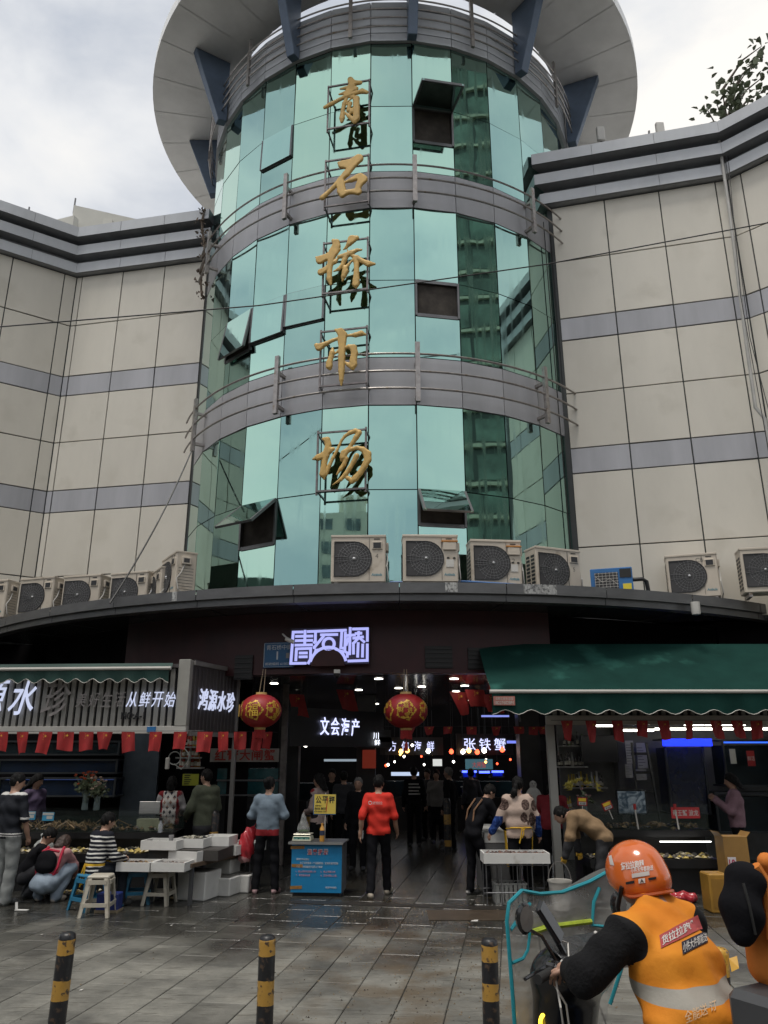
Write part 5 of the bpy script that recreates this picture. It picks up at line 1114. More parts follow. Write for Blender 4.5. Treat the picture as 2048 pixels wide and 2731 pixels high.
# price paddles, name card
for k, (x, y, ang, lab) in enumerate(((1312, 1741, .35, 'yellow and red price paddle on the right tank rim, tilted'), (1258, 1732, -.05, 'yellow and red price card under the lilies'))):
    p = A(x, y, 12.46); t = thing('price_paddle', lab, 'sign', tuple(p)); M = Matrix.Rotation(-ang, 4, 'Y'); MB().box(-.075, -.006, -.06, .075, .006, .06, M=M).build('card', M_FLAG, t, bevel=.01); MB().box(-.06, -.010, .005, .055, -.007, .05, M=M).build('yellow_field', pm('card yellow', (.75, .52, .04), .5), t); MB().box(-.055, -.010, -.045, .055, -.007, -.005, M=M).build('white_field', M_PAPER, t); text('¥168', M_TXT, t, M @ I3((0, -.011, -.025)), width=.08, height=.03, extrude=.001); MB().bar(M @ Vector((0, .004, -.055)), M @ Vector((.0, .004, -.2)), .012).build('stick', M_RAIL, t)
for k, x in enumerate((1372, 1459)):
    p = A(x, 1752, 12.44); t = thing('net_handle', ('left' if k == 0 else 'right') + ' red tipped white stick of two standing in the right tank', 'net', tuple(p)); MB().tube([(0, 0, .1), (0, 0, .02)], .022, 8).build('grip', M_FLAG, t); MB().tube([(0, 0, .02), (.03, .02, -.26)], .012, 6).build('stick', M_RAIL, t)
p, q = A(1449, 1744, 12.45), A(1513, 1768, 12.45); t = thing('name_card', 'red card reading 帝王蟹 波龙 clipped on the right tank glass', 'sign', (p.x, 12.45, q.z)); W_, H_ = q.x - p.x, p.z - q.z
MB().box(0, 0, 0, W_, .008, H_).build('card', pm('card red', (.42, .03, .035), .5), t); text('帝王蟹 波龙', M_PAPER, t, I3((W_ / 2, -.002, H_ / 2)), width=W_ * .9, height=H_ * .55, extrude=.001, bold=.01)
# ================================================================== LEFT STALL inside: tanks, shelves, counter things
MB().box(-7.5, 3.0, 0, .3, 3.1, 3.29).build('back_wall', M_HALL, ST)
tank('upper dark blue tank across the left stall', A(0, 1640, 15.0), A(250, 1672, 15.0), .5, pm('tank navy water', (.006, .016, .045), .25, var=.4, vs=2, spec=.2), em('dim blue lamp', (.05, .10, .35), .5)); tank('middle dark blue tank across the left stall behind the flowers', A(0, 1680, 14.8), A(245, 1722, 14.8), .5, MATS['tank navy water'], MATS['dim blue lamp']); tank('topmost dark tank under the left sign', A(-10, 1600, 15.0), A(255, 1632, 15.0), .5, M_TANKD)
M_BWALL = pm('blue grey wall', (.075, .095, .115), .6, var=.25, vs=3); p = A(268, 1640, 15.3); q = A(320, 1640, 15.3); MB().box(p.x, 15.3, 0, q.x + .2, 15.4, 3.2).build('wall_pier', M_BWALL, None)
bpy.data.objects['wall_pier'].name
for o in list(bpy.data.objects):
    if o.name.startswith('wall_pier') and o.parent is None: o.parent = RS
shelf_run('top shelf of the left stall', 388, 428, 1612, 14.6, 9, [0, 0, 4, 3], 'top bottle shelf in the left stall'); shelf_run('middle shelf of the left stall', 388, 426, 1635, 14.6, 9, [3, 1, 5], 'middle bottle shelf in the left stall'); shelf_run('lower shelf of the left stall', 390, 432, 1657, 14.6, 10, [3, 5, 1], 'lower bottle shelf in the left stall')
p, q = A(395, 1672, 14.5), A(428, 1697, 14.5); t = thing('price_list', 'lime yellow price list under the left stall shelves', 'poster', (p.x, 14.5, q.z)); MB().box(0, 0, 0, q.x - p.x, .008, p.z - q.z).build('sheet', pm('lime sheet', (.48, .50, .05), .6), t)
lb2 = MB()
for r_ in range(6): lb2.box(.03, -.002, .02 + .035 * r_, .12 + .02 * (r_ % 3), -.0005, .035 + .035 * r_)
lb2.build('print', M_TXT, t)
p, q = A(346, 1737, 13.6), A(392, 1758, 13.6); t = thing('laptop', 'open silver laptop with its lid towards us on the left counter', 'laptop', (A(322, 1758, 13.6).x, 13.6, A(322, 1758, 13.6).z)); MB().box(-.17, -.005, 0, .17, .008, .19).build('lid', pm('laptop silver', (.50, .50, .49), .35, .4), t, bevel=.004); MB().box(-.17, .01, -.012, .17, .24, 0).build('base', MATS['laptop silver'], t)
t = thing('hung_hose_box', 'white plug box with coiled clear hose hung under the left sign', 'hose', tuple(A(366, 1645, 13.2))); MB().box(-.06, -.03, -.12, 0, .03, .06).build('plug_box', M_WHITE, t, bevel=.008); MB().tube([(.08 + .10 * math.cos(a), 0, .05 + .10 * math.sin(a)) for a in [PI * 2 * i / 18 for i in range(30)]], .010, 6).build('coil', pm('clear hose', (.35, .37, .36), .25), t, smooth=True); MB().tube([(.08, 0, -.04), (.2, .01, -.12), (.3, 0, -.02), (.32, 0, .1), (.1, .02, .35)], .010, 6).build('hose', MATS['clear hose'], t, smooth=True)
# red-lettered crab banner stall between left stall and gate
t = thing('crab_stall', 'stall with worn white banner of red characters and teal tanks', 'market stall', tuple(A(530, 1640, 15.4).xy) + (0,)); o_ = Vector((t.location.x, t.location.y, 0))
p, q = A(455, 1617, 15.4), A(602, 1646, 15.4); MB().box(p.x - o_.x, 0, q.z, q.x - o_.x, .03, p.z).build('banner', pm('worn banner', (.30, .27, .24), .7, var=.2, vs=3, dirt=((.05, .04, .04), 3.2, .60)), t)
for i, ch in enumerate('红膏大闸蟹'):
    c = A(476 + 26.5 * i, 1631, 15.38); text(ch, pm('banner red', (.33, .03, .02), .6), t, I3((c.x - o_.x, -.016, c.z)), width=.21, height=.20, extrude=.003, bold=.02)
for k, (y0, y1) in enumerate(((1660, 1684), (1688, 1716))):
    p, q = A(470, y0, 15.6), A(600, y1, 15.6); T_ = MB().box(p.x - o_.x, .2, q.z, q.x - o_.x, .8, p.z).build('tank', pm('teal water', (.012, .075, .085), .15, var=.4, vs=3, coat=.4), t); MB().box(p.x - o_.x, .17, q.z - .03, q.x - o_.x, .8, q.z - .001).build('tank_rim', M_FRAME, T_)
MB().box(p.x - o_.x, .2, 0, q.x - o_.x, .9, q.z - .04).build('tank_stand', M_PLN, t); MB().box(q.x - o_.x + .05, -.02, 0, q.x - o_.x + .16, .1, 3.25).build('post', pm('worn post', (.14, .12, .11), .7, var=.4, vs=6), t)
# ================================================================== HALL: lit shop names, tanks, lamps in the dark
def led_sign(lab, chars_, x0, x1, y, Y, h, w=None, yaw=0., mat=M_LEDB, bold=.004, vertical=False):
    a = A((x0 + x1) / 2, y, Y); t = thing('lit_shop_sign', lab, 'sign', tuple(a), yaw); L_ = (A(x1, y, Y) - A(x0, y, Y)).length
    MB().box(-L_ / 2 - .35, .03, -h * .9, L_ / 2 + .35, .09, h * .9).build('board', M_BLK, t); n = len(chars_)
    for i, ch in enumerate(chars_):
        u = (i / (n - 1) - .5) * L_ if n > 1 else 0
        text(ch, mat, t, I3((u, .0, 0)), width=w or h, height=h, extrude=.02, bold=bold)
    return t
led_sign('lit blue-white shop sign of three spaced characters over blue tanks', '张铁蟹', 1015, 1080, 1608, 21, .30); led_sign('lit shop sign of four spaced characters facing us in mid hall', '方伟海鲜', 848, 930, 1612, 22, .26, .2)
wa = A(734, 1570, 17.5); t = thing('lit_shop_sign', 'lit shop sign of four characters slanting away left in the hall', 'sign', tuple(wa), rad(52)); MB().box(-1.5, .03, -.42, 1.6, .09, .36).build('board', M_BLK, t)
for i, ch in enumerate('文会海产'): text(ch, M_LEDB, t, I3((-.50 + .34 * i, 0, 0)), width=.27, height=.37, extrude=.02, bold=.004)
M_SIGNW = em('white box sign', (.85, .9, 1), 1.5)
led_sign('small white lit sign on the hall pillar, upper of two', '四川', 797, 812, 1590, 18.5, .15, .13, 0, M_SIGNW); led_sign('small white lit sign on the hall pillar, lower of two', '海鲜', 798, 815, 1604, 18.5, .13, .13, 0, M_SIGNW)
p, q = A(783, 1620, 18.3), A(812, 1660, 18.3); t = thing('red_poster', 'small red poster on the hall pillar, lit look put in as glow', 'poster', (p.x, 18.3, q.z)); MB().box(0, 0, 0, q.x - p.x, .02, p.z - q.z).build('sheet', em('poster red glow', (.5, .06, .03), .14), t)  # printed sheet, no lamp: light on it is put in as glow
led_sign('blue lit sign fragment beside the white post', '何', 1157, 1158, 1607, 18, .16, .15)
for k, (x0, x1, y0, y1) in enumerate(((998, 1030, 1665, 1682), (1062, 1088, 1665, 1680), (1000, 1022, 1700, 1722), (1035, 1058, 1666, 1672))):
    p, q = A(x0, y0, 21.5), A(x1, y1, 21.5); t = tank(f'{ORD[k]} small tank glowing vivid blue deep in the hall', p, q, .5, pm('vivid blue water', (.01, .02, .25), .2), None, 'blue tanks deep in the hall'); MB().box(0, -.02, p.z - q.z - .05, q.x - p.x, 0, p.z - q.z).build('lamp', em('vivid blue lamp', (.06, .10, 1), 4), t); MB().box(.03, .005, .04, q.x - p.x - .03, .012, p.z - q.z - .06).build('glow', em('blue water glow', (.0, .015, .55), .45), t)
p, q = A(1005, 1640, 21.2), A(1065, 1662, 21.2); t = thing('market_banner', 'dim blue shop banner with red characters deep in the hall', 'banner', (p.x, 21.2, q.z)); MB().box(0, 0, 0, q.x - p.x, .02, p.z - q.z).build('sheet', em('banner sheet glow', (.08, .22, .28), .35), t); text('大闸蟹', em('banner red glow', (.5, .06, .05), .5), t, I3(((q.x - p.x) / 2, -.004, (p.z - q.z) * .45)), width=(q.x - p.x) * .5, height=.15, extrude=.003)  # sheet and letters glow in place of lamplight falling on the banner
bulbs = [(636, 1612, 19, 1), (660, 1609, 20, 1), (1031, 1625, 20, 0), (1046, 1622, 20, 1), (1013, 1622, 20, 2), (1085, 1620, 20, 0), (925, 1623, 21, 1), (975, 1624, 21, 0), (1000, 1624, 21, 1), (866, 1624, 21, 2), (880, 1622, 21, 2), (1155, 1615, 18, 1), (1062, 1575 - 100, 15, 1)]
bm3 = [em('red bulb', (1, .08, .03), 4), em('white bulb', (1, .95, .85), 7), em('amber bulb', (1, .5, .12), 4)]
for k, (x, y, Y, m) in enumerate(bulbs):
    p = A(x, y, Y); t = thing('hanging_bulb', ('red', 'white', 'amber')[m] + f' lit bulb hanging in the hall, {ORD[k]} of the scattered lamps', 'lamp', tuple(p), 0, 'lit bulbs in the hall'); r_ = .10 if k == 0 else .06
    MB().lathe([(0, -r_), (r_ * .7, -r_ * .7), (r_, 0), (r_ * .6, r_ * .8), (.02, r_ * 1.1)], 10).build('bulb', bm3[m], t, smooth=True); MB().tube([(0, 0, r_), (0, 0, max(.1, 3.29 - p.z))], .006, 4).build('cord', M_CABLE, t)
rh = random.Random(77)
for k in range(26):
    p = A(rh.uniform(830, 1125), rh.uniform(1600, 1655), rh.uniform(20, 26)); m = rh.choice([0, 1, 1, 2, 2]); t = thing('hanging_bulb', 'tiny far lit bulb among the crowd of lamps deep in the hall', 'lamp', tuple(p), 0, 'tiny far bulbs'); MB().lathe([(0, -.035), (.035, 0), (.02, .035)], 8).build('bulb', bm3[m], t); MB().tube([(0, 0, .03), (0, 0, max(.1, 3.29 - p.z))], .005, 4).build('cord', M_CABLE, t)
for k, (x0, x1, y0, y1, Y, c_) in enumerate(((845, 905, 1668, 1676, 22.1, (.5, .6, .8)), (935, 955, 1640, 1655, 21.5, (.6, .62, .6)), (1095, 1130, 1600, 1606, 19, (.2, .25, .9)), (660, 700, 1580, 1586, 19, (.12, .14, .5)), (1040, 1100, 1545, 1549, 18, (.25, .3, .8)), (700, 790, 1640, 1645, 22, (.25, .3, .35)))):
    p, q = A(x0, y0, Y), A(x1, y1, Y); tag(MB().box(p.x, Y, q.z, q.x, Y + .03, p.z).build('light_box', em('hall box %d' % k, c_, .8)), ['long pale light box over the counter deep in the hall', 'small white light box deep in mid hall', 'blue light strip right in the hall beside the awning', 'dim blue light strip left in the hall', 'blue light strip under the hall ceiling right', 'dim grey light strip left deep in the hall'][k], 'lamp')
# columns and hanging shop fronts inside
for k, (x, Y, lab) in enumerate(((790, 18.6, 'dark square pillar in mid hall carrying small lit signs'), (1150, 17.0, 'dark pillar inside the gate by the right stall'), (620, 17.2, 'dark pillar inside the gate on the left'))):
    p = A(x, 1700, Y); tag(MB().box(p.x - .22, Y, 0, p.x + .22, Y + .44, 3.29).build('hall_pillar', pm('pillar dark', (.03, .028, .03), .4, var=.3)), lab, 'pillar')
# stalls in the dark deep in the hall
for k, (x0, x1, y0, Y) in enumerate(((835, 960, 1660, 22.3), (985, 1110, 1640, 22), (640, 760, 1650, 20.5))):
    p, q = A(x0, y0, Y), A(x1, y0, Y); t = thing('hall_stall', ['dark seafood counter under the four spaced lit characters', 'dark seafood counter with blue tanks under the three lit characters', 'dark seafood counter under the slanting lit sign'][k], 'market stall', (p.x, Y, 0)); MB().box(0, 0, 0, q.x - p.x, .9, .85).build('counter', M_PLN, t); MB().box(0, .3, .86, q.x - p.x, .9, 1.25).build('tanks', M_TANKD, t)
# ================================================================== BOLLARDS AND POSTS
def bollard_mat(name, bands, wrap=False):
    m = bpy.data.materials.new(name); t, b = nodes(m); N = t.nodes.new; K = t.links.new; tc_ = N('ShaderNodeTexCoord'); sx = N('ShaderNodeSeparateXYZ'); K(tc_.outputs['Object'], sx.inputs[0])
    n = N('ShaderNodeTexNoise'); n.inputs['Scale'].default_value = 9; n.inputs['Detail'].default_value = 6; K(tc_.outputs['Object'], n.inputs['Vector'])
    dz = N('ShaderNodeMath'); dz.operation = 'MULTIPLY_ADD'; K(n.outputs[0], dz.inputs[0]); dz.inputs[1].default_value = .03 if not wrap else .10; K(sx.outputs[2], dz.inputs[2]); sh = N('ShaderNodeMath'); sh.operation = 'SUBTRACT'; K(dz.outputs[0], sh.inputs[0]); sh.inputs[1].default_value = .015 if not wrap else .05
    r = N('ShaderNodeValToRGB'); r.color_ramp.interpolation = 'CONSTANT'; K(sh.outputs[0], r.inputs[0]); blk, yel = (.012, .012, .014, 1), (.40, .225, .045, 1) if not wrap else (.56, .30, .04, 1)
    e = r.color_ramp.elements; e[0].position = 0; e[0].color = blk; e[1].position = bands[0]; e[1].color = yel
    for k, z in enumerate(bands[1:]): q = e.new(z); q.color = blk if k % 2 == 0 else yel
    n2 = N('ShaderNodeTexNoise'); n2.inputs['Scale'].default_value = 22; n2.inputs['Detail'].default_value = 8; K(tc_.outputs['Object'], n2.inputs['Vector']); r2 = N('ShaderNodeValToRGB'); r2.color_ramp.elements[0].position = .57; r2.color_ramp.elements[1].position = .64; K(n2.outputs[0], r2.inputs[0])
    mx_ = N('ShaderNodeMix'); mx_.data_type = 'RGBA'; K(r2.outputs[0], mx_.inputs[0]); K(r.outputs[0], mx_.inputs[6]); mx_.inputs[7].default_value = (.07, .045, .03, 1); K(mx_.outputs[2], b.inputs['Base Color']); b.inputs['Roughness'].default_value = .38 if not wrap else .25
    bp = N('ShaderNodeBump'); bp.inputs['Strength'].default_value = .35 if not wrap else .7; bp.inputs['Distance'].default_value = .012 if not wrap else .03; K(n2.outputs[0] if not wrap else n.outputs[0], bp.inputs['Height']); K(bp.outputs[0], b.inputs['Normal']); return m
MBOL = [bollard_mat('bollard paint a', [.20, .33, .50, .60]), bollard_mat('bollard paint b', [.17, .33, .49, .60]), bollard_mat('bollard paint c', [.20, .31, .45, .56]), bollard_mat('bollard tape', [.02, .11, .19, .31, .36, .62], True)]
hs = []
for k, (x, yt, xb, lab) in enumerate(((147, 2012, 126, 'leaning black and yellow bollard nearest the left photo edge'), (578, 2018, 573, 'black and yellow bollard with rusty foot in the middle of the paving'), (1057, 2025, 1060, 'black and yellow bollard just left of the scooter'), (1554, 2045, 1582, 'bollard wrapped in torn yellow tape behind the orange rider'))):
    p = G(xb, 2224 if k < 3 else 2245); p.y = 6.45; top = A(x, yt, 6.45); H = top.z; r_ = .062 if k < 3 else .066
    t = thing('bollard', lab, 'bollard', (p.x, 6.45, 0), 0, 'bollards along the paving'); lean = (top.x - p.x)
    M = Matrix.Identity(4); b = MB(); b.lathe([(r_, 0), (r_, H - .05), (r_ * .93, H - .02), (r_ * .6, H - .004), (0, H)], 20); P_ = b.build('post', MBOL[k], t, smooth='all'); P_.rotation_euler = (0, math.atan2(lean, H), 0)
    MB().lathe([(r_ + .055, 0), (r_ + .055, .012), (r_ + .004, .014)], 18).build('base_plate', pm('rusty plate', (.06, .045, .035), .7, var=.4, vs=12), t)
    if k == 3:
        fb = MB(); rr = random.Random(4)
        for q in range(5):
            a = rr.uniform(-2.5, -.6); z = rr.uniform(.2, .55); M2 = Matrix.Translation((r_ * math.cos(a) + lean * z / H, r_ * math.sin(a), z)) @ Matrix.Rotation(a, 4, 'Z'); fb.add([(0, 0, 0), (.05, .03, .02), (.07, -.01, -.05), (.02, -.03, -.08)], [(0, 1, 2, 3)], 0, M2)
        fb.build('torn_tape', pm('yellow tape', (.60, .33, .04), .3), t, fix=False)
for k, (x, y, lab) in enumerate(((968, 1842, 'black post with yellow bands standing inside the gate'), (455, 1905, 'black post with yellow band behind the olive jacket'), (667, 1850, 'black post with yellow band behind the flower blouse'))):
    p = G(x, y); t = thing('banded_post', lab, 'bollard', (p.x, p.y, 0), 0, 'banded posts inside'); b = MB(); b.lathe([(.075, 0), (.075, 1.0), (.05, 1.06), (0, 1.07)], 18); b.build('post', bollard_mat('post paint %d' % k, [.12, .24, .55, .74]), t, smooth='all')
# ================================================================== PEOPLE
def cloth(name, c, rough=.8, var=.14, bump=.35, bs=16., vs=6.): return pm(name, c, rough, var=var, vs=vs, bump=bump, bs=bs, obj=True, spec=.25)
M_SKIN = pm('skin', (.40, .235, .165), .5, var=.10, vs=12, obj=True); M_EYE = pm('eye dark', (.015, .012, .012), .3); M_LIP = pm('lips', (.30, .12, .10), .5)
M_HAIR = pm('black hair', (.008, .0075, .0075), .6, var=.5, vs=40, bump=.4, bs=90, obj=True, spec=.15); M_HAIRB = pm('brown hair', (.045, .025, .018), .45, var=.4, vs=40, bump=.5, bs=90, obj=True); M_HAIRG = pm('grey hair', (.16, .155, .15), .6, var=.3, vs=60, bump=.4, bs=90, obj=True)
def pattern(name, kind):
    m = bpy.data.materials.new(name); t, b = nodes(m); N = t.nodes.new; K = t.links.new; tc_ = N('ShaderNodeTexCoord'); b.inputs['Roughness'].default_value = .85; b.inputs['Specular IOR Level'].default_value = .2
    sx = N('ShaderNodeSeparateXYZ'); K(tc_.outputs['Object'], sx.inputs[0])
    def mixc(f, a, c):
        x = N('ShaderNodeMix'); x.data_type = 'RGBA'
        if hasattr(f, 'default_value') or True: K(f, x.inputs[0])
        for i, v in ((6, a), (7, c)):
            if isinstance(v, tuple): x.inputs[i].default_value = (*v, 1)
            else: K(v, x.inputs[i])
        return x.outputs[2]
    def mth(op, a, c=None, clamp=False):
        x = N('ShaderNodeMath'); x.operation = op; x.use_clamp = clamp
        for i, v in ((0, a), (1, c)):
            if v is None: continue
            if isinstance(v, (int, float)): x.inputs[i].default_value = v
            else: K(v, x.inputs[i])
        return x.outputs[0]
    nz = N('ShaderNodeTexNoise'); nz.inputs['Scale'].default_value = 7; nz.inputs['Detail'].default_value = 4; K(tc_.outputs['Object'], nz.inputs['Vector'])
    if kind == 'stripes':
        z = mth('ADD', sx.outputs[2], mth('MULTIPLY', nz.outputs[0], .03)); f = mth('FRACT', mth('MULTIPLY', z, 20.0)); st = mth('GREATER_THAN', f, .62); lim = mth('LESS_THAN', z, .93); K(mixc(mth('MULTIPLY', st, lim), (.012, .013, .02), (.60, .59, .56)), b.inputs['Base Color'])
    elif kind == 'argyle':
        u = mth('MULTIPLY', sx.outputs[0], 9.5); v = mth('MULTIPLY', sx.outputs[2], 6.5); a = mth('FRACT', mth('ADD', u, v)); c = mth('FRACT', mth('SUBTRACT', u, v)); d = mth('MULTIPLY', mth('GREATER_THAN', a, .5), mth('GREATER_THAN', c, .5)); row = mth('GREATER_THAN', mth('FRACT', mth('MULTIPLY', sx.outputs[2], 3.25)), .5); col = mixc(row, (.03, .03, .045), (.30, .20, .16)); base = mixc(d, (.55, .52, .49), col)
        edge = mth('GREATER_THAN', mth('ABSOLUTE', sx.outputs[0]), .115); K(mixc(edge, base, (.22, .025, .03)), b.inputs['Base Color'])
    elif kind in ('bears', 'hearts'):
        vo = N('ShaderNodeTexVoronoi'); vo.feature = 'F1'; vo.inputs['Scale'].default_value = 6.4 if kind == 'bears' else 8.5; vo.inputs['Randomness'].default_value = .55; mp = N('ShaderNodeMapping'); mp.inputs['Scale'].default_value = (1, .35, .8); K(tc_.outputs['Object'], mp.inputs[0]); K(mp.outputs[0], vo.inputs['Vector'])
        d = mth('ADD', vo.outputs['Distance'], mth('MULTIPLY', mth('SUBTRACT', nz.outputs[0], .5), .45)); sp = mth('LESS_THAN', d, .47 if kind == 'bears' else .36)
        if kind == 'bears':
            n2 = N('ShaderNodeTexNoise'); n2.inputs['Scale'].default_value = 38; K(tc_.outputs['Object'], n2.inputs['Vector']); dk = mixc(mth('GREATER_THAN', n2.outputs[0], .52), (.055, .035, .03), (.15, .10, .085)); K(mixc(sp, (.47, .36, .30), dk), b.inputs['Base Color'])
        else:
            rr = mth('GREATER_THAN', N_sep(t, vo.outputs['Color']), .5); K(mixc(sp, (.42, .32, .29), mixc(rr, (.30, .03, .035), (.03, .025, .03))), b.inputs['Base Color'])
    elif kind == 'camo':
        n2 = N('ShaderNodeTexNoise'); n2.inputs['Scale'].default_value = 22; n2.inputs['Detail'].default_value = 3; K(tc_.outputs['Object'], n2.inputs['Vector']); K(mixc(mth('GREATER_THAN', n2.outputs[0], .55), (.012, .035, .15), (.035, .08, .28)), b.inputs['Base Color'])
    n3 = N('ShaderNodeTexNoise'); n3.inputs['Scale'].default_value = 15; n3.inputs['Detail'].default_value = 4; K(tc_.outputs['Object'], n3.inputs['Vector']); bp = N('ShaderNodeBump'); bp.inputs['Strength'].default_value = .35; bp.inputs['Distance'].default_value = .02; K(n3.outputs[0], bp.inputs['Height']); K(bp.outputs[0], b.inputs['Normal'])
    MATS[name] = m; return m
def N_sep(t, sock):
    s = t.nodes.new('ShaderNodeSeparateColor'); t.links.new(sock, s.inputs[0]); return s.outputs[0]
DEFJ = dict(pelvis=(0, 0, .93), waist=(0, 0, 1.07), chest=(0, .0, 1.27), neck=(0, -.01, 1.44), head=(0, .025, 1.595),
  shL=(-.160, -.005, 1.385), shR=(.160, -.005, 1.385), elL=(-.225, -.04, 1.11), elR=(.225, -.04, 1.11), wrL=(-.245, .03, .87), wrR=(.245, .03, .87),
  hiL=(-.09, 0, .90), hiR=(.09, 0, .90), knL=(-.10, .02, .50), knR=(.10, .02, .50), anL=(-.105, -.02, .085), anR=(.105, -.02, .085), toL=(-.125, .15, .035), toR=(.125, .15, .035))
def rotm(yaw=0., nod=0., tilt=0.): return np.array((Matrix.Rotation(rad(yaw), 3, 'Z') @ Matrix.Rotation(rad(nod), 3, 'X') @ Matrix.Rotation(rad(tilt), 3, 'Y')))
def hand_fingers(b, w, d, side, s, curl=.5, mi=0, n=None, spread=1.):
    """four unequal fingers and a thumb from wrist w along d; n = palm side"""
    d = Vector(d).normalized(); n = Vector(n) if n is not None else Vector((-side, .25, 0)); n = (n - d * n.dot(d)).normalized(); a = d.cross(n).normalized()
    if a.y < 0 and abs(a.y) > .2: a = -a                      # thumb side points forward
    k0 = Vector(w) + d * .075 * s
    for i, L_ in zip((-1.5, -.5, .5, 1.5), (.062, .076, .082, .074)):
        p = k0 + a * (i * .0195 * s * spread); d1 = (d + n * curl * .45).normalized(); d2 = (d * (1 - curl * .5) + n * curl * 1.1).normalized(); L_ *= s
        b.tube([p - d * .02 * s, p + d1 * L_ * .5, p + d1 * L_ * .5 + d2 * L_ * .32, p + d1 * L_ * .5 + d2 * L_ * .5 + n * .006 * s * curl], [.0095 * s, .009 * s, .008 * s, .0055 * s], 6, mi)
    p = Vector(w) + d * .025 * s + a * .022 * s; dt = (d * .75 + a * .55 + n * .35).normalized(); b.tube([p, p + dt * .035 * s, p + dt * .045 * s + (d * .8 + n * .5).normalized() * .028 * s], [.012 * s, .0105 * s, .007 * s], 6, mi)
def person(label, loc, yaw, H, J=None, top=None, bot=None, shoe=None, sleeve=None, forearm='sleeve', hand=None, hair=None, hairstyle='short', head=(0, 0, 0), loose=.012, bulk=1., res=.0145, legloose=.012, relabel=None, mats_extra=(), extra_prims=(), warp=None, curl=.5, group=None, fingers=True, skirt=0., name='person', handn=(None, None), cat='person', hem='auto'):
    s = H / 1.7; J0 = dict(DEFJ); J0.update(J or {}); P_ = {k: np.array(v, float) * s for k, v in J0.items()}
    if hem == 'auto': hem = .855 if J0['hiL'][2] > .85 else None
    root = thing(name, label, cat, loc, rad(yaw), group)
    mats = [M_SKIN, top, bot, shoe or pm('dark shoe', (.03, .03, .032), .5), sleeve or top, hand or M_SKIN, M_EYE, M_LIP] + list(mats_extra)
    SL = 4; FA = {'sleeve': 4, 'skin': 0}[forearm]; HD = 5; l = loose * s; wx = 1.34
    pr = []
    tw = (1.0 * bulk)
    pv = P_['pelvis']; wv_ = P_['waist']; up = (wv_ - pv) / np.linalg.norm(wv_ - pv)
    pr += [cap(pv - up * .02 * s, wv_, (.098 + l / s * .9) * s * tw, (.092 + l / s) * s * tw, 1, .05, (1.42, 1, 1)), cap(wv_, P_['chest'], (.092 + l / s) * s * tw, (.104 + l / s) * s * tw, 1, .05, (1.36, 1, 1)), cap(P_['chest'], P_['neck'] * .72 + P_['chest'] * .28, (.104 + l / s) * s * tw, .070 * s * tw, 1, .05, (1.3, 1, 1)), cap(P_['shL'], P_['shR'], (.052 + l / s * .8) * s, None, 1, .05)]
    for q in 'LR':
        sg = -1 if q == 'L' else 1
        pr += [cap(P_['sh' + q], P_['el' + q], (.052 + l / s * .8) * s, (.042 + l / s * .9) * s, SL if sleeve else 1, .035), cap(P_['el' + q], P_['wr' + q], (.044 + (l / s if FA == 4 else 0)) * s, (.030 + (l / s * .7 if FA == 4 else 0)) * s, FA if FA == 0 else (SL if sleeve else 1), .02)]
        d = P_['wr' + q] - P_['el' + q]; d = d / np.linalg.norm(d); pr += [cap(P_['wr' + q] + d * .01 * s, P_['wr' + q] + d * .075 * s, .025 * s, .027 * s, HD, .015, (1, 1, 1))]
        g = legloose
        pr += [cap(P_['hi' + q], P_['kn' + q], (.083 + g) * s, (.058 + g) * s, 2, .03), cap(P_['kn' + q], P_['an' + q], (.058 + g) * s, (.050 + g * 1.15) * s, 2, .03)]
        a, t_ = P_['an' + q], P_['to' + q]; dd = t_ - a; dd[2] = 0; dd = dd / max(1e-6, np.linalg.norm(dd)); zz = min(a[2], t_[2]); heel = a - dd * .035 * s; heel[2] = t_[2] + .004 * s; ball = t_ - dd * .03 * s
        pr += [cap(heel, ball, .040 * s, .040 * s, 3, .02), cap(ball, t_ + dd * .02 * s, .038 * s, .028 * s, 3, .02), cap(a + np.array([0, 0, -.01 * s]), heel, .044 * s, .040 * s, 3, .02)]
    if skirt: pr += [cap(P_['pelvis'], P_['pelvis'] + np.array([0, 0, -skirt * s]), .13 * s, .15 * s, 1, .04, (1.25, 1, 1))]
    R = rotm(*head); hc = P_['head']; f = lambda v: hc + R @ (np.array(v, float) * s)
    pr += [cap(P_['neck'], hc + R @ (np.array([0, -.015, -.06]) * s), .052 * s, .048 * s, 0, .02), ell(hc + R @ (np.array([0, -.005, .015]) * s), np.array([.078, .098, .106]) * s, 0, .02, R), ell(f((0, .028, -.055)), np.array([.054, .056, .060]) * s, 0, .03, R), cap(f((0, .088, .012)), f((0, .108, -.022)), .009 * s, .014 * s, 0, .012), ell(f((.076, -.008, -.008)), np.array([.012, .022, .032]) * s, 0, .008, R), ell(f((-.076, -.008, -.008)), np.array([.012, .022, .032]) * s, 0, .008, R)]
    pr += list(extra_prims)
    ex = MB()
    if fingers:
        for i, q in enumerate('LR'):
            d = P_['wr' + q] - P_['el' + q]; hand_fingers(ex, P_['wr' + q], d, -1 if q == 'L' else 1, s, curl, HD, handn[i])
    for sx in (-1, 1):
        c = Vector(f((sx * .031, .083, .012))); M = Matrix.Translation(c) @ Matrix(R.tolist()).to_4x4(); b0 = MB(); ex.add([(-.013 * s, .004, 0), (0, .009 * s, .005 * s), (.013 * s, .003, 0), (0, .008 * s, -.005 * s)], [(0, 1, 2, 3), (3, 2, 1, 0)], 6, M)
        c = Vector(f((sx * .032, .088, .034))); M = Matrix.Translation(c) @ Matrix(R.tolist()).to_4x4(); ex.add([(-.018 * s, 0, -.002), (0, .005, .004), (.018 * s, -.004, -.002), (0, .004, -.003)], [(0, 1, 2, 3), (3, 2, 1, 0)], 6, M)
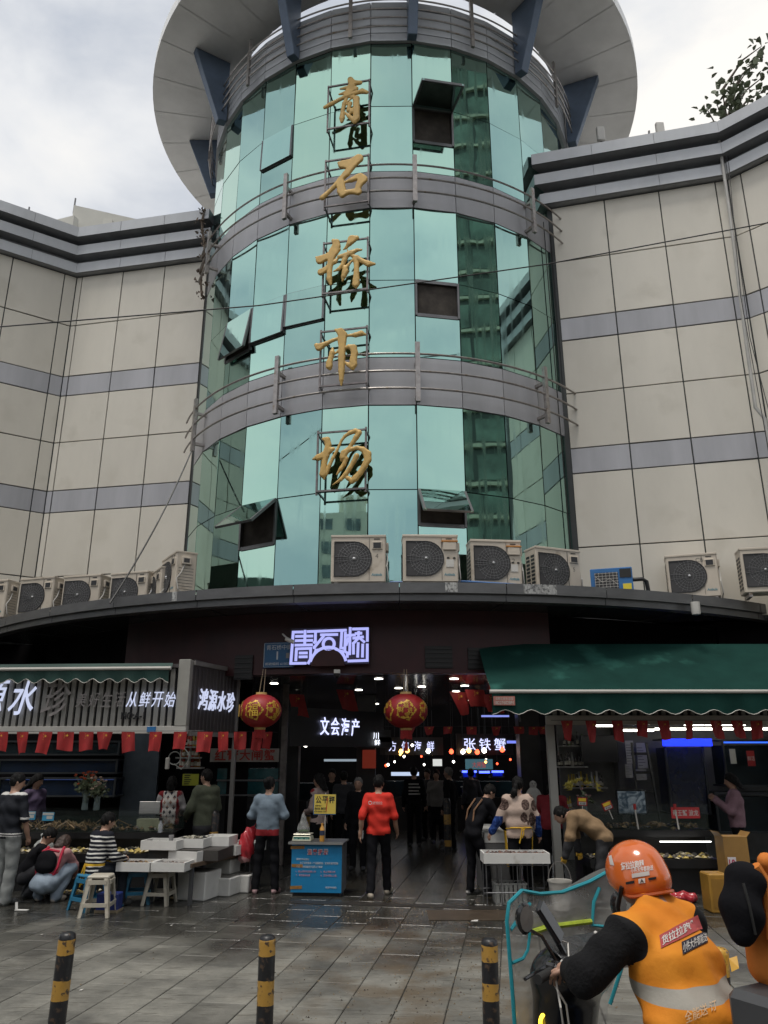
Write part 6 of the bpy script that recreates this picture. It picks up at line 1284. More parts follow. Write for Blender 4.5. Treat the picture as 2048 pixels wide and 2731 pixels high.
    c = Vector(f((0, .090, -.052))); M = Matrix.Translation(c) @ Matrix(R.tolist()).to_4x4(); ex.add([(-.022 * s, -.006, 0), (0, .004, .006 * s), (.022 * s, -.006, 0), (0, .004, -.007 * s)], [(0, 1, 2, 3), (3, 2, 1, 0)], 7, M)
    hc0 = P_['head']; pz_ = (len(label) * 7 % 10) * .6
    def folds(g):
        q = g / s; m = np.clip((np.linalg.norm(g - hc0, axis=-1) / s - .15) / .06, 0, 1)
        return m * s * (.0040 * np.sin(q[..., 2] * 36 + q[..., 0] * 16 + 2.5 * np.sin(q[..., 0] * 10 + q[..., 1] * 7 + pz_)) + .0026 * np.sin(q[..., 0] * 34 + q[..., 1] * 27 + q[..., 2] * 13 + pz_))
    warp = warp or folds
    def rl(C, lab):
        C = C / s
        if hem: lab = np.where((lab == 1) & (C[:, 2] < hem), 2, lab); lab = np.where((lab == 2) & (C[:, 2] > hem + .02), 1, lab)
        return relabel(C, lab) if relabel else lab
    body = sdf_obj('body', pr, res, mats, root, warp=warp, extra=ex, relabel=rl)
    if hairstyle:
        hp = [ell(f((0, -.010, .022)), np.array([.087, .105, .112]) * s, 0, .02, R)]
        if hairstyle == 'long': hp += [cap(f((0, -.075, -.02)), f((0, -.10, -.16)), .062 * s, .075 * s, 0, .04, (1.25, 1, 1)), cap(f((0, -.10, -.16)), f((0, -.10, -.30)), .072 * s, .05 * s, 0, .04, (1.3, 1, 1)), cap(f((-.065, -.01, .0)), f((-.07, -.03, -.17)), .03 * s, .028 * s, 0, .03), cap(f((.065, -.01, .0)), f((.07, -.03, -.17)), .03 * s, .028 * s, 0, .03)]
        if hairstyle == 'bob': hp += [cap(f((0, -.06, -.02)), f((0, -.065, -.11)), .066 * s, .068 * s, 0, .04, (1.2, 1, 1)), cap(f((-.07, -.01, .0)), f((-.07, -.02, -.10)), .026 * s, .03 * s, 0, .03), cap(f((.07, -.01, .0)), f((.07, -.02, -.10)), .026 * s, .03 * s, 0, .03)]
        if hairstyle in ('pony', 'ponyside', 'bun'): hp += [ell(f((0, -.105, .02)), np.array([.030, .03, .03]) * s, 0, .02)]
        if hairstyle == 'pony': hp += [cap(f((0, -.115, .01)), f((0, -.15, -.08)), .03 * s, .04 * s, 0, .02), cap(f((0, -.15, -.08)), f((0, -.135, -.24)), .04 * s, .018 * s, 0, .02)]
        if hairstyle == 'ponyside': hp += [cap(f((-.03, -.115, .0)), f((-.065, -.14, -.12)), .034 * s, .046 * s, 0, .02), cap(f((-.065, -.14, -.12)), f((-.085, -.13, -.30)), .046 * s, .022 * s, 0, .02)]
        if hairstyle == 'bun': hp += [ell(f((0, -.115, .05)), np.array([.05, .045, .05]) * s, 0, .02)]
        low = -.075 if hairstyle in ('short',) else -.4
        fr_ = .035 if hairstyle != 'buzz' else .01
        def cutf(g):
            q = (g - hc) @ R; q = q / s; return np.maximum((q[..., 1] - fr_ - 1.05 * q[..., 2]) / 1.45, low - q[..., 2] if low > -.3 else -9) * s
        rs = random.Random(len(label)); ph = rs.uniform(0, 6)
        def wv(g): q = g / s; return .0035 * s * (np.sin(q[..., 0] * 150 + ph + 30 * q[..., 2]) + np.sin(q[..., 1] * 130 + q[..., 2] * 40))
        sdf_obj('hair', hp, .0095 if res > .012 else .007, [hair or M_HAIR], root, cut=cutf, warp=wv)
    return root, s, P_
# colours
C_BLK = pm('black cloth', (.010, .010, .012), .9, var=.14, vs=6, bump=.35, bs=16, obj=True, spec=.08); C_NAVY = cloth('navy cloth', (.014, .016, .022)); C_GREY = cloth('grey sweatpants', (.24, .25, .245)); C_DGREY = cloth('dark grey cloth', (.045, .045, .05)); C_WHT = cloth('white cloth', (.55, .54, .52)); C_YEL = cloth('yellow apron tape', (.60, .36, .03), bump=.1)
S_BW = pm('black white shoe', (.10, .10, .10), .5, var=.8, vs=30, obj=True, dirt=((.55, .53, .5), 18, .56)); S_PINK = pm('pink shoe', (.50, .32, .33), .5, var=.5, vs=30, obj=True, dirt=((.06, .06, .06), 20, .58)); S_BEI = pm('beige shoe', (.46, .40, .32), .55, var=.2, vs=20, obj=True)
def hemline(zs, lab0, lab1, w=.012): 
    def fn(C, lab):
        for z in zs: lab = np.where((np.abs(C[:, 2] - z) < w) & (lab == lab0), lab1, lab)
        return lab
    return fn
SQ = dict(pelvis=(0, -.02, .30), waist=(0, .02, .42), chest=(0, .13, .58), neck=(0, .20, .72), head=(0, .27, .84), shL=(-.175, .18, .67), shR=(.175, .18, .67), hiL=(-.10, -.02, .28), hiR=(.10, -.02, .28), knL=(-.20, .30, .46), knR=(.20, .30, .46), anL=(-.15, .06, .085), anR=(.15, .06, .085), toL=(-.19, .22, .035), toR=(.19, .22, .035), elL=(-.23, .36, .48), elR=(.23, .36, .48), wrL=(-.15, .52, .34), wrR=(.15, .52, .34))
# 1 man at the left edge
p = G(20, 1955); fo = dict(wrL=(-.23, .08, .90), wrR=(.24, .10, .88), elR=(.25, .0, 1.12))
def rl1(C, lab): 
    lab = hemline((.885, .915), 1, 8, .006)(C, lab); lab = hemline((1.445,), 1, 8, .02)(C, lab); lab = np.where((C[:, 2] < 1.13) & (C[:, 2] > 1.10) & (lab == 1) & (np.abs(C[:, 0]) > .19), 8, lab); return lab
person('man in black jacket with white trim and grey trousers at left edge', (p.x - .13, p.y, 0), -22, 1.66, fo, C_NAVY, C_GREY, S_BW, None, 'skin', None, M_HAIR, 'short', (-38, -14, 0), .022, 1.0, legloose=.026, relabel=rl1, mats_extra=[C_WHT])
# 2 woman in purple behind the tank
p = A(70, 1760, 14.0); person('woman in purple top standing behind the left display tank', (p.x, 14.0, 0), -120, 1.60, None, cloth('purple knit', (.10, .075, .13)), C_BLK, hairstyle='long', head=(20, -15, 0))
# 3 squatting shopper with backpack
C_PINK = cloth('pink jacket', (.42, .22, .22)); C_JEAN = cloth('pale jeans', (.27, .33, .40)); p = G(92, 1950)
r_, s_, P_ = person('squatting shopper with black backpack, pink jacket and pale blue jeans', (p.x, p.y + .05, 0), -12, 1.52, {**SQ, 'head': (.03, .30, .80)}, C_PINK, C_JEAN, pm('cream shoe', (.52, .45, .38), .5), None, 'sleeve', None, M_HAIRB, 'bob', (-10, -38, 0), .02, legloose=.03, extra_prims=[ell((0, -.075, .235), (.185, .15, .13), 2, .06)], relabel=lambda C, lab: np.where((lab == 1) & (C[:, 2] < .43) & (C[:, 1] < .12), np.where(C[:, 2] < .36, 2, 8), lab), mats_extra=[cloth('red vest', (.42, .035, .06))])
bp_ = sdf_obj('backpack', [ell((0, -.055, .52), (.15, .085, .14), 0, .02), ell((0, -.09, .45), (.145, .08, .09), 0, .03)], .012, [C_BLK], r_)
C_REDS = cloth('red strap', (.45, .03, .06)); b = MB()
for sx in (-1, 1): b.tube([(sx * .12, -.07, .33), (sx * .165, -.03, .45), (sx * .15, .04, .60), (sx * .12, .14, .68)], .020, 6)
b.tube([(-.13, .02, .635), (0, -.02, .66), (.13, .02, .635)], .018, 6); b.build('strap', C_REDS, bp_, smooth=True)
# 4 crouching man in the dark
p = G(52, 1935); person('man in black crouching in front of the left shelf of shells', (p.x + .05, 12.0, 0), -62, 1.60, {**SQ, 'wrR': (.1, .5, .30), 'wrL': (-.1, .5, .25)}, C_BLK, C_DGREY, hairstyle='short', head=(0, -40, 0), hair=M_HAIR)
# 5 seated seller in striped sweater
p = G(215, 1962); hs_ = .455
SEAT = dict(pelvis=(0, 0, hs_ + .05), waist=(0, .03, hs_ + .19), chest=(0, .09, hs_ + .38), neck=(0, .12, hs_ + .54), head=(0, .17, hs_ + .68), shL=(-.16, .10, hs_ + .49), shR=(.16, .10, hs_ + .49), elL=(-.22, .16, hs_ + .22), elR=(.23, .18, hs_ + .22), wrL=(-.10, .40, hs_ + .16), wrR=(.12, .42, hs_ + .17), hiL=(-.09, .03, hs_ + .03), hiR=(.09, .03, hs_ + .03), knL=(-.12, .43, hs_ + .03), knR=(.12, .43, hs_ + .03), anL=(-.13, .40, .085), anR=(.12, .42, .085), toL=(-.14, .57, .035), toR=(.13, .59, .035))
r_, s_, P_ = person('seated seller in black and white striped sweater with yellow apron strings', (p.x - .12, 11.15, 0), -38, 1.58, SEAT, pattern('striped knit', 'stripes'), cloth('dark jeans', (.02, .024, .032)), S_BW, None, 'sleeve', None, M_HAIR, 'short', (-10, -18, 0), .022, relabel=hemline((.575,), 1, 8, .014), mats_extra=[C_YEL])
b = MB(); b.tube([(-.03, -.112, .535), (-.05, -.128, .44), (-.055, -.13, .27)], .011, 5); b.tube([(-.01, -.112, .535), (-.0, -.128, .42), (-.02, -.13, .30)], .011, 5); b.build('apron_string', C_YEL, r_, smooth=True)
# 6, 7 left stall figures
p = A(366, 1760, 14.1); person('woman in argyle knit vest with back to us in the left stall', (p.x, 14.1, 0), 3, 1.56, dict(elL=(-.25, .03, 1.16), elR=(.25, .03, 1.16), wrL=(-.18, .24, 1.06), wrR=(.18, .24, 1.06)), pattern('argyle knit', 'argyle'), C_BLK, sleeve=cloth('pale sleeve', (.40, .38, .38)), hairstyle='bob', loose=.018)
p = G(437, 1902); person('man in olive green jacket turned left beside the bottle shelves', (p.x, 13.45, 0), 48, 1.68, dict(elL=(-.25, .05, 1.12), elR=(.25, .02, 1.12), wrL=(-.20, .22, .98), wrR=(.20, .22, .98)), cloth('olive jacket', (.085, .095, .065), vs=4, bump=.5), C_DGREY, hairstyle='short', head=(15, 0, 0), loose=.038, bulk=1.02, skirt=.10, extra_prims=[cap((-.10, -.08, 1.36), (.10, -.08, 1.36), .055, None, 1, .04)])
# 8 blue-grey sweater
p = G(572, 1930); C_BLU = cloth('blue grey sweater', (.155, .20, .245)); C_REDJ = cloth('red cloth', (.26, .02, .025))
r_, s_, P_ = person('shopper in blue grey sweater seen from behind with red bag', (p.x, p.y, 0), -4, 1.585, dict(elL=(-.27, .0, 1.14), elR=(.27, .0, 1.14), wrL=(-.10, .22, 1.10), wrR=(.10, .22, 1.10), anL=(-.155, -.02, .085), anR=(.155, .0, .085), knL=(-.13, .02, .5), knR=(.13, .02, .5), toL=(-.18, .15, .035), toR=(.19, .15, .035)), C_BLU, C_BLK, S_PINK, hairstyle='bun', head=(-20, -4, 0), loose=.026, relabel=lambda C, lab: np.where((C[:, 2] < .93) & (C[:, 2] > .84) & (lab < 3) & (lab > 0), 8, lab), mats_extra=[C_REDJ])
t = thing('red_carrier_bag', 'red and pink plastic bag hanging at the blue sweater shopper', 'bag', (p.x - .32, p.y + .1, 0), 0)
sdf_obj('bag', [ell((0, 0, .62), (.12, .10, .20), 0, .04), ell((.06, 0, .80), (.09, .06, .10), 0, .05), ell((-.03, 0, .46), (.09, .08, .06), 1, .03)], .014, [pm('red plastic', (.40, .025, .035), .25, var=.3, vs=9, bump=.6, bs=14, coat=.3), pm('pink plastic', (.55, .28, .28), .3, var=.3, vs=9, bump=.6, bs=14)], t, warp=lambda g: .012 * np.sin(g[..., 0] * 55 + g[..., 2] * 20) * np.sin(g[..., 1] * 40 + 1))
MB().tube([(.08, 0, .86), (.16, .04, 1.0), (.22, .1, 1.06)], .008, 5).build('handle', MATS['red plastic'], t)
# 9 hearts blouse
p = A(688, 1800, 14.3); person('long haired woman in cream blouse with red and black spots', (p.x, 14.3, 0), 62, 1.60, dict(elL=(-.22, .0, 1.13), elR=(.22, .0, 1.13), wrL=(-.12, .2, 1.05), wrR=(.12, .2, 1.05)), pattern('spotted blouse', 'hearts'), C_BLK, hairstyle='long', loose=.03, skirt=.14)
# 10 man in red polo
p = G(828, 1936); C_RED = cloth('red polo', (.62, .035, .022), .75, bump=.4, bs=10)
r_, s_, P_ = person('man in bright red polo shirt and black trousers walking into the gate', (p.x - .07, p.y, 0), -3, 1.62, dict(knL=(-.10, -.03, .48), anL=(-.105, -.20, .10), toL=(-.12, -.03, .035), knR=(.11, .14, .51), anR=(.125, .17, .085), toR=(.17, .33, .035), elL=(-.25, -.10, 1.12), wrL=(-.275, -.06, .88), elR=(.25, -.01, 1.12), wrR=(.275, .13, .90)), C_RED, C_BLK, S_BEI, None, 'skin', None, M_HAIR, 'short', (-6, -8, 0), .020, 1.02)
body = [o for o in r_.children if o.name.startswith('body')][0]
text('货拉拉', C_WHT, r_, I3((-.01, -.150, 1.255)), width=.15, height=.04, extrude=.002, bold=.01)
MB().tube([(-.115 + .022 * math.cos(a), -.150, 1.255 + .022 * math.sin(a)) for a in [2 * PI * i / 14 for i in range(14)]], .005, 4, closed=True).build('badge', C_WHT, r_)
t = thing('crumpled_bottle', 'crumpled clear plastic cup in the left hand of the red polo man', 'cup', (p.x - .33, p.y + .10, .80)); MB().lathe([(.0, -.05), (.035, -.05), (.042, .05), (.04, .06)], 10).build('cup', glassy('clear cup', (.7, .7, .7), .3, .1), t, smooth=True)
# 11 figures in the dark of the hall
dk = [('person in black hoodie with white print walking deep into the hall', 895, 1828, 18.6, 0, 1.66, C_BLK, 'short'), ('woman in long pale coat deep in the hall', 944, 1822, 19.3, 170, 1.58, cloth('pale coat', (.20, .19, .18)), 'long'), ('stout bald man in dark jacket deep in the hall', 972, 1835, 17.6, 60, 1.66, C_BLK, 'buzz'), ('shopper in dark clothes deep in the hall beside the hoodie', 925, 1826, 19.8, 150, 1.6, C_DGREY, 'short'), ('bald man facing us behind the red polo man', 774, 1856, 14.8, 170, 1.52, C_BLK, 'buzz'), ('person with dark hair behind the yellow scale sign', 742, 1840, 16.6, 10, 1.6, C_DGREY, 'short'), ('person in dark coat farthest left in the hall', 716, 1836, 17.0, 175, 1.64, C_BLK, 'short'), ('person in dark top far back by the blue tanks', 1020, 1822, 19.8, 20, 1.6, C_DGREY, 'short')]
for lab, x, y, Y, yw, H, c, hs2 in dk:
    pp_ = A(x, 1750, Y); r_, s_, _ = person(lab, (pp_.x, Y, 0), yw, H, None, c, C_BLK, hairstyle=hs2, res=.02, loose=.02, fingers=True, hair=M_HAIRG if hs2 == 'buzz' else M_HAIR, skirt=.35 if 'coat' in lab and 'pale' in lab else 0)
    if 'hoodie' in lab:
        for k in range(4): MB().box(-.13, -.160, 1.08 + .07 * k, .13 - .03 * (k % 2), -.154, 1.11 + .07 * k).build('print', C_WHT, r_)
# 12 assistant in black reaching right
p = G(1026, 1935); C_GLV = pm('yellow rubber glove', (.62, .36, .03), .35, var=.15, vs=12, obj=True, coat=.2)
r_, s_, P_ = person('man in black with apron straps bending to the right over the trays', (p.x, p.y, 0), -66, 1.56, dict(waist=(0, .04, 1.06), chest=(0, .16, 1.24), neck=(0, .25, 1.39), head=(0, .34, 1.51), shL=(-.16, .22, 1.36), shR=(.16, .22, 1.36), elL=(-.22, .34, 1.12), elR=(.22, .34, 1.12), wrL=(-.12, .55, 1.02), wrR=(.14, .52, .98), anR=(.13, .16, .085), toR=(.15, .33, .035), knR=(.11, .14, .5)), C_BLK, C_BLK, S_BW, hand=C_GLV, hairstyle='short', head=(0, -32, 0), loose=.025)
b = MB()
for sx in (-1, 1): b.tube([(sx * .10, -.05, 1.0), (sx * .09, -.02, 1.15), (sx * .10, .12, 1.30)], .012, 5)
b.build('apron_strap', cloth('brown strap', (.25, .14, .08)), r_)
# 13 seller in bear sweater
p = G(1122, 1940); r_, s_, P_ = person('seller in beige sweater with bear print and blue sleeve covers from behind', (p.x + .02, p.y - .15, 0), 6, 1.60, dict(shL=(-.165, 0, 1.385), shR=(.165, 0, 1.385), elL=(-.27, .02, 1.16), wrL=(-.40, .08, .94), elR=(.265, .02, 1.14), wrR=(.325, .08, .90), head=(.02, .03, 1.60)), pattern('bear knit', 'bears'), C_BLK, S_BW, None, 'sleeve', None, M_HAIR, 'ponyside', (-14, -6, 0), .034, 1.06, relabel=lambda C, lab: np.where((lab == 1) & (np.abs(C[:, 0]) > .255) & (C[:, 2] < 1.16), 8, lab), mats_extra=[pattern('blue sleeve cover', 'camo')])
b = MB(); z_ = 1.0 * s_
b.tube([(-.19, .0, z_ - .02), (-.13, -.115, z_), (0, -.158, z_), (.13, -.115, z_), (.19, .0, z_ - .02)], .009, 5); b.tube([(.0, -.165, z_), (-.02, -.175, z_ - .09), (-.05, -.165, z_ - .20)], .010, 5); b.tube([(.01, -.165, z_), (.02, -.172, z_ - .07), (-.01, -.165, z_ - .13)], .009, 5); b.tube([(0, -.165, z_), (.05, -.165, z_ + .01), (.02, -.168, z_ - .03)], .009, 5); b.build('apron_string', C_YEL, r_, smooth=True)
for sx in (-1, 1): MB().bar((sx * .195, .05, z_ - .05), (sx * .17, .06, .42), .012, .10).build('apron_edge', C_YEL, r_)
# 14 seller in brown jacket bending left
p = A(1296, 1880, 11.5); C_BRN = cloth('brown quilted jacket', (.235, .155, .085), bump=.6, bs=11)
BENDJ = dict(pelvis=(0, -.05, .90), waist=(0, .06, 1.01), chest=(0, .25, 1.13), neck=(0, .41, 1.19), head=(0, .54, 1.185), shL=(-.16, .36, 1.17), shR=(.16, .36, 1.15), elL=(-.22, .42, .90), elR=(.22, .36, .88), wrL=(-.20, .50, .66), wrR=(.20, .32, .70), hiL=(-.09, -.04, .88), hiR=(.09, -.04, .88), knL=(-.11, .02, .48), knR=(.11, .03, .48))
r_, s_, P_ = person('seller in brown jacket and yellow gloves bending over a bucket', (p.x + .02, 11.45, 0), 76, 1.60, BENDJ, C_BRN, cloth('charcoal trousers', (.04, .04, .043)), None, None, 'sleeve', C_GLV, M_HAIR, 'pony', (8, -26, 0), .036, 1.0, relabel=None, curl=.7)
# 15 red jacket behind
p = A(1190, 1800, 13.3); person('person in dark red jacket stooping behind the brown jacket seller', (p.x, 13.2, 0), -20, 1.58, dict(waist=(0, .03, 1.05), chest=(0, .12, 1.22), neck=(0, .20, 1.37), head=(0, .28, 1.46), shL=(-.18, .17, 1.32), shR=(.18, .17, 1.32), elL=(-.23, .24, 1.08), elR=(.23, .24, 1.08), wrL=(-.15, .42, .98), wrR=(.15, .42, .98)), cloth('dark red jacket', (.19, .018, .025)), C_BLK, hairstyle='bob', head=(25, -30, 0), loose=.03)
# 16 white plush figure
p = A(1155, 1760, 14.2); t = thing('plush_figure', 'white rounded plush figure with small head beside the white post', 'toy', (p.x, 14.2, 0)); zt_ = A(1155, 1687, 14.2).z
sdf_obj('body', [ell((0, 0, zt_ - .32), (.15, .13, .22), 0, .03), ell((0, 0, zt_ - .06), (.062, .06, .065), 0, .02), ell((0, 0, zt_ - .66), (.13, .12, .25), 0, .05)], .014, [cloth('white plush', (.46, .45, .42), bump=.6, bs=50)], t); MB().box(-.13, -.1, 0, .13, .13, zt_ - .82).build('stand', M_PLN, t)
fm = MB()
for sx in (-1, 1): fm.add([(sx * .025 - .01, -.060, zt_ - .05), (sx * .025 + .01, -.060, zt_ - .05), (sx * .025, -.062, zt_ - .03)], [(0, 1, 2)])
fm.add([(-.012, -.066, zt_ - .075), (.012, -.066, zt_ - .075), (0, -.075, zt_ - .09)], [(0, 1, 2)]); fm.build('face', M_EYE, t, fix=False)
# 17 woman in pink with phone
p = A(1596, 1800, 13.3); r_, s_, P_ = person('woman in pink knit sweater photographing with a phone in the right stall', (p.x, 13.3, 0), 72, 1.62, dict(elL=(-.22, .10, 1.12), elR=(.22, .10, 1.12), wrL=(-.07, .30, 1.28), wrR=(.08, .30, 1.30)), cloth('pink knit', (.27, .16, .19), bump=.5, bs=40), C_BLK, hairstyle='long', head=(0, -12, 0), loose=.032)
t = thing('mobile_phone', 'black phone held up by the woman in pink', 'phone', (p.x - .46, 13.3 + .12, 1.29), rad(72)); MB().box(-.045, -.006, -.02, .045, .006, .14, M=Matrix.Rotation(-.35, 4, 'X')).build('case', M_BLK, t, bevel=.006)
# ================================================================== NOTICE COUNTER in mid gate
a_, b_ = G(627, 1936), G(737, 1938); an = math.atan2(b_.y - a_.y, b_.x - a_.x); W_ = (b_ - a_).length
CT = thing('notice_counter', 'blue notice counter with red and white writing in the middle of the gate', 'counter', tuple(a_), an); zc = .72
M_CB = pm('counter blue', (.012, .20, .42), .4, var=.08, vs=3, dirt=((.03, .12, .22), 5, .66)); M_CS = pm('counter grey side', (.13, .14, .15), .5)
MB().box(0, 0, .05, W_, .015, zc - .03).build('front_board', M_CB, CT); MB().box(0, .016, .05, W_, .46, zc - .031).build('cabinet', M_CS, CT); MB().box(.03, .03, 0, W_ - .03, .44, .049).build('plinth', M_BLK, CT); MB().box(-.05, -.045, zc - .03, W_ + .03, .50, zc).build('top', pm('counter top dark', (.06, .06, .062), .35, var=.3), CT, bevel=.006); MB().box(-.045, -.052, zc - .032, W_ + .025, -.045, zc + .002).build('edge_strip', pm('edge aluminium', (.35, .35, .34), .35, .6), CT)
tw_ = pm('notice white', (.62, .66, .70), .5); tr_ = pm('notice red', (.45, .035, .05), .5); tp_ = pm('notice pink', (.62, .33, .42), .5)
def ct(s_, x, z, w, h, m, b=.004, sh=0.): return text(s_, m, CT, I3((x * W_, -.003, z)), width=w * W_, height=h, extrude=.0015, bold=b, shear=sh)
for k, ch in enumerate('温馨提示'):
    ct(ch, .36 + .107 * k, .585, .10, .082, tw_, .045); o = ct(ch, .36 + .107 * k, .585, .082, .068, tr_, .01); o.location.y = -.003
ct('尊敬的市民朋友：', .23, .487, .26, .028, tw_); ct('为了共同营造一个温馨舒适、文明和谐的购物', .55, .437, .76, .032, tw_); ct('环境，市场温馨提示请您以下事项', .36, .387, .52, .032, tw_)
ct('1、禁止非机动车辆入场', .29, .325, .40, .028, tp_); ct('3、禁止宠物入场', .73, .325, .29, .028, tp_); ct('2、请勿随地吐痰', .24, .275, .28, .028, tp_); ct('4、卫生间请上二楼。', .75, .275, .33, .028, tp_); ct('青石桥市场管理办', .80, .12, .22, .026, tw_)
tap = pm('brown tape', (.30, .15, .04), .4, var=.3, vs=20)
for z, w_ in ((.64, .20), (.40, .16), (.11, .17)): MB().box(-.003, -.0045, z - .02, w_, -.001, z + .022, M=Matrix.Rotation(rf.uniform(-.08, .08), 4, 'Y') ).build('tape', tap, CT)
Mc = Matrix.Translation(a_) @ Matrix.Rotation(an, 4, 'Z')
def on(x, y, z=zc): return Mc @ Vector((x, y, z))
q = on(.12, .15); t = thing('weighing_scale', 'cream electronic weighing scale on the blue counter', 'scale', tuple(q), an); M_SCL = pm('scale cream', (.60, .60, .46), .4)
MB().box(-.13, -.12, .0, .15, .14, .07, taper=.012).build('body', M_SCL, t, bevel=.01); MB().box(-.11, -.118, .018, .13, -.113, .052, M=Matrix.Rotation(-.08, 4, 'X')).build('display', pm('scale display', (.03, .12, .10), .25), t); MB().box(-.12, -.10, .085, .14, .15, .10).build('pan', pm('scale pan', (.50, .48, .40), .3, .5), t, bevel=.008); MB().lathe([(.03, .069), (.03, .086)], 10).build('pan_stem', M_FRAME, t)
for k in range(3):
    o = text('0.00', pm('display digits', (.45, .75, .65), .4), t, I3((-.07 + .08 * k, -.128, .036)), width=.05, height=.018, extrude=.001)
q = on(.13, .17, zc + .101); t = thing('vegetable_bag', 'clear plastic bag of greens standing on the weighing scale', 'bag', tuple(q), an)
bw = lambda g: .008 * np.sin(g[..., 0] * 60 + g[..., 2] * 25) * np.sin(g[..., 1] * 50 + 1.3)
sdf_obj('plastic', [cap((0, 0, .07), (0, 0, .20), .095, .04, 0, .04), cap((0, 0, .2), (.0, 0, .29), .035, .012, 0, .03)], .010, [glassy('clear bag', (.55, .56, .55), .28, .12, .4, 20)], t, warp=bw)
b = MB(); goods(b, -.06, .06, -.05, .05, .01, 40, .03, rgd, 2); o = b.build('greens', [pm('greens', (.07, .14, .03), .5, var=.4, vs=30), pm('greens dark', (.04, .08, .02), .5)], t); o['kind'] = 'stuff'
q = on(.43, .06); t = thing('juice_bottle', 'orange juice bottle holding up the yellow sign stick', 'bottle', tuple(q), an); M_OR = pm('orange juice', (.62, .30, .05), .2, var=.1, coat=.5)
MB().lathe([(0, 0), (.034, 0), (.037, .02), (.035, .09), (.037, .11), (.036, .17), (.016, .215), (.015, .23)], 16).build('bottle', M_OR, t, smooth=True); MB().lathe([(.018, .228), (.018, .25), (0, .251)], 12).build('cap', M_OR, t); MB().lathe([(.0378, .085), (.0378, .15)], 16).build('label', pm('bottle label blue', (.03, .04, .08), .4), t, smooth=True)
q = on(.455, .08, zc); t = thing('fair_scale_sign', 'yellow card reading 公平秤 on a stick above the counter', 'sign', tuple(q), an); c = A(720, 1738, q.y); z0_, z1_ = A(720, 1760, q.y).z - zc, A(720, 1716, q.y).z - zc
wS = .335; MB().box(-wS / 2, -.008, z0_, wS / 2, .004, z1_).build('card', pm('card blue edge', (.04, .13, .30), .5), t); MB().box(-wS / 2 + .012, -.011, z0_ + .012, wS / 2, -.0085, z1_).build('face', pm('card yellow face', (.66, .50, .09), .5, var=.05), t)
for k, ch in enumerate('公平秤'): text(ch, M_TXT, t, I3((-.09 + .098 * k, -.012, z1_ - .075)), width=.088, height=.10, extrude=.001, bold=.02)
text('监督电话：', M_TXT, t, I3((-.09, -.012, z0_ + .125)), width=.10, height=.02, extrude=.001); text('8666 8855', M_TXT, t, I3((-.06, -.012, z0_ + .085)), width=.17, height=.032, extrude=.001, bold=.02); text('028-8666 0255', M_TXT, t, I3((-.06, -.012, z0_ + .045)), width=.18, height=.022, extrude=.001)
MB().bar((.01, .008, .02), (.01, .008, z1_ + .02), .012).build('stick', M_RAIL, t); MB().bar((.025, -.014, z0_ + .05), (.045, -.014, z1_ - .05), .012, .004).build('red_tape', cloth('red tape', (.5, .08, .04)), t)
# ================================================================== STOOLS, TRAYS, FOAM BOXES on the left
def stool(lab, p, yaw, mat, h=.46, w=.30):
    t = thing('plastic_stool', lab, 'stool', (p.x, p.y, 0), rad(yaw), 'plastic stools'); hw = w / 2; sp_ = .055
    MB().box(-hw + .01, -hw + .01, h - .035, hw - .01, hw - .01, h, taper=.008).build('seat', mat, t, bevel=.012)
    for sx in (-1, 1):
        for sy in (-1, 1):
            b = MB(); top = Vector((sx * (hw - .03), sy * (hw - .03), h - .03)); ft = Vector((sx * (hw + sp_ - .03), sy * (hw + sp_ - .03), 0))
            for (ax_, ay_) in ((.052, .014), (.014, .052)):
                v = []
                for p_, k in ((ft, .85), (top, 1.25)):
                    x0, y0 = p_.x + sx * .018, p_.y + sy * .018
                    for dx, dy in ((0, 0), (-sx * ax_ * k, 0), (-sx * ax_ * k, -sy * ay_ * k), (0, -sy * ay_ * k)): v.append((x0 + dx, y0 + dy, p_.z))
                b.add(v, [(3, 2, 1, 0), (4, 5, 6, 7), (0, 1, 5, 4), (1, 2, 6, 5), (2, 3, 7, 6), (3, 0, 4, 7)])
            b.build('leg', mat, t)
    for z, hh in ((h - .075, .05), (.14, .045)):
        e = (hw - .012) + sp_ * (1 - z / h); 
        for sx in (-1, 1): MB().box(-e + .03, sx * e - .007, z - hh / 2, e - .03, sx * e + .007, z + hh / 2).build('rung', mat, t); MB().box(sx * e - .007, -e + .03, z - hh / 2, sx * e + .007, e - .03, z + hh / 2).build('rung', mat, t)
    return t
M_STB = pm('dirty cream plastic', (.50, .46, .38), .45, var=.12, vs=6, dirt=((.25, .21, .15), 6, .60)); M_STL = pm('blue plastic', (.02, .16, .28), .4, var=.15, vs=6)
p = (G(170, 1984) + G(232, 1980)) / 2; stool('dirty cream plastic stool standing nearest in front of the striped seller', Vector((p.x, p.y + .14, 0)), 4, M_STB, .47, .30)
p = (G(318, 1957) + G(365, 1955)) / 2; stool('cream plastic stool carrying the front foam trays', Vector((p.x - .02, p.y + .12, 0)), -6, M_STB, .44, .29)
p = G(283, 1955); stool('blue plastic stool under the front foam trays', Vector((p.x + .02, p.y + .16, 0)), 12, M_STL, .44, .30)
stool('blue plastic stool the striped seller sits on', Vector((G(215, 1962).x - .12, 11.12, 0)), -38, M_STL, .43, .30)
M_FOAM = pm('white foam', (.66, .65, .62), .7, var=.05, vs=8, bump=.1, bs=60, dirt=((.42, .39, .33), 5, .66))
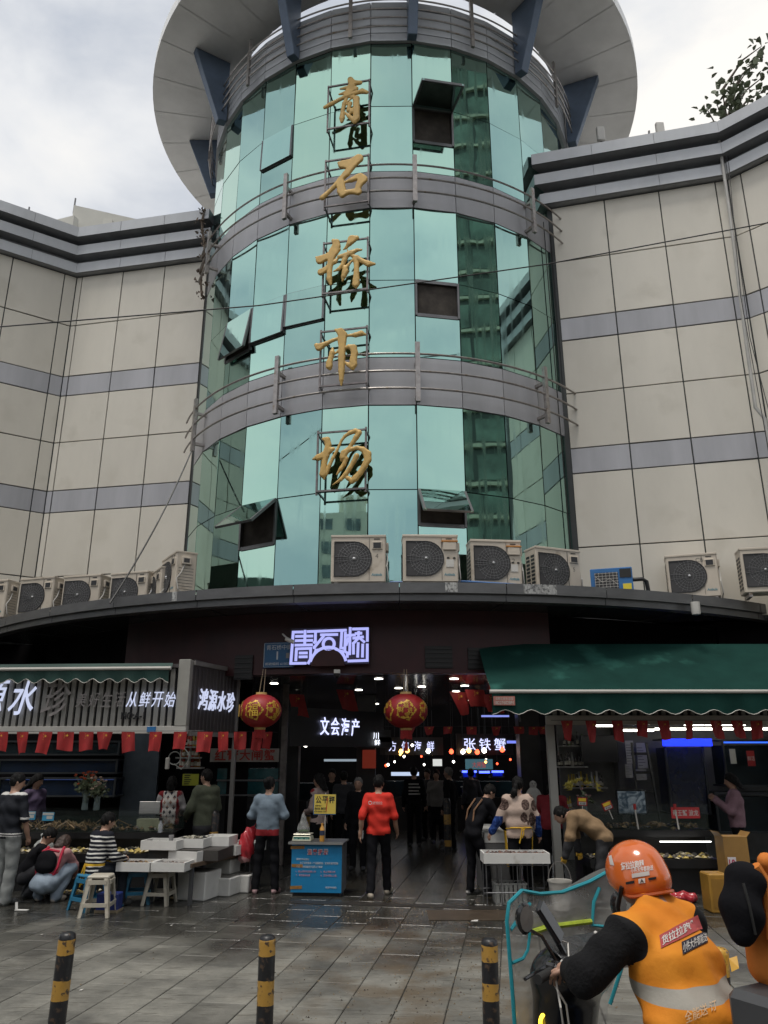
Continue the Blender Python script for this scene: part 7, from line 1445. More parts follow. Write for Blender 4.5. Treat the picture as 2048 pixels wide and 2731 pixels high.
def tray(lab, c, z, w, d, h, yaw, cont=None, mats=None, group='white foam trays', size=.028, fill=.6, name='foam_tray'):
    t = thing(name, lab, 'foam tray', (c[0], c[1], z), rad(yaw), group); k = .022
    b = MB(); b.box(-w / 2, -d / 2, 0, w / 2, d / 2, .02); b.box(-w / 2, -d / 2, .0201, w / 2, -d / 2 + k, h); b.box(-w / 2, d / 2 - k, .0201, w / 2, d / 2, h); b.box(-w / 2, -d / 2 + k, .0201, -w / 2 + k, d / 2 - k, h); b.box(w / 2 - k, -d / 2 + k, .0201, w / 2, d / 2 - k, h); b.build('box', M_FOAM, t)
    if mats:
        MB().box(-w / 2 + k, -d / 2 + k, .021, w / 2 - k, d / 2 - k, h * fill).build('bed', mats[2], t); g_ = MB(); goods(g_, -w / 2 + .05, w / 2 - .05, -d / 2 + .05, d / 2 - .05, h * fill, int(w * d * 520), size, rgd); o = g_.build('shellfish', mats, t); o['kind'] = 'stuff'
    return t
tray('front left foam tray of tan shrimp', (-3.32, 11.36), .445, .46, .40, .11, -6, 1, [MATS['shell tan'], MATS['shell brown'], MATS['shrimp brown']]); tray('front right foam tray of dark red shellfish', (-2.85, 11.34), .445, .46, .40, .11, -6, 1, M_SHR, size=.022)
tray('upper foam tray with a plastic bag near the paper cup', (-3.12, 11.80), .66, .52, .38, .12, -8, 1, M_MUS, size=.02); tray('upper foam tray heaped with grey clams', (-2.74, 12.02), .665, .42, .40, .12, -8, 1, M_MUS, size=.03, fill=.9); tray('upper foam tray farthest back on the left table', (-2.42, 12.30), .66, .40, .40, .13, -8)
for k, (x, y, lab) in enumerate(((-2.72, 11.74, 'nearest of four foam trays in the lower slanting row'), (-2.52, 12.12, 'second of four foam trays in the lower slanting row'), (-2.32, 12.50, 'third of four foam trays in the lower slanting row'), (-2.12, 12.90, 'farthest of four foam trays in the lower slanting row'))): tray(lab, (x, y), .52, .46, .38, .13, -20, 1, M_MUS, size=.02)
t = thing('trestle', 'low dark trestle under the left foam trays', 'table', (-2.62, 12.2, 0), rad(-20))
MB().box(-.42, -.8, .47, .32, .95, .515).build('board', pm('wet plank', (.12, .08, .05), .5), t)
for x in (-.36, .26):
    for y in (-.7, .85): MB().bar((x, y, 0), (x, y, .47), .045).build('leg', M_FRAME, t)
t2 = thing('crate_riser', 'wooden riser lifting the upper foam trays', 'crate', (-2.85, 12.0, .0), rad(-8)); MB().box(-.42, -.32, .52, .60, .36, .655).build('box', pm('wet plank 2', (.05, .045, .04), .6), t2); MB().box(-.38, -.28, 0, -.30, .3, .519).build('leg', M_FRAME, t2)
def foam_box(lab, c, w, d, h, yaw, z=0): 
    t = thing('foam_box', lab, 'foam box', (c[0], c[1], z), rad(yaw), 'foam boxes under the trays'); MB().box(-w / 2, -d / 2, 0, w / 2, d / 2, h, taper=-.012).build('box', M_FOAM, t, bevel=.012); MB().box(-w / 2 + .03, -d / 2 + .03, h, w / 2 - .03, d / 2 - .03, h + .004).build('inside', pm('foam hollow shade', (.20, .19, .17), .7), t); return t  # dark top sheet on a solid block carries the hollow's shade
foam_box('large foam box standing on the ground under the left trays', (-2.62, 11.98), .42, .46, .36, -15); foam_box('smaller foam box behind the large one on the ground', (-2.33, 12.28), .36, .36, .24, -15); foam_box('foam box with slotted side farthest right on the ground', (-2.12, 12.55), .34, .30, .24, -12); foam_box('foam box stacked on the low boxes under the trays', (-2.42, 12.62), .40, .34, .2, -15, .245)
cable('floor_hose', 'tan hose looping over the wet ground by the foam boxes', [G(368, 1942) + Vector((0, 0, .015)), G(410, 1940) + Vector((0, 0, .015)), G(440, 1936) + Vector((0, 0, .015)), G(447, 1929) + Vector((0, 0, .015)), G(430, 1924) + Vector((0, 0, .015))], .014, 0, 8, 'hose', pm('tan hose', (.45, .35, .20), .4))
t = thing('paper_cup', 'paper cup standing on the upper left foam tray', 'cup', tuple(A(384, 1808, 11.75))); MB().lathe([(0, 0), (.028, 0), (.037, .085), (.034, .085), (.026, .006)], 14).build('cup', pm('cup grey', (.34, .33, .33), .5), t, smooth=True)
t.location = (-3.0, 11.72, .66 + .10)
p = G(470, 1905); t = thing('white_bucket', 'white bucket with plastic sheet beside the left trays', 'bucket', (p.x + .1, p.y + .2, 0)); MB().lathe([(0, .01), (.12, .01), (.145, .30), (.155, .30), (.155, .32), (.135, .32), (.115, .03)], 20).build('tub', M_WHITE, t, smooth=True); sdf_obj('sheet', [cap((-.12, 0, .36), (.16, .04, .34), .05, .05, 0, .03), cap((.1, 0, .36), (.2, -.05, .15), .05, .03, 0, .03)], .012, [glassy('cloudy sheet', (.55, .56, .52), .4, .2, .4, 18)], t, warp=bw)
# shells, bag and trays on the ground by the squatting shopper
t = thing('shell_heap', 'scatter of yellow shells on the ground beside the squatting shopper', 'seafood', tuple(G(160, 1935)[:2]) + (0,)); MB().box(-.35, -.12, 0, .35, .14, .03).build('tray', M_BLK, t); b = MB(); goods(b, -.33, .33, -.1, .12, .03, 90, .035, rgd); o = b.build('shells', M_SHY, t); o['kind'] = 'stuff'
p = A(95, 1822, 12.55); t = thing('clear_bag', 'knotted clear plastic bag lying among the yellow shells', 'bag', (p.x, 12.55, .52)); sdf_obj('plastic', [ell((0, 0, .09), (.14, .10, .10), 0, .03), cap((-.02, 0, .15), (-.04, 0, .25), .04, .012, 0, .04), ell((-.05, 0, .25), (.03, .02, .02), 0, .02)], .011, [glassy('milky bag', (.62, .64, .62), .5, .15, .4, 18)], t, warp=bw)
t = thing('blue_crate', 'small dark blue crate behind the cream stool', 'crate', (-3.55, 11.0, 0)); MB().box(-.14, -.1, 0, .14, .1, .22).build('crate', pm('crate blue', (.015, .03, .16), .5), t, bevel=.01); MB().box(-.15, -.11, -.0, .15, .11, .03).build('rim', pm('crate tan', (.25, .2, .13), .6), t)
# flowers on the left tank rim
def vase(lab, p, colm, n, spread, h, seed, droop=0.):
    t = thing('flower_vase', lab, 'flowers', tuple(p)); rg_ = random.Random(seed); MB().lathe([(0, 0), (.045, 0), (.05, .02), (.045, .22), (.05, .24)], 12).build('vase', glassy('vase glass', (.25, .32, .32), .35, .1), t, smooth=True)
    st = MB(); fl_ = MB(); lf = MB()
    for k in range(n):
        q = Vector((rg_.gauss(0, spread), rg_.gauss(0, spread * .6), h + rg_.uniform(-.09, .12))); st.tube([(0, 0, .1), q * .6 + Vector((0, 0, .08)), q], .004, 4)
        for j in range(7):
            a = j * 2.4 + k; M = Matrix.Translation(q) @ Matrix.Rotation(a, 4, 'Z') @ Matrix.Rotation(-.5 - .1 * j, 4, 'Y'); s_ = .038; fl_.add([(0, 0, 0), (s_ * .6, s_ * .4, .005), (s_, 0, .0), (s_ * .6, -s_ * .4, .005)], [(0, 1, 2, 3)], 0, M)
        leaf_cluster(lf, q * .75, 3, .03, rg_, .07)
    st.build('stems', M_LEAF, t); fl_.build('blooms', colm, t, fix=False); lf.build('foliage', M_LEAF, t, fix=False); return t
zt1 = 1.10
p = A(182, 1752, 12.95); vase('vase of orange flowers on the left tank rim', Vector((p.x, 12.95, zt1)), pm('orange petals', (.62, .12, .05), .6, var=.2, vs=20), 26, .09, .46, 3); p = A(207, 1752, 12.95); vase('vase of cream flowers right of the orange ones', Vector((p.x + .02, 12.9, zt1)), pm('cream petals', (.55, .42, .35), .6, var=.15, vs=20), 24, .07, .36, 4)
p = A(1262, 1745, 12.75); t = vase('bouquet of yellow lilies with a pink bloom over the right tank', Vector((p.x, 12.75, 1.08)), pm('pale pink petals', (.55, .32, .33), .6, var=.15, vs=20), 9, .06, .22, 6)
fl_ = MB(); rg_ = random.Random(8)
for k in range(13):
    a = rg_.uniform(-1.4, 1.4); q = Vector((.27 * math.sin(a) * rg_.uniform(.5, 1.1), rg_.uniform(-.1, .05), .30 + .12 * math.cos(a) + rg_.uniform(-.05, .04)))
    for j in range(6):
        M = Matrix.Translation(q) @ Matrix.Rotation(a * .6, 4, 'Y') @ Matrix.Rotation(j * PI / 3 + k, 4, 'Z') @ Matrix.Rotation(-.75, 4, 'Y'); fl_.add([(0, 0, 0), (.045, .018, .006), (.095, 0, -.012), (.045, -.018, .006)], [(0, 1, 2, 3)], 0, M)
fl_.build('lilies', pm('lily yellow', (.68, .58, .13), .55, var=.15, vs=20), t, fix=False)
for k, (x, y, Y, m, lab) in enumerate(((104, 1764, 12.72, 'price card blue', 'blue and white price card right of the man at left edge'), (64, 1762, 12.72, 'price card blue', 'blue and white price card half hidden by the man'))):
    p = A(x, y, Y); t = thing('price_card', lab, 'sign', tuple(p)); MB().box(-.09, -.004, -.06, .09, .004, .06).build('card', pm('price card blue', (.05, .30, .50), .5), t); MB().box(-.085, -.007, .02, .085, -.0045, .055).build('top_field', M_PAPER, t); MB().box(-.02, -.007, -.035, .07, -.0045, .01).build('field', M_PAPER, t)
p = A(346, 1795, 12.62); t = thing('spray_bottle', 'clear spray bottle with dark head before the left tank', 'bottle', (p.x, 12.62, .80)); MB().lathe([(0, 0), (.035, 0), (.035, .11), (.014, .15), (.014, .17)], 12).build('bottle', glassy('clear bottle', (.6, .62, .66), .35, .1), t, smooth=True); MB().box(-.03, -.012, .17, .02, .012, .21).build('head', M_BLK, t)
p = A(318, 1792, 12.7); t = thing('grey_basket', 'pale green plastic basket inside the left tank', 'basket', (A(318, 1790, 12.85).x, 12.95, .80)); MB().box(-.17, -.08, 0, .17, .1, .17, taper=-.01).build('basket', pm('pale basket', (.36, .38, .25), .5), t)
# ================================================================== RIGHT TRAYS, RACK, BUCKET, BOXES
tray('long foam tray of brown shellfish in front of the bear sweater seller', (1.80, 11.55), .52, .90, .42, .13, 0, 1, M_SHR, size=.025, fill=.75); 
for k, (y, z) in enumerate(((12.35, .70), (12.72, .72), (13.08, .74))): tray(('near', 'middle', 'far')[k] + ' of the stepped foam trays behind the bear sweater seller', (1.72, y), z, .50, .36, .13, 0, 1, M_MUS, size=.02)
t = thing('wire_rack', 'wire rack under the long right foam tray', 'rack', (1.80, 11.55, 0)); b = MB()
for x in (-.42, -.22, 0, .2, .42):
    for y in (-.19, .19): MB().tube([(x, y, 0), (x, y, .515)], .008, 5).build('leg', M_FRAME, t)
for z in (.16, .50):
    for y in (-.19, .19): MB().tube([(-.43, y, z), (.43, y, z)], .008, 5).build('bar', M_FRAME, t)
t = thing('tray_stand', 'grey stand lifting the stepped foam trays', 'table', (1.72, 12.7, 0)); MB().box(-.26, -.55, .0, .26, .6, .69).build('box', pm('stand grey', (.11, .11, .11), .5), t)
def basket(lab, p, w, d, h, mat):
    t = thing('plastic_basket', lab, 'basket', (p[0], p[1], 0)); b = MB(); k = 7
    for sx in (-1, 1):
        for i in range(k):
            u = -w / 2 + w * (i + .5) / k; b.box(u - w / k * .36, sx * d / 2 - .006, .02, u + w / k * .36, sx * d / 2 + .006, h)
        for i in range(4): u = -d / 2 + d * (i + .5) / 4; b.box(sx * w / 2 - .006, u - d / 4 * .36, .02, sx * w / 2 + .006, u + d / 4 * .36, h)
    b.build('side', mat, t); MB().box(-w / 2, -d / 2, 0, w / 2, d / 2, .02).build('floor', mat, t); b = MB()
    for sx in (-1, 1): b.box(-w / 2 - .012, sx * d / 2 - .012, h, w / 2 + .012, sx * d / 2 + .012, h + .02); b.box(sx * w / 2 - .012, -d / 2 + .0121, h + .0005, sx * w / 2 + .012, d / 2 - .0121, h + .0195)
    b.build('rim', mat, t); return t
basket('grey plastic basket under the long right tray', (1.72, 11.62), .42, .3, .24, pm('basket grey', (.30, .30, .28), .5))
p = G(1222, 1985); t = thing('steel_bucket', 'pale bucket with wire handle held by the brown jacket seller', 'bucket', (2.30, 11.05, 0)); MB().lathe([(0, .01), (.11, .01), (.15, .34), (.158, .34), (.158, .36), (.14, .355), (.10, .03)], 22).build('tub', pm('bucket pale', (.42, .40, .36), .45, var=.2), t, smooth=True); MB().tube([(.15 * math.cos(a), 0, .34 + .24 * math.sin(a)) for a in [PI * i / 12 for i in range(13)]], .006, 5).build('handle', M_STEEL, t)
p = G(1545, 1975); t = thing('yellow_crate', 'upright yellow plastic crate beside the right stall base', 'crate', (p.x, p.y + .15, 0)); MB().box(-.02, -.12, 0, .24, .18, .46).build('crate', pm('crate yellow', (.36, .19, .03), .45, var=.2), t, bevel=.015); MB().box(.01, -.125, .06, .21, -.12, .40).build('panel', pm('crate yellow dark', (.28, .145, .025), .45), t)
p = A(1583, 1850, 11.9); t = thing('cardboard_box', 'orange and yellow cardboard box with open flaps at far right', 'box', (p.x, 11.9, .0)); MB().box(-.17, -.15, .30, .17, .15, .82).build('box', pm('yellow carton', (.30, .165, .045), .6, var=.15), t); MB().box(-.17, -.15, 0, .17, .15, .299).build('lower_box', pm('brown carton', (.25, .16, .09), .7), t)
for sx in (-1, 1): MB().box(sx * .17, -.15, .805, sx * .175, .15, .90, M=Matrix.Translation((sx * .17, 0, .82)) @ Matrix.Rotation(sx * .7, 4, 'Y') @ Matrix.Translation((-sx * .17, 0, -.82))).build('flap', MATS['yellow carton'], t)
p, q = A(1572, 1852, 11.65), A(1594, 1888, 11.65); t = thing('price_card', 'white card with large red 10 at the far right box', 'sign', (p.x, 11.65, q.z)); W2_, H2_ = q.x - p.x, p.z - q.z; MB().box(0, 0, 0, W2_, .006, H2_).build('card', pm('card white', (.66, .62, .64), .6), t); text('10', pm('ten red', (.42, .02, .08), .6), t, I3((W2_ * .48, -.002, H2_ * .66)), width=W2_ * .75, height=H2_ * .42, extrude=.001, bold=.02); text('元', MATS['ten red'], t, I3((W2_ * .4, -.002, H2_ * .2)), height=H2_ * .2, extrude=.001); MB().box(W2_ * .45, .007, -q.z, W2_ * .55, .02, H2_ * .8).build('stick', M_FRAME, t)
p = G(1475, 1950); t = thing('red_plastic_bag', 'red plastic bag dropped on the ground before the right stall', 'bag', (p.x, p.y, 0)); sdf_obj('plastic', [ell((0, 0, .06), (.22, .10, .075), 0, .03), cap((-.15, 0, .05), (-.32, .02, .03), .05, .03, 0, .05)], .013, [MATS['red plastic']], t, warp=lambda g: .016 * np.sin(g[..., 0] * 38 + g[..., 1] * 25) * np.sin(g[..., 1] * 36 + g[..., 2] * 20 + 1))
lit = MB(); rl_ = random.Random(6)
for k, (x, y) in enumerate(((1025, 1990), (175, 2140), (600, 2020), (560, 2010), (420, 2006), (235, 2056), (90, 2020), (755, 2030), (370, 2000), (800, 1985), (1110, 2000))):
    p = G(x, y); s_ = rl_.uniform(.008, .02) if k else .05; t = tag(MB().add([(-s_, -s_ * .5, .004), (s_ * .6, -s_, .006), (s_, s_ * .5, .012), (-s_ * .4, s_, .005)], [(0, 1, 2, 3)]).build('litter_scrap', M_WHITE, None, fix=False), ['white paper scrap lying by the drain plate', 'pale litter speck lying on the paving before the gate'][min(k, 1)], 'litter', 'litter scraps'); t.location = (p.x, p.y, 0)
p = G(45, 1968); b = MB(); b.bar((p.x - .07, p.y, .012), (p.x + .10, p.y - .02, .012), .05, .012); b.bar((p.x - .06, p.y, .02), (p.x - .08, p.y + .02, .10), .03, .012); tag(b.build('broken_foam', M_FOAM), 'broken white foam strip on the ground before the left man', 'litter')
# ================================================================== SCOOTER AND RIDER in the right foreground
F_ = Vector((-.54, .84, 0)).normalized(); R_ = Vector((F_.y, -F_.x, 0)); HB = Vector((.865, 3.72, 1.06)); SYAW = math.atan2(-F_.x, F_.y)
SCT = thing('electric_scooter', 'black electric scooter with clear teal-edged rain screen', 'scooter', (HB.x, HB.y, 0), SYAW); MS = Matrix.Translation((HB.x, HB.y, 0)) @ Matrix.Rotation(SYAW, 4, 'Z'); MSi = MS.inverted()
M_SBLK = pm('scooter black', (.012, .012, .013), .25, var=.3, vs=5, coat=.5); M_RUB = pm('rubber', (.015, .015, .015), .8); M_CHR = pm('chrome', (.6, .6, .6), .15, 1.)
# local: x right, y forward, z up, origin under the handlebar
MB().tube([(-.31, -.06, 1.06), (-.16, -.01, 1.07), (0, .03, 1.06), (.16, -.01, 1.07), (.31, -.06, 1.06)], .014, 10).build('handlebar', M_SBLK, SCT, smooth=True)
for sx in (-1, 1): MB().tube([(sx * .24, -.04, 1.065), (sx * .36, -.085, 1.06)], .019, 12).build('grip', M_RUB, SCT, smooth=True); MB().tube([(sx * .20, .0, 1.06), (sx * .27, .02, 1.055), (sx * .37, -.02, 1.05)], .007, 6).build('brake_lever', M_SBLK, SCT, smooth=True); MB().box(sx * .215 - .03, -.07, 1.035, sx * .215 + .03, -.0, 1.095).build('switch_box', M_SBLK, SCT, bevel=.01)
sdf_obj('front_cowl', [ell((0, .06, 1.02), (.20, .14, .10), 0, .04), cap((0, .12, .95), (0, .20, .50), .15, .12, 0, .06, (1.2, .7, 1)), cap((0, .10, .50), (0, -.02, .26), .15, .15, 0, .05, (1.2, .6, 1))], .016, [M_SBLK], SCT)
dsh = MB().box(-.155, -.10, 1.118, .155, .10, 1.128, M=Matrix.Translation((0, .05, 1.12)) @ Matrix.Rotation(rad(24), 4, 'X') @ Matrix.Translation((0, -.05, -1.12))).build('dashboard', pm('wet dash', (.03, .03, .032), .12, var=.5, vs=30, bump=.5, bs=60, coat=.4), SCT, bevel=.004)
rim = MB(); Md = Matrix.Translation((0, .05, 1.12)) @ Matrix.Rotation(rad(24), 4, 'X') @ Matrix.Translation((0, -.05, -1.12))
rim.tube([Md @ Vector(v) for v in ((.165, .10, 1.122), (.175, -.02, 1.122), (.15, -.115, 1.122), (0, -.125, 1.122), (-.15, -.115, 1.122), (-.17, -.03, 1.122))], .009, 6); rim.build('dash_trim', M_WHITE, SCT, smooth=True)
for sx in (-1, 1):
    MB().tube([(sx * .17, .0, 1.08), (sx * .22, .03, 1.18), (sx * .28, .05, 1.21)], .008, 6).build('mirror_stem', M_SBLK, SCT, smooth=True)
    m_ = MB().lathe([(0, .012), (.05, .010), (.062, 0), (.05, -.02), (0, -.028)], 16, M=Matrix.Translation((sx * .29, .05, 1.25)) @ Matrix.Rotation(rad(90), 4, 'X') @ Matrix.Diagonal((.75, 1.0, 1, 1))).build('mirror', M_SBLK, SCT, smooth=True)
    MB().lathe([(0, .0135), (.05, .0115)], 16, M=Matrix.Translation((sx * .29, .05, 1.25)) @ Matrix.Rotation(rad(90), 4, 'X') @ Matrix.Diagonal((.75, 1.0, 1, 1))).build('mirror_glass', pm('mirror glass', (.16, .16, .155), .12, 0, coat=.3), m_)
ph_c = MSi @ A(1187, 1993, 3.66); PM = Matrix.Translation(ph_c) @ Matrix.Rotation(rad(22), 4, 'Z') @ Matrix.Rotation(rad(-24), 4, 'X') @ Matrix.Rotation(rad(-24), 4, 'Y')
hol = MB().box(-.038, -.012, -.085, .038, .012, .085, M=PM).build('phone_holder', M_BLK, SCT, bevel=.008); MB().tube([PM @ Vector((0, .012, -.02)), (-.12, .0, 1.10)], .012, 8).build('holder_arm', M_SBLK, hol, smooth=True); MB().box(-.033, -.0145, -.078, .033, -.0125, .078, M=PM).build('screen', pm('phone glass', (.01, .01, .012), .08), hol)
MB().tube([PM @ Vector((0, 0, -.085)), (-.08, .02, 1.14), (-.12, -.02, 1.10), (-.20, -.03, 1.06)], .004, 5).build('charge_cable', M_WHITE, SCT, smooth=True)
MB().tube([(-.24, -.06, 1.04), (-.28, -.12, .96), (-.25, -.10, .86), (-.20, -.08, .86), (-.21, -.08, .95), (-.24, -.05, 1.02)], .004, 5).build('lanyard', M_WHITE, SCT, smooth=True)
sdf_obj('seat', [cap((0, -.45, .72), (0, -.95, .76), .10, .10, 0, .04, (1.35, 1, .6)), cap((0, -.95, .76), (0, -1.15, .80), .10, .07, 0, .04, (1.3, 1, .6))], .018, [M_RUB], SCT)
sdf_obj('rear_body', [cap((0, -.40, .52), (0, -1.05, .58), .16, .12, 0, .05, (1.1, 1, 1)), cap((0, -.02, .24), (0, -.50, .26), .14, .15, 0, .05, (1.2, 1, .45))], .02, [M_SBLK], SCT)
for y in (.34, -.92):
    b = MB(); b.tube([(0, y + .185 * math.cos(a), .225 + .185 * math.sin(a)) for a in [2 * PI * i / 24 for i in range(24)]], .042, 8, closed=True); w_ = b.build('wheel', M_RUB, SCT, smooth=True); MB().lathe([(0, .04), (.13, .03), (.15, .0), (.13, -.03), (0, -.04)], 18, M=Matrix.Translation((0, y, .225)) @ Matrix.Rotation(PI / 2, 4, 'Y')).build('rim', M_CHR, w_, smooth=True)
MB().tube([(-.05, .16, .62), (-.05, .34, .225)], .02, 8).build('fork', M_CHR, SCT); MB().tube([(.05, .16, .62), (.05, .34, .225)], .02, 8).build('fork', M_CHR, SCT)
fl2 = MSi @ A(1167, 2203, 3.75); MB().tube([(fl2.x + .028 * math.cos(a), fl2.y - .03, fl2.z + .028 * math.sin(a)) for a in [2 * PI * i / 18 for i in range(14)]], .008, 6).build('indicator_ring', em('yellow ring lamp', (1, .62, .04), 3), SCT)
# rain screen: sheet hung on the mirrors, wrapped round the front
sp0 = HB + F_ * .17; out = [(1120, 2260), (1112, 2150), (1104, 2060), (1098, 1990), (1104, 1952), (1138, 1926), (1182, 1934), (1228, 1930), (1280, 1905), (1318, 1875), (1345, 1868), (1350, 1930), (1344, 2010), (1335, 2090), (1318, 2170), (1305, 2260)]
def scr(x, y):
    p = MSi @ AP(x, y, sp0, F_); p.y = p.y + .05 - .45 * (p.x) ** 2 * 1.0; return p
# mesh by scan rows between left and right outline
left = [(1120, 2260), (1112, 2150), (1104, 2060), (1098, 1990), (1104, 1952), (1138, 1926)]; right = [(1305, 2260), (1318, 2170), (1335, 2090), (1344, 2010), (1350, 1930), (1345, 1868)]; topl = [(1138, 1926), (1182, 1934), (1228, 1930), (1280, 1905), (1318, 1875), (1345, 1868)]
def lerp_poly(P, t):
    n = len(P) - 1; i = min(n - 1, int(t * n)); f = t * n - i; return (P[i][0] + (P[i + 1][0] - P[i][0]) * f, P[i][1] + (P[i + 1][1] - P[i][1]) * f)
sv_ = MB(); nu, nv = 22, 26; V = []; rw = random.Random(12); ph_ = [rw.uniform(0, 6) for _ in range(6)]
for j in range(nv + 1):
    v = j / nv; a_, b_ = lerp_poly(left, v), lerp_poly(right, v)
    for i in range(nu + 1):
        u = i / nu; x = a_[0] + (b_[0] - a_[0]) * u; y = a_[1] + (b_[1] - a_[1]) * u; tp = lerp_poly(topl, u); dy = tp[1] - (1926 + (1868 - 1926) * u); y += dy * v ** 3
        p = scr(x, y); p.y += .008 * math.sin(u * 9 + v * 5 + ph_[0]) + .006 * math.sin(v * 14 - u * 7 + ph_[1]) * (1 - v * .4); V.append(p)
sv_.add(V, [(j * (nu + 1) + i, j * (nu + 1) + i + 1, (j + 1) * (nu + 1) + i + 1, (j + 1) * (nu + 1) + i) for j in range(nv) for i in range(nu)])
SCRN = sv_.build('rain_screen', glassy('pvc painted sheen', (.50, .49, .46), .46, .12, .7, 6), SCT, smooth='all', fix=False)  # pale veil in the sheet's colour stands for reflections and haze
M_TEAL = pm('teal binding', (.015, .27, .33), .5, var=.1)
def edge(pts, nm='binding', r=.0085, mat=M_TEAL): MB().tube([scr(x, y) + Vector((0, -.006, 0)) for x, y in pts], r, 6).build(nm, mat, SCRN, smooth=True)
edge(left); edge(topl); edge([(1318, 2170), (1335, 2090), (1344, 2010)]); edge([(1296, 1918), (1287, 1950), (1285, 2000), (1318, 2003), (1344, 2004)]); edge([(1108, 2010), (1128, 1990), (1150, 1962), (1158, 1955)]); edge([(1112, 2082), (1140, 2074), (1152, 2056), (1156, 2030), (1158, 1990)], 'binding', .007)
edge([(1160, 2018), (1200, 2006), (1240, 2000), (1283, 1992)], 'lime_strip', .012, pm('lime strip', (.36, .45, .03), .5, var=.3, vs=30))
# rider
def W2L(v, s=1.): p = MRi @ Vector(v); return (p.x, p.y, p.z)
RYAW = SYAW - rad(3); RPOS = Vector((1.15, 3.28, 0)); MR = Matrix.Translation(RPOS) @ Matrix.Rotation(RYAW, 4, 'Z'); MRi = MR.inverted()
hd = A(1374, 1888, 3.56); nk = A(1415, 1948, 3.47)
gl = MS @ Vector((-.30, -.085, 1.075)); gr = MS @ Vector((.30, -.085, 1.075))
RJ = dict(pelvis=W2L((1.16, 3.27, .83)), waist=W2L((1.155, 3.30, .96)), chest=W2L((1.13, 3.37, 1.13)), neck=W2L((nk.x, nk.y, nk.z - .03)), head=W2L(hd), shL=W2L((.945, 3.335, 1.245)), shR=W2L((1.235, 3.52, 1.245)), elL=W2L(A(1268, 2105, 3.30)), elR=W2L((1.30, 3.70, 1.02)), wrL=W2L(gl + Vector((.075, -.055, .02))), wrR=W2L(gr + Vector((.05, -.06, .02))),
  hiL=W2L((1.09, 3.25, .80)), hiR=W2L((1.23, 3.34, .80)), knL=W2L((.86, 3.48, .72)), knR=W2L((1.10, 3.66, .72)), anL=W2L((.84, 3.58, .36)), anR=W2L((1.02, 3.72, .36)), toL=W2L((.76, 3.70, .30)), toR=W2L((.93, 3.85, .30)))
C_ORG = cloth('orange vest', (.72, .25, .02), .7, .06, .5, 9., 3.); C_REF = pm('reflective band', (.36, .34, .30), .4, .1, var=.15, vs=10, obj=True, bump=.3, bs=20); C_SLV = cloth('black fleece sleeve', (.008, .008, .009), .95, .2, .4, 60.)
def rider_mat():
    m = bpy.data.materials.new('orange vest over black sleeves'); t, b = nodes(m); N = t.nodes.new; K = t.links.new; tc_ = N('ShaderNodeTexCoord'); sx = N('ShaderNodeSeparateXYZ'); K(tc_.outputs['Object'], sx.inputs[0]); b.inputs['Roughness'].default_value = .75; b.inputs['Specular IOR Level'].default_value = .2
    def mth(op, a, c=None):
        x = N('ShaderNodeMath'); x.operation = op
        for i, v in ((0, a), (1, c)):
            if v is None: continue
            if isinstance(v, (int, float)): x.inputs[i].default_value = v
            else: K(v, x.inputs[i])
        return x.outputs[0]
    ax = mth('ABSOLUTE', sx.outputs[0]); ex = mth('DIVIDE', mth('SUBTRACT', ax, .235), .085); ez = mth('DIVIDE', mth('SUBTRACT', sx.outputs[2], 1.225), .10); hole = mth('LESS_THAN', mth('ADD', mth('MULTIPLY', ex, ex), mth('MULTIPLY', ez, ez)), 1.0); far = mth('MULTIPLY', mth('GREATER_THAN', ax, .215), mth('GREATER_THAN', sx.outputs[2], 1.0)); blk = mth('MAXIMUM', hole, far)
    n = N('ShaderNodeTexNoise'); n.inputs['Scale'].default_value = 4; n.inputs['Detail'].default_value = 6; K(tc_.outputs['Object'], n.inputs['Vector']); r = N('ShaderNodeValToRGB'); r.color_ramp.elements[0].position = .3; r.color_ramp.elements[1].position = .7; r.color_ramp.elements[0].color = (.60, .19, .018, 1); r.color_ramp.elements[1].color = (.76, .29, .028, 1); K(n.outputs[0], r.inputs[0])
    zb = mth('ADD', sx.outputs[2], mth('MULTIPLY', sx.outputs[0], -.06)); band = mth('MULTIPLY', mth('GREATER_THAN', zb, 1.050), mth('LESS_THAN', zb, 1.102))
    def mix(f, a, c):
        x = N('ShaderNodeMix'); x.data_type = 'RGBA'; K(f, x.inputs[0]); K(a, x.inputs[6]); x.inputs[7].default_value = (*c, 1); return x.outputs[2]
    K(mix(blk, mix(band, r.outputs[0], (.34, .32, .28)), (.008, .008, .009)), b.inputs['Base Color'])
    n3 = N('ShaderNodeTexNoise'); n3.inputs['Scale'].default_value = 9; n3.inputs['Detail'].default_value = 5; K(tc_.outputs['Object'], n3.inputs['Vector']); bp = N('ShaderNodeBump'); bp.inputs['Strength'].default_value = .5; bp.inputs['Distance'].default_value = .02; K(n3.outputs[0], bp.inputs['Height']); K(bp.outputs[0], b.inputs['Normal']); return m
def rlr(C, lab):
    w_ = C @ np.array(MR.to_3x3()).T + np.array(MR.translation); z = w_[:, 2]
    return lab
def vestwarp(g):
    return .011 * np.sin(g[..., 2] * 38 + g[..., 0] * 15 + 2.4 * np.sin(g[..., 0] * 11 + g[..., 2] * 5)) * np.clip((1.18 - g[..., 2]) * 5, .22, 1) + .005 * np.sin(g[..., 0] * 47 + g[..., 2] * 26 + 2 * np.sin(g[..., 2] * 14))
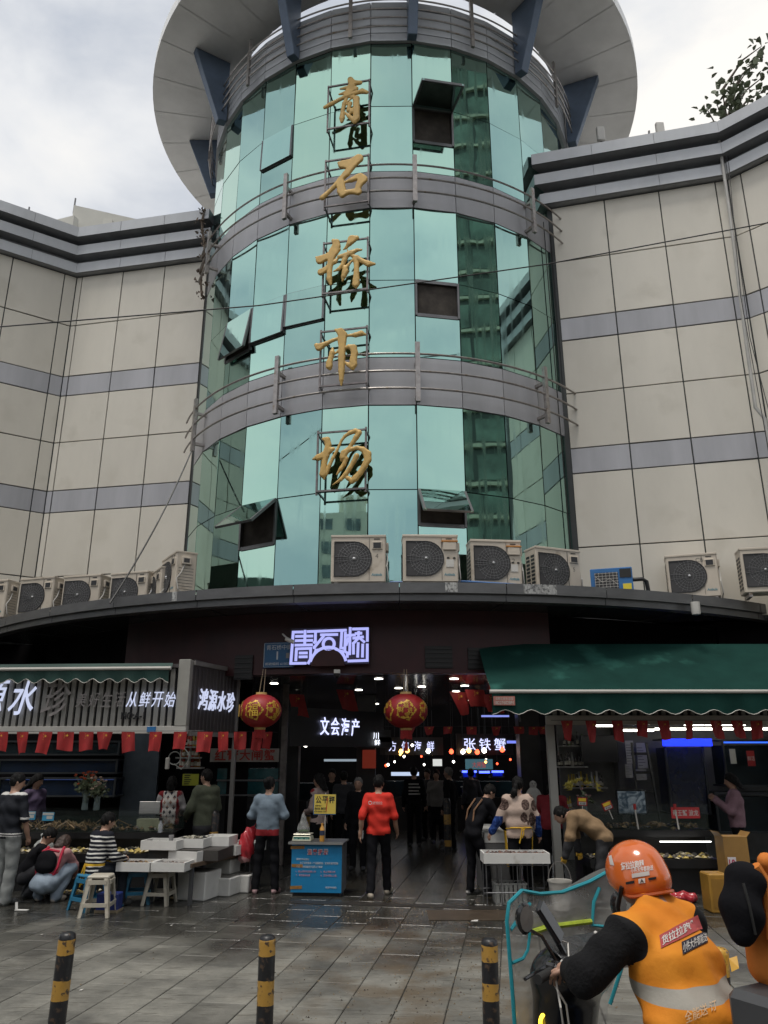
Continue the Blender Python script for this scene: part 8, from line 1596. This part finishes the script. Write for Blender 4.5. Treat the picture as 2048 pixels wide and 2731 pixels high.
ex_p = [cap(W2L((1.16, 3.25, .78)), W2L((1.155, 3.28, .95)), .162, .155, 1, .05, (1.2, .98, 1)), cap(W2L((nk.x - .05, nk.y - .035, nk.z - .045)), W2L((nk.x + .05, nk.y + .03, nk.z - .045)), .060, None, 1, .03), cap(W2L((nk.x - .045, nk.y - .02, nk.z - .005)), W2L((nk.x + .045, nk.y + .035, nk.z - .022)), .042, None, 1, .02)]
RID, s_, P_ = person('delivery rider in orange vest and orange helmet on the scooter', tuple(RPOS), math.degrees(RYAW), 1.7, RJ, rider_mat(), cloth('blue jeans', (.03, .05, .10)), S_BW, C_SLV, 'sleeve', None, None, None, (8, -14, 0), .030, 1.05, .0098, relabel=rlr, mats_extra=[C_REF], extra_prims=ex_p, warp=vestwarp, curl=1.0, hem=None, handn=((0, .3, -1), (0, .3, -1)))
RB = [o for o in RID.children if o.name.startswith('body')][0]
from mathutils.bvhtree import BVHTree
def bvh_of(o, M): 
    me = o.data; return BVHTree.FromPolygons([M @ v.co for v in me.vertices], [tuple(p.vertices) for p in me.polygons])
TB = bvh_of(RB, MR); EYE = Vector((0, 0, CAM_H))
def on_surface(tree, x, y, off):
    d = ray(x, y).normalized(); h = tree.ray_cast(EYE, d)
    if h[0] is None: return None
    n = h[1] if h[1].dot(d) < 0 else -h[1]; return h[0] + n * off
def wrap_patch(tree, Mi, parent, quad, mat, name, off, nu=16, nv=8):
    V = []
    for j in range(nv + 1):
        for i in range(nu + 1):
            u, v = i / nu, j / nv; x = (quad[0][0] * (1 - u) + quad[1][0] * u) * (1 - v) + (quad[3][0] * (1 - u) + quad[2][0] * u) * v; y = (quad[0][1] * (1 - u) + quad[1][1] * u) * (1 - v) + (quad[3][1] * (1 - u) + quad[2][1] * u) * v
            p = on_surface(tree, x, y, off); V.append(Mi @ p if p is not None else None)
    F = [(j * (nu + 1) + i, j * (nu + 1) + i + 1, (j + 1) * (nu + 1) + i + 1, (j + 1) * (nu + 1) + i) for j in range(nv) for i in range(nu)]; F = [f for f in F if all(V[k] is not None for k in f)]; V = [v if v is not None else Vector((0, 0, 0)) for v in V]
    used = sorted({k for f in F for k in f}); mp_ = {k: i for i, k in enumerate(used)}
    return MB().add([V[k] for k in used], [tuple(mp_[k] for k in f) for f in F]).build(name, mat, parent, smooth='all', fix=False)
def wrap_text(tree, Mi, parent, body_, quad, mat, off, bold=.01, name='lettering'):
    me = text_mesh(body_, 1., 0., bold); co = np.zeros(len(me.vertices) * 3); me.vertices.foreach_get('co', co); co = co.reshape(-1, 3); mn = co.min(0); sz = np.maximum(co.max(0) - mn, 1e-6); V = []; ok = []
    for c in co:
        u, v = (c[0] - mn[0]) / sz[0], 1 - (c[1] - mn[1]) / sz[1]; x = (quad[0][0] * (1 - u) + quad[1][0] * u) * (1 - v) + (quad[3][0] * (1 - u) + quad[2][0] * u) * v; y = (quad[0][1] * (1 - u) + quad[1][1] * u) * (1 - v) + (quad[3][1] * (1 - u) + quad[2][1] * u) * v
        p = on_surface(tree, x, y, off); ok.append(p is not None); V.append(Mi @ p if p is not None else Vector((0, 0, 0)))
    F = [tuple(p.vertices) for p in me.polygons if all(ok[k] for k in p.vertices)]
    if not F: return None
    used = sorted({k for f in F for k in f}); mp_ = {k: i for i, k in enumerate(used)}
    return MB().add([V[k] for k in used], [tuple(mp_[k] for k in f) for f in F]).build(name, mat, parent, fix=False)
P_RED = cloth('vest red patch', (.36, .07, .07), bump=.2); P_DRK = cloth('vest dark patch', (.03, .028, .04), bump=.2); P_WHT = cloth('vest white print', (.55, .53, .50), bump=.2)
pr_ = wrap_patch(TB, MRi, RID, [(1424, 2022), (1506, 1977), (1516, 2007), (1428, 2050)], P_RED, 'back_patch', .004); wrap_text(TB, MRi, RID, '货拉拉跑腿', [(1428, 2026), (1503, 1984), (1508, 2004), (1431, 2046)], P_WHT, .007, .015)
wrap_patch(TB, MRi, RID, [(1472, 2036), (1524, 2012), (1528, 2036), (1474, 2063)], P_DRK, 'back_patch', .004); wrap_text(TB, MRi, RID, '小件大件都能送', [(1474, 2039), (1524, 2016), (1527, 2034), (1476, 2060)], P_WHT, .007, .01)
wrap_text(TB, MRi, RID, '全能送 订', [(1478, 2186), (1545, 2160), (1548, 2182), (1482, 2212)], pm('faded print', (.62, .42, .25), .8), .005, .006)
# helmet
hc = hd + Vector((-.0, 0, .012)); HM = Matrix.Translation(hc) @ Matrix.Rotation(RYAW + rad(8), 4, 'Z') @ Matrix.Rotation(rad(-12), 4, 'X'); HL = thing('helmet', 'glossy orange helmet with white lettering worn by the rider', 'helmet', tuple(hc), 0); HLi = Matrix.Translation(hc).inverted()
M_HEL = pm('helmet orange', (.62, .13, .02), .22, var=.04, vs=4, coat=.7); R3 = np.array((Matrix.Rotation(RYAW + rad(8), 3, 'Z') @ Matrix.Rotation(rad(-12), 3, 'X')))
def hcut(g): 
    q = g @ R3; lowz = -.092 + .045 * np.clip((q[..., 1] + .02) / .1, 0, 1.3); return lowz - q[..., 2]
hpr = [ell((0, 0, 0), (.113, .132, .122), 0, .02, R3), ell(R3 @ np.array([0, -.018, -.05]), (.110, .120, .08), 0, .03, R3)]
inner = ell((0, 0, -.02), (.097, .115, .105), 0, .01, R3); inner['neg'] = True; in2 = ell(R3 @ np.array([0, -.0, -.09]), (.094, .105, .07), 0, .01, R3); in2['neg'] = True
HS = sdf_obj('shell', hpr + [inner, in2], .0075, [M_HEL], HL, cut=hcut)
TH = bvh_of(HS, Matrix.Translation(hc)); WPR = pm('helmet white print', (.66, .60, .56), .4); GPR = pm('helmet grey print', (.52, .48, .45), .4)
wrap_text(TH, HLi, HL, '货拉拉跑腿', [(1341, 1864), (1390, 1857), (1392, 1873), (1343, 1881)], WPR, .003, .03); wrap_text(TH, HLi, HL, '小件大件都能送', [(1362, 1876), (1410, 1869), (1411, 1880), (1364, 1887)], WPR, .003, .02)
wrap_patch(TH, HLi, HL, [(1365, 1888), (1402, 1882), (1403, 1891), (1366, 1897)], GPR, 'white_bar', .003, 8, 3); wrap_patch(TH, HLi, HL, [(1352, 1906), (1371, 1902), (1371, 1908), (1353, 1911)], M_BLK, 'vent', .003, 6, 2); wrap_patch(TH, HLi, HL, [(1400, 1897), (1417, 1894), (1417, 1899), (1401, 1902)], M_BLK, 'vent', .003, 6, 2)
wrap_patch(TH, HLi, HL, [(1379, 1899), (1393, 1897), (1394, 1907), (1380, 1909)], WPR, 'sticker', .003, 5, 4); wrap_text(TH, HLi, HL, 'A', [(1382, 1900), (1391, 1899), (1391, 1906), (1383, 1907)], M_TXT, .005, .02)
wrap_patch(TH, HLi, HL, [(1316, 1850), (1322, 1848), (1328, 1870), (1319, 1868)], GPR, 'side_print', .003, 4, 4)
hr_ = [Vector((.104 * math.sin(a), .118 * math.cos(a) - .014, -.092 + .045 * max(0, min(1.3, (.118 * math.cos(a) + .006) / .1)))) for a in [2 * PI * i / 36 for i in range(36)]]
MB().tube([HM @ v - hc for v in hr_], .0075, 6, closed=True).build('rim', pm('helmet rim', (.40, .075, .012), .35), HL, smooth=True)
MB().tube([HM @ Vector(v) - hc for v in ((-.118, .0, -.05), (-.11, .05, -.12), (-.07, .09, -.17), (0, .10, -.18))], .009, 6).build('chin_strap', M_BLK, HL, smooth=True)
# second rider at the right edge
q = A(1805, 2000, 3.12); C_DG2 = cloth('dark grey shoulder', (.04, .04, .042)); C_OR2 = cloth('orange jacket', (.60, .19, .035), .75, .08, .5, 9.)
J2 = dict(pelvis=(0, -.02, .82), waist=(0, .0, .98), chest=(0, .05, 1.18), neck=(0, .07, 1.36), head=(.02, .12, 1.50), shL=(-.17, .05, 1.31), shR=(.17, .05, 1.31), elL=(-.25, .02, 1.05), elR=(.24, .06, 1.05), wrL=(-.20, .24, .95), wrR=(.2, .24, .95), hiL=(-.10, 0, .80), hiR=(.1, 0, .8), knL=(-.13, .36, .70), knR=(.13, .36, .7), anL=(-.13, .36, .30), anR=(.13, .36, .3), toL=(-.13, .5, .26), toR=(.13, .5, .26))
M2i = (Matrix.Translation((q.x, q.y, 0)) @ Matrix.Rotation(rad(30), 4, 'Z')).inverted()
def L2R(v): p = M2i @ v; return (p.x, p.y, p.z)
R2, s2, _ = person('second rider in orange and dark jacket cut off by right photo edge', (q.x, q.y, 0), 30, 1.74, J2, C_OR2, C_BLK, None, None, 'sleeve', None, None, None, (0, 0, 0), .038, 1.15, .0125, hem=None, extra_prims=[cap((-.11, -.02, 1.40), (.11, -.02, 1.40), .05, None, 1, .03), cap(L2R(A(1652, 1862, 3.05)), L2R(A(1690, 1900, 3.1)), .03, .06, 1, .05), cap(L2R(A(1648, 1960, 3.08)), L2R(A(1652, 2090, 3.08)), .062, .058, 1, .05)], warp=vestwarp, relabel=lambda C, lab: np.where((lab == 1) & (C[:, 0] < -.05) & (C[:, 0] > -.16) & (C[:, 2] > 1.05), 8, lab), mats_extra=[C_DG2])
q2 = A(1602, 1948, 3.0); t = thing('shoulder_bag', 'bulging black fabric bag with orange strap on the second rider', 'bag', tuple(q2), rad(30)); Rb = rotm(0, 0, 14)
sdf_obj('bag', [ell((0, 0, .0), (.060, .075, .10), 0, .03, Rb), ell((.030, -.01, .07), (.062, .06, .06), 0, .04), ell((-.01, 0, -.075), (.042, .06, .06), 0, .04)], .010, [C_BLK], t, warp=lambda g: .005 * np.sin(g[..., 2] * 45 + g[..., 0] * 30))
MB().tube([(-.05, -.055, .07), (-.052, -.07, 0), (-.03, -.062, -.09)], .005, 5).build('zip', pm('bag zip', (.03, .03, .03), .4), t, smooth=True)
MB().tube([(.03, -.05, .12), (.065, -.06, .06), (.072, -.06, -.05), (.066, -.05, -.12)], [.02, .022, .022, .018], 8).build('strap', C_OR2, t, smooth=True)
sc2 = thing('delivery_scooter', 'second black scooter with grey tail box at the right photo edge', 'scooter', (q.x, q.y, 0), rad(30))
sdf_obj('body', [cap((0, -.35, .60), (0, .25, .60), .15, .14, 0, .05), cap((0, .35, .9), (0, .5, .3), .12, .14, 0, .05), cap((0, .3, .25), (0, -.3, .25), .12, .12, 0, .05, (1.2, 1, .5))], .02, [M_SBLK], sc2)
qb = A(1668, 2185, 2.95); MBx = (Matrix.Translation((q.x, q.y, 0)) @ Matrix.Rotation(rad(30), 4, 'Z')).inverted(); lb3 = MBx @ qb
bx = MB().box(lb3.x - .08, lb3.y - .1, lb3.z - .22, lb3.x + .20, lb3.y + .12, lb3.z + .055).build('tail_box', pm('tail box', (.05, .052, .055), .5, var=.2), sc2, bevel=.025); MB().box(lb3.x - .06, lb3.y - .104, lb3.z - .04, lb3.x + .18, lb3.y - .1005, lb3.z - .01).build('reflective_strip', C_REF, bx)
for y in (-.62, .58):
    b = MB(); b.tube([(0, y + .19 * math.cos(a), .23 + .19 * math.sin(a)) for a in [2 * PI * i / 20 for i in range(20)]], .042, 8, closed=True); b.build('wheel', M_RUB, sc2, smooth=True)
